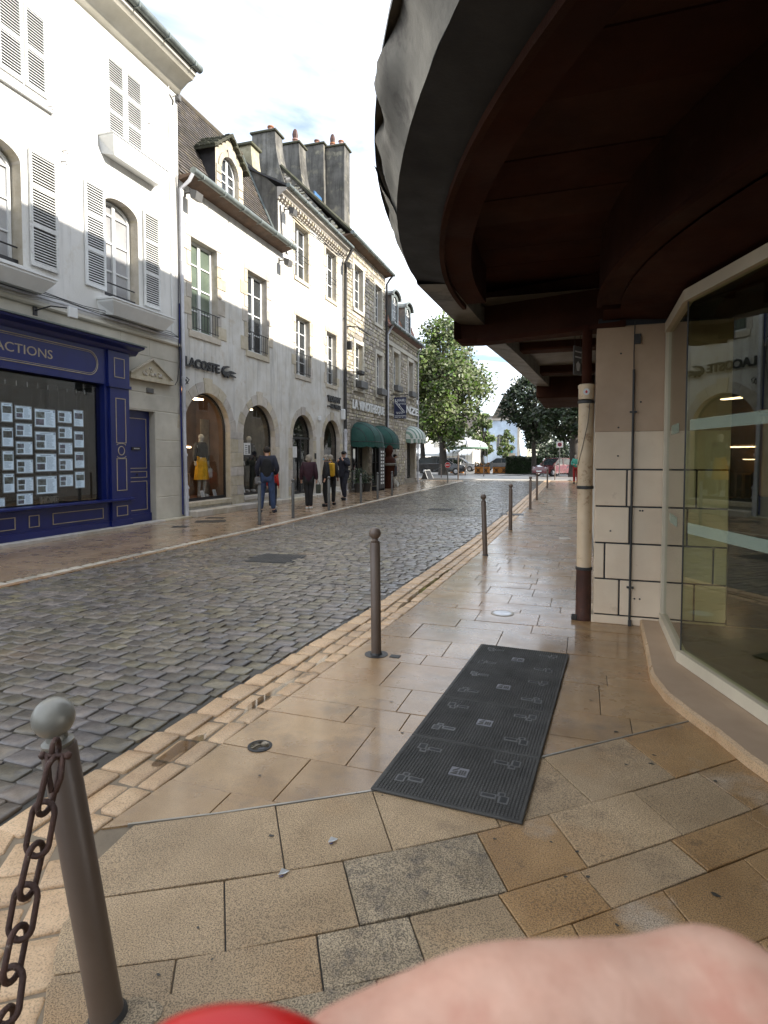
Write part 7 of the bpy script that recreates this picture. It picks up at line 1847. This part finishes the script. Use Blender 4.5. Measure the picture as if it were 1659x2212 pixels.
def hedge(x0, x1, y0, y1, h, lb, n, seed, sz=.12, mat='hedge'):
    t = thing('hedge', ((x0 + x1) / 2, y0, 0), 0, lb, 'hedge', None); r_ = random.Random(seed)
    m = MB(); cx_ = (x0 + x1) / 2; w2 = (x1 - x0) / 2; m.cbox(-w2 + .1, w2 - .1, .1, y1 - y0 - .1, 0, h - .18, .1); part('stems', m, 'bark', t)
    pts = []
    for k in range(n):
        a = r_.uniform(-w2, w2); b = r_.uniform(0, y1 - y0); hh = h * (1 + .18 * mnoise.noise(Vector((a * .9, b, seed))) )
        f = r_.random()
        pts.append(Vector((a, b, hh + r_.gauss(0, .05))) if f < .45 else Vector((a, r_.gauss(0, .06), r_.uniform(.02, hh))))
    m = MB(); leaves(m, pts, sz, r_); part('foliage', m, mat, t)
hedge(-6.9, -3.6, 54.5, 56.0, 1.45, 'tall dark grassy hedge right of the orange planters', 4500, 1, .16)
hedge(-3.6, .6, 56.5, 57.5, 1.65, 'clipped green hedge behind the red car', 4200, 2, .13)
hedge(-16.0, -12.3, 60, 61, 1.1, 'low hedge behind the white tent', 2200, 3, .13)
def planter(x, y, w_, h, lb, flowers):
    t = thing('planter', (x, y, 0), R(3), lb, 'planter', 'orange planters on the square')
    m = MB(); m.cbox(-w_ / 2, w_ / 2, -.3, .3, .04, h, .02); part('box', m, 'orange', t)
    m = MB(); m.cbox(-w_ / 2 - .04, w_ / 2 + .04, -.34, .34, h, h + .06, .01); m.box(-w_ / 2 - .02, w_ / 2 + .02, -.32, .32, 0, .05); part('rim', m, 'matplate', t)
    m = MB(); n = max(1, int(w_ / .66)); q = w_ / n
    for i in range(n):
        c = -w_ / 2 + q * (i + .5)
        for s_ in (-1, 1):
            for k in (-1, 1): m.tube([(c - .2 * s_, -.315, h * .5 + .26 * k * .0 + (-.24)), (c + .2 * s_, -.315, h * .5 + .22)], .028, 4)
        m.tube([(c - .12, -.318, h / 2), (c, -.318, h / 2 + .15), (c + .12, -.318, h / 2), (c, -.318, h / 2 - .15)], .022, 4, closed=True)
    part('lattice', m, 'planterdark', t)
    if flowers:
        r_ = random.Random(int(x * 7)); m = MB(); leaves(m, [Vector((r_.uniform(-w_ / 2, w_ / 2), r_.uniform(-.25, .25), h + r_.uniform(.05, .35))) for k in range(260)], .08, r_); part('foliage', m, 'leafdark', t)
        m = MB()
        for k in range(26): m.sphere((r_.uniform(-w_ / 2, w_ / 2), r_.uniform(-.28, .1), h + r_.uniform(.1, .4)), .05, 5, 4)
        part('flower', m, 'orange', t, kind='stuff')
planter(-8.95, 54, 1.35, .66, 'orange lattice planter with flowers below the tent', True); planter(-7.5, 55.4, 1.35, .62, 'orange lattice planter without flowers beside the grassy hedge', False); planter(-11.6, 55.5, 1.2, .66, 'orange lattice planter half hidden behind the large tree', False)
# tent (round roof on poles)
t = thing('tent', (-11.6, 59, 0), 0, 'white scalloped round tent roof on thin poles in the square', 'tent')
m = MB(); n = 40; vs = []; fs = []
prof = [(2.35, 2.55), (2.3, 2.7), (2.1, 2.92), (1.7, 3.12), (1.15, 3.26), (.75, 3.32), (.55, 3.42), (.25, 3.48), (.02, 3.5)]
for j, (r0, z) in enumerate(prof):
    for i in range(n):
        a = 2 * math.pi * i / n; k = 1 - .04 * abs(math.sin(a * 5)) * (1 if j < 5 else 0); vs.append((r0 * k * math.cos(a), r0 * k * math.sin(a), z - .05 * abs(math.cos(a * 5)) * (j < 2)))
    if j:
        for i in range(n): fs.append(((j - 1) * n + i, (j - 1) * n + (i + 1) % n, j * n + (i + 1) % n, j * n + i))
m.add(vs, fs); part('roof', m, 'tent', t, True)
m = MB(); vs = []; fs = []
for i in range(n + 1):
    a = 2 * math.pi * i / n; vs += [(2.36 * math.cos(a), 2.36 * math.sin(a), 2.56), (2.36 * math.cos(a), 2.36 * math.sin(a), 2.38)]
    if i: fs.append((2 * i - 2, 2 * i, 2 * i + 1, 2 * i - 1))
m.add(vs, fs); part('valance', m, 'awnstripeg', t)
for i in range(10):
    a = 2 * math.pi * i / 10; m = MB(); m.tube([(2.3 * math.cos(a), 2.3 * math.sin(a), 0), (2.3 * math.cos(a), 2.3 * math.sin(a), 2.56)], .03, 6); m.tube([(r0 * 1.01 * math.cos(a), r0 * 1.01 * math.sin(a), z + .02) for r0, z in prof[:6]], .03, 5); part('pole', m, 'matplate', t)
# church with steep roof, pale blue wall
t = thing('church', (-12.2, 92, 0), 0, 'pale blue rendered church wall with arched window and steep brown roof beyond the trees', 'church')
o_ = [(-.9, .1, 2.6, 4.6, .5)]
m = MB(); wall_mesh(m, -5, 2.6, 0, 7.3, o_); m.quad((2.6, 0, 0), (2.6, 12, 0), (2.6, 12, 7.3), (2.6, 0, 7.3)); m.quad((-5, 0, 0), (-5, 12, 0), (-5, 12, 7.3), (-5, 0, 7.3)); part('wall', m, 'churchblue', t)
m = MB(); reveal(m, o_[0], .35); part('window_reveal', m, 'limestone', t); casement(t, o_[0], .2, rows=3, frame='limestone')
m = MB(); m.cbox(-5.2, 2.8, -.25, 0, 7.25, 7.6, .04); m.cbox(2.3, 2.65, -.1, .2, 0, 7.3, .02); part('cornice', m, 'limestone', t)
m = MB(); m.add([(-5.3, -.3, 7.6), (2.9, -.3, 7.6), (1.6, 5, 8.4), (-3.0, 5, 8.4)], [(0, 1, 2, 3)]); m.add([(-1.7, .2, 7.6), (2.3, .2, 7.6), (2.3, 4.8, 7.6), (-1.7, 4.8, 7.6), (.0, 2.2, 11.6), (.7, 2.2, 11.6)], [(0, 1, 5, 4), (1, 2, 5), (2, 3, 4, 5), (3, 0, 4)]); part('roof', m, 'tile', t)
m = MB(); m.box(.3, 2.0, -.1, 0, 0, 2.2); part('porch', m, 'limestone', t)
m = MB(); m.box(.6, 1.7, -.13, -.1, 0, 1.9); part('door', m, 'gilt', t); m = MB(); m.box(.7, 1.6, -.5, -.14, 2.3, 3.0); part('banner', m, 'teal', t)
# buildings closing the square
def farhouse(x, y, w_, h, mat, lb, rh=2.5, roof='tile', d=8, rows=2, awn=False):
    t = thing('far_house', (x, y, 0), 0, lb, 'house', None)
    m = MB(); m.box(-w_ / 2, w_ / 2, 0, d, 0, h); part('wall', m, mat, t)
    m = MB(); m.add([(-w_ / 2 - .3, -.3, h), (w_ / 2 + .3, -.3, h), (w_ / 2 + .3, d / 2, h + rh), (-w_ / 2 - .3, d / 2, h + rh), (-w_ / 2 - .3, d, h), (w_ / 2 + .3, d, h)], [(0, 1, 2, 3), (3, 2, 5, 4), (0, 3, 4), (1, 5, 2)]); part('roof', m, roof, t)
    n = max(1, int(w_ / 2.4))
    for i in range(n):
        for k in range(rows):
            cx = -w_ / 2 + w_ * (i + .5) / n; z = .9 + k * (h - .5) / rows
            m = MB(); m.box(cx - .5, cx + .5, -.03, .02, z, z + 1.5); wd = part('window', m, 'white', t); m = MB(); m.box(cx - .42, cx + .42, -.05, -.03, z + .08, z + 1.42); part('pane', m, 'pane', wd)
    if awn:
        m = MB(); m.add([(-w_ / 2, -.05, 2.7), (w_ / 2, -.05, 2.7), (w_ / 2, -1.8, 2.1), (-w_ / 2, -1.8, 2.1), (-w_ / 2, -1.8, 1.85), (w_ / 2, -1.8, 1.85)], [(0, 1, 2, 3), (3, 2, 5, 4)]); part('shop_awning', m, 'tent', t)
farhouse(-19.8, 84, 9, 5.8, 'plgrey', 'pale house with a white awning behind the tent', awn=True)
farhouse(-26, 78, 10, 7.5, 'plwhite', 'white house far left across the square, hidden by the corner house')
farhouse(4.0, 88, 12, 5.5, 'plwhite', 'white low house behind the hedge on the right')
farhouse(17, 70, 14, 8.5, 'plgrey', 'grey-cream house far right of the square', rows=3)
farhouse(-42, 90, 18, 9, 'ashlar', 'stone house at the far left end of the square', rows=3)
# market stall awnings left under the tree
t = thing('market_stall', (-15.5, 62, 0), R(-4), 'white market stall with sloping awning under the trees', 'stall')
m = MB(); m.add([(-3.2, 0, 2.5), (3.2, 0, 2.5), (3.2, -1.8, 1.9), (-3.2, -1.8, 1.9), (-3.2, 0, 2.55), (3.2, 0, 2.55)], [(0, 1, 2, 3), (4, 5, 2, 3)]); m.box(-3.2, 3.2, -1.82, -1.8, 1.65, 1.92); part('awning', m, 'tent', t)
m = MB(); m.box(-3, 3, -.2, 0, 0, 1.1); part('counter', m, 'white', t)
m = MB()
for x in (-3.1, 0, 3.1): m.tube([(x, -1.75, 0), (x, -1.75, 1.95)], .03, 5)
part('post', m, 'matplate', t)
# cars
def car(x, y, rz, L_, W_, H_, paint, label, van=False, group=None):
    t = thing('car', (x, y, 0), rz, label, 'car', group)
    hl = L_ / 2; hw = W_ / 2
    lower = [(-hl, .35), (-hl + .02, .62), (-hl + .12, H_ * .60), (-hl * .25, H_ * .64), (hl * .45, H_ * .62), (hl - .05, H_ * .52), (hl, .45), (hl - .03, .25), (-hl + .05, .25)]
    def ring(prof, inset_):
        n = len(prof); vs = []; 
        for s_, k in ((-1, 0), (-1, 1), (1, 1), (1, 0)):
            for xx, zz in prof: vs.append((xx * (1 if k else .985), s_ * (hw if k else hw - inset_), zz if 1 else 0))
        return vs, n
    m = MB()
    # body sections across the width with rounded shoulders
    ys = [(-hw, .86, .30), (-hw * .96, .97, .0), (-hw * .5, 1, 0), (0, 1.01, 0), (hw * .5, 1, 0), (hw * .96, .97, 0), (hw, .86, .30)]
    n = len(lower); vs = []; fs = []
    for yy, k, q in ys:
        for xx, zz in lower: vs.append((xx * (k if abs(xx) > hl * .9 else 1), yy, .25 + (zz - .25) * (1 - q * .35)))
    for j in range(len(ys) - 1):
        for i in range(n): fs.append((j * n + i, j * n + (i + 1) % n, (j + 1) * n + (i + 1) % n, (j + 1) * n + i))
    fs.append(tuple(range(n))); fs.append(tuple(range((len(ys) - 1) * n, len(ys) * n))); m.add(vs, fs); part('body', m, paint, t, 50)
    cab = [(-hl + .14, H_ * .6), (-hl + .35, H_ * .93), (-hl * .35, H_), (hl * .12, H_ * .98), (hl * .5, H_ * .62)]
    m = MB(); m.prism([(xx, zz) for xx, zz in cab], -hw * .82, hw * .82); part('cabin', m, 'carglass', t)
    m = MB(); m.prism([(cab[1][0] + .02, H_ * .94), (cab[2][0], H_ + .01), (cab[3][0], H_ * .99), (cab[3][0] + .05, H_ * .96), (cab[2][0], H_ * .97), (cab[1][0] + .05, H_ * .9)], -hw * .83, hw * .83)
    for s_ in (-1, 1):
        for (a, b) in ((cab[0], cab[1]), (cab[3], cab[4]), ((-hl * .15, H_ * .62), (-hl * .12, H_ * .98))): m.tube([(a[0], s_ * hw * .83, a[1]), (b[0], s_ * hw * .82, b[1])], .03, 5)
    part('roof', m, paint, t)
    for sx in (-1, 1):
        for s_ in (-1, 1):
            m = MB(); M4 = Matrix.Translation((sx * hl * .62, s_ * (hw - .08), .3)) @ Matrix.Rotation(R(90), 4, 'X'); m.lathe([(.18, -.1), (.29, -.1), (.30, -.06), (.30, .06), (.29, .1), (.18, .1)], seg=18, M4=M4); wh = part('wheel', m, 'rubber', t, 40)
            m = MB(); m.lathe([(.04, -.115), (.17, -.105), (.17, .105), (.04, .115)], seg=12, M4=M4); part('rim', m, 'chrome', wh, 40)
    for s_ in (-1, 1):
        m = MB(); m.sphere((hl - .10, s_ * hw * .7, H_ * .46), .12, 10, 6, (.6, 1.1, .6)); part('headlight', m, 'chrome', t, True)
        m = MB(); m.box(-hl + .0, -hl + .05, s_ * hw * .6 - .1, s_ * hw * .6 + .1, .6, .8); part('tail_light', m, 'signred', t)
        m = MB(); m.sphere((hl * .33, s_ * (hw + .06), H_ * .66), .08, 8, 5, (.6, 1, .7)); part('mirror', m, paint, t, True)
    m = MB(); m.box(hl - .02, hl + .015, -.26, .26, .36, .46); part('number_plate', m, 'white', t)
car(-2.35, 48.9, R(232), 3.5, 1.6, 1.45, 'redcar', 'small red hatchback parked on the right beside the sign post')
car(-12.0, 50.6, R(8), 4.3, 1.75, 1.55, 'blackcar', 'black car parked behind the trunk of the large tree')
car(-13.0, 63, R(2), 4.2, 1.7, 1.5, 'chrome', 'silver car parked behind the planters under the tent', group=None)
car(-9.0, 66, R(178), 4.2, 1.7, 1.45, 'matplate', 'grey car parked far behind the flowered planter')
# signs
t = thing('no_entry_sign', (-7.48, 33.15, 0), R(5), 'round red no-entry sign with white bar on a short grey post', 'road sign')
m = MB(); m.tube([(0, 0, 0), (0, 0, 1.0)], .035, 8); part('post', m, 'charcoalpole', t)
def disc_y(m, r0, y0, y1, z, n=28): m.prism([(r0 * math.cos(6.2832 * i / n), z + r0 * math.sin(6.2832 * i / n)) for i in range(n)], y0, y1)
m = MB(); disc_y(m, .165, -.06, -.045, 1.03); part('rim', m, 'white', t); m = MB(); disc_y(m, .15, -.064, -.058, 1.03); part('disc', m, 'signred', t); m = MB(); m.box(-.11, .11, -.068, -.063, 1.005, 1.055); part('bar', m, 'white', t)
t = thing('parking_sign', (-1.85, 46.2, 0), R(3), 'square white panel with a round parking symbol on a tall thin post', 'road sign')
m = MB(); m.tube([(0, 0, 0), (0, 0, 2.7)], .035, 8); part('post', m, 'matplate', t)
m = MB(); m.cbox(-.24, .24, -.06, -.04, 2.22, 2.68, .01); part('panel', m, 'white', t); m = MB(); disc_y(m, .15, -.068, -.058, 2.45); part('ring', m, 'signred', t); m = MB(); disc_y(m, .11, -.074, -.066, 2.45); part('disc', m, 'signblue', t)
m = MB(); m.add([(-.09, -.078, 2.52), (-.07, -.078, 2.54), (.09, -.078, 2.38), (.07, -.078, 2.36)], [(0, 1, 2, 3)]); part('stroke', m, 'signred', t)
m = MB(); m.tube([(-10.1, 42.6, .8), (-11.0, 44, .45), (-11.5, 46, .5)], .015, 5); single('slack_chain', m, 'iron', 'thin slack chain between a bollard and the large tree', 'chain')
m = MB(); m.tube([(-7.6, 46.6, .3), (-6.4, 47.2, .05), (-5, 47.6, .05), (-3.15, 48, .35)], .015, 5); single('slack_chain', m, 'iron', 'long slack chain across the end of the road to the flat-topped bollard', 'chain')

# ================================================================ THE VIEWER'S HAND at the lens
hand = thing('hand', tuple(unp(1700, 2900, .085)), 0, "the photographer's own hand at the bottom edge, index finger lying across close to the lens", 'hand')
HO = Vector(hand.location)
def hv(px, py, d, r): v = unp(px, py, d) - HO; return (v.x, v.y, v.z, r)
chain_ = [hv(1930, 2990, .080, .017), hv(1870, 2600, .079, .0140), hv(1670, 2270, .0775, .0118), hv(1560, 2205, .077, .0122), hv(1440, 2230, .0768, .0106), hv(1320, 2225, .076, .0101), hv(1200, 2232, .0755, .0102), hv(1080, 2240, .075, .0106), hv(960, 2285, .0745, .0102), hv(840, 2325, .0742, .0096), hv(740, 2362, .074, .0092), hv(640, 2385, .074, .0078)]
vs = list(chain_); es = [(i, i + 1) for i in range(11)]
# three more fingers curled below, and the thumb
def addf(pts, root):
    k = len(vs)
    for p_ in pts: vs.append(p_)
    es.append((root, k))
    for i in range(len(pts) - 1): es.append((k + i, k + i + 1))
addf([hv(1560, 2620, .086, .0095), hv(1350, 2560, .088, .0086), hv(1180, 2580, .088, .0082), hv(1080, 2660, .087, .0072)], 0)
addf([hv(1600, 2960, .092, .0095), hv(1380, 2900, .094, .0085), hv(1200, 2930, .094, .008), hv(1110, 3010, .092, .007)], 0)
addf([hv(1660, 3260, .096, .009), hv(1450, 3220, .098, .0078), hv(1300, 3250, .098, .0072), hv(1230, 3320, .096, .0064)], 0)
addf([hv(1850, 3300, .08, .02), hv(1900, 3800, .08, .021), hv(1950, 4600, .08, .024)], 0)
put('skin', skin_mesh('skin', vs, es, 'fingerskin', 3, 0), hand)
pc = thing('phone_case', tuple(unp(520, 2600, .070)), YAW, 'blurred red rounded edge of a phone case at the bottom of the picture', 'phone case')
m = MB(); PO = Vector(pc.location)
prof = []
for i in range(25):
    a = math.pi * i / 24; prof.append((.0118 * math.cos(a) , .0235 + .0006 + .0035 * math.sin(a) ** .5 if 0 < i < 24 else .0235))
m.sphere((-.0003, 0, .0178), .0121, 28, 16, (1, .33, .50)); m.cbox(-.0119, .0115, -.0036, .0036, -.06, .0175, .003)
part('case', m, 'redplastic', pc, True)
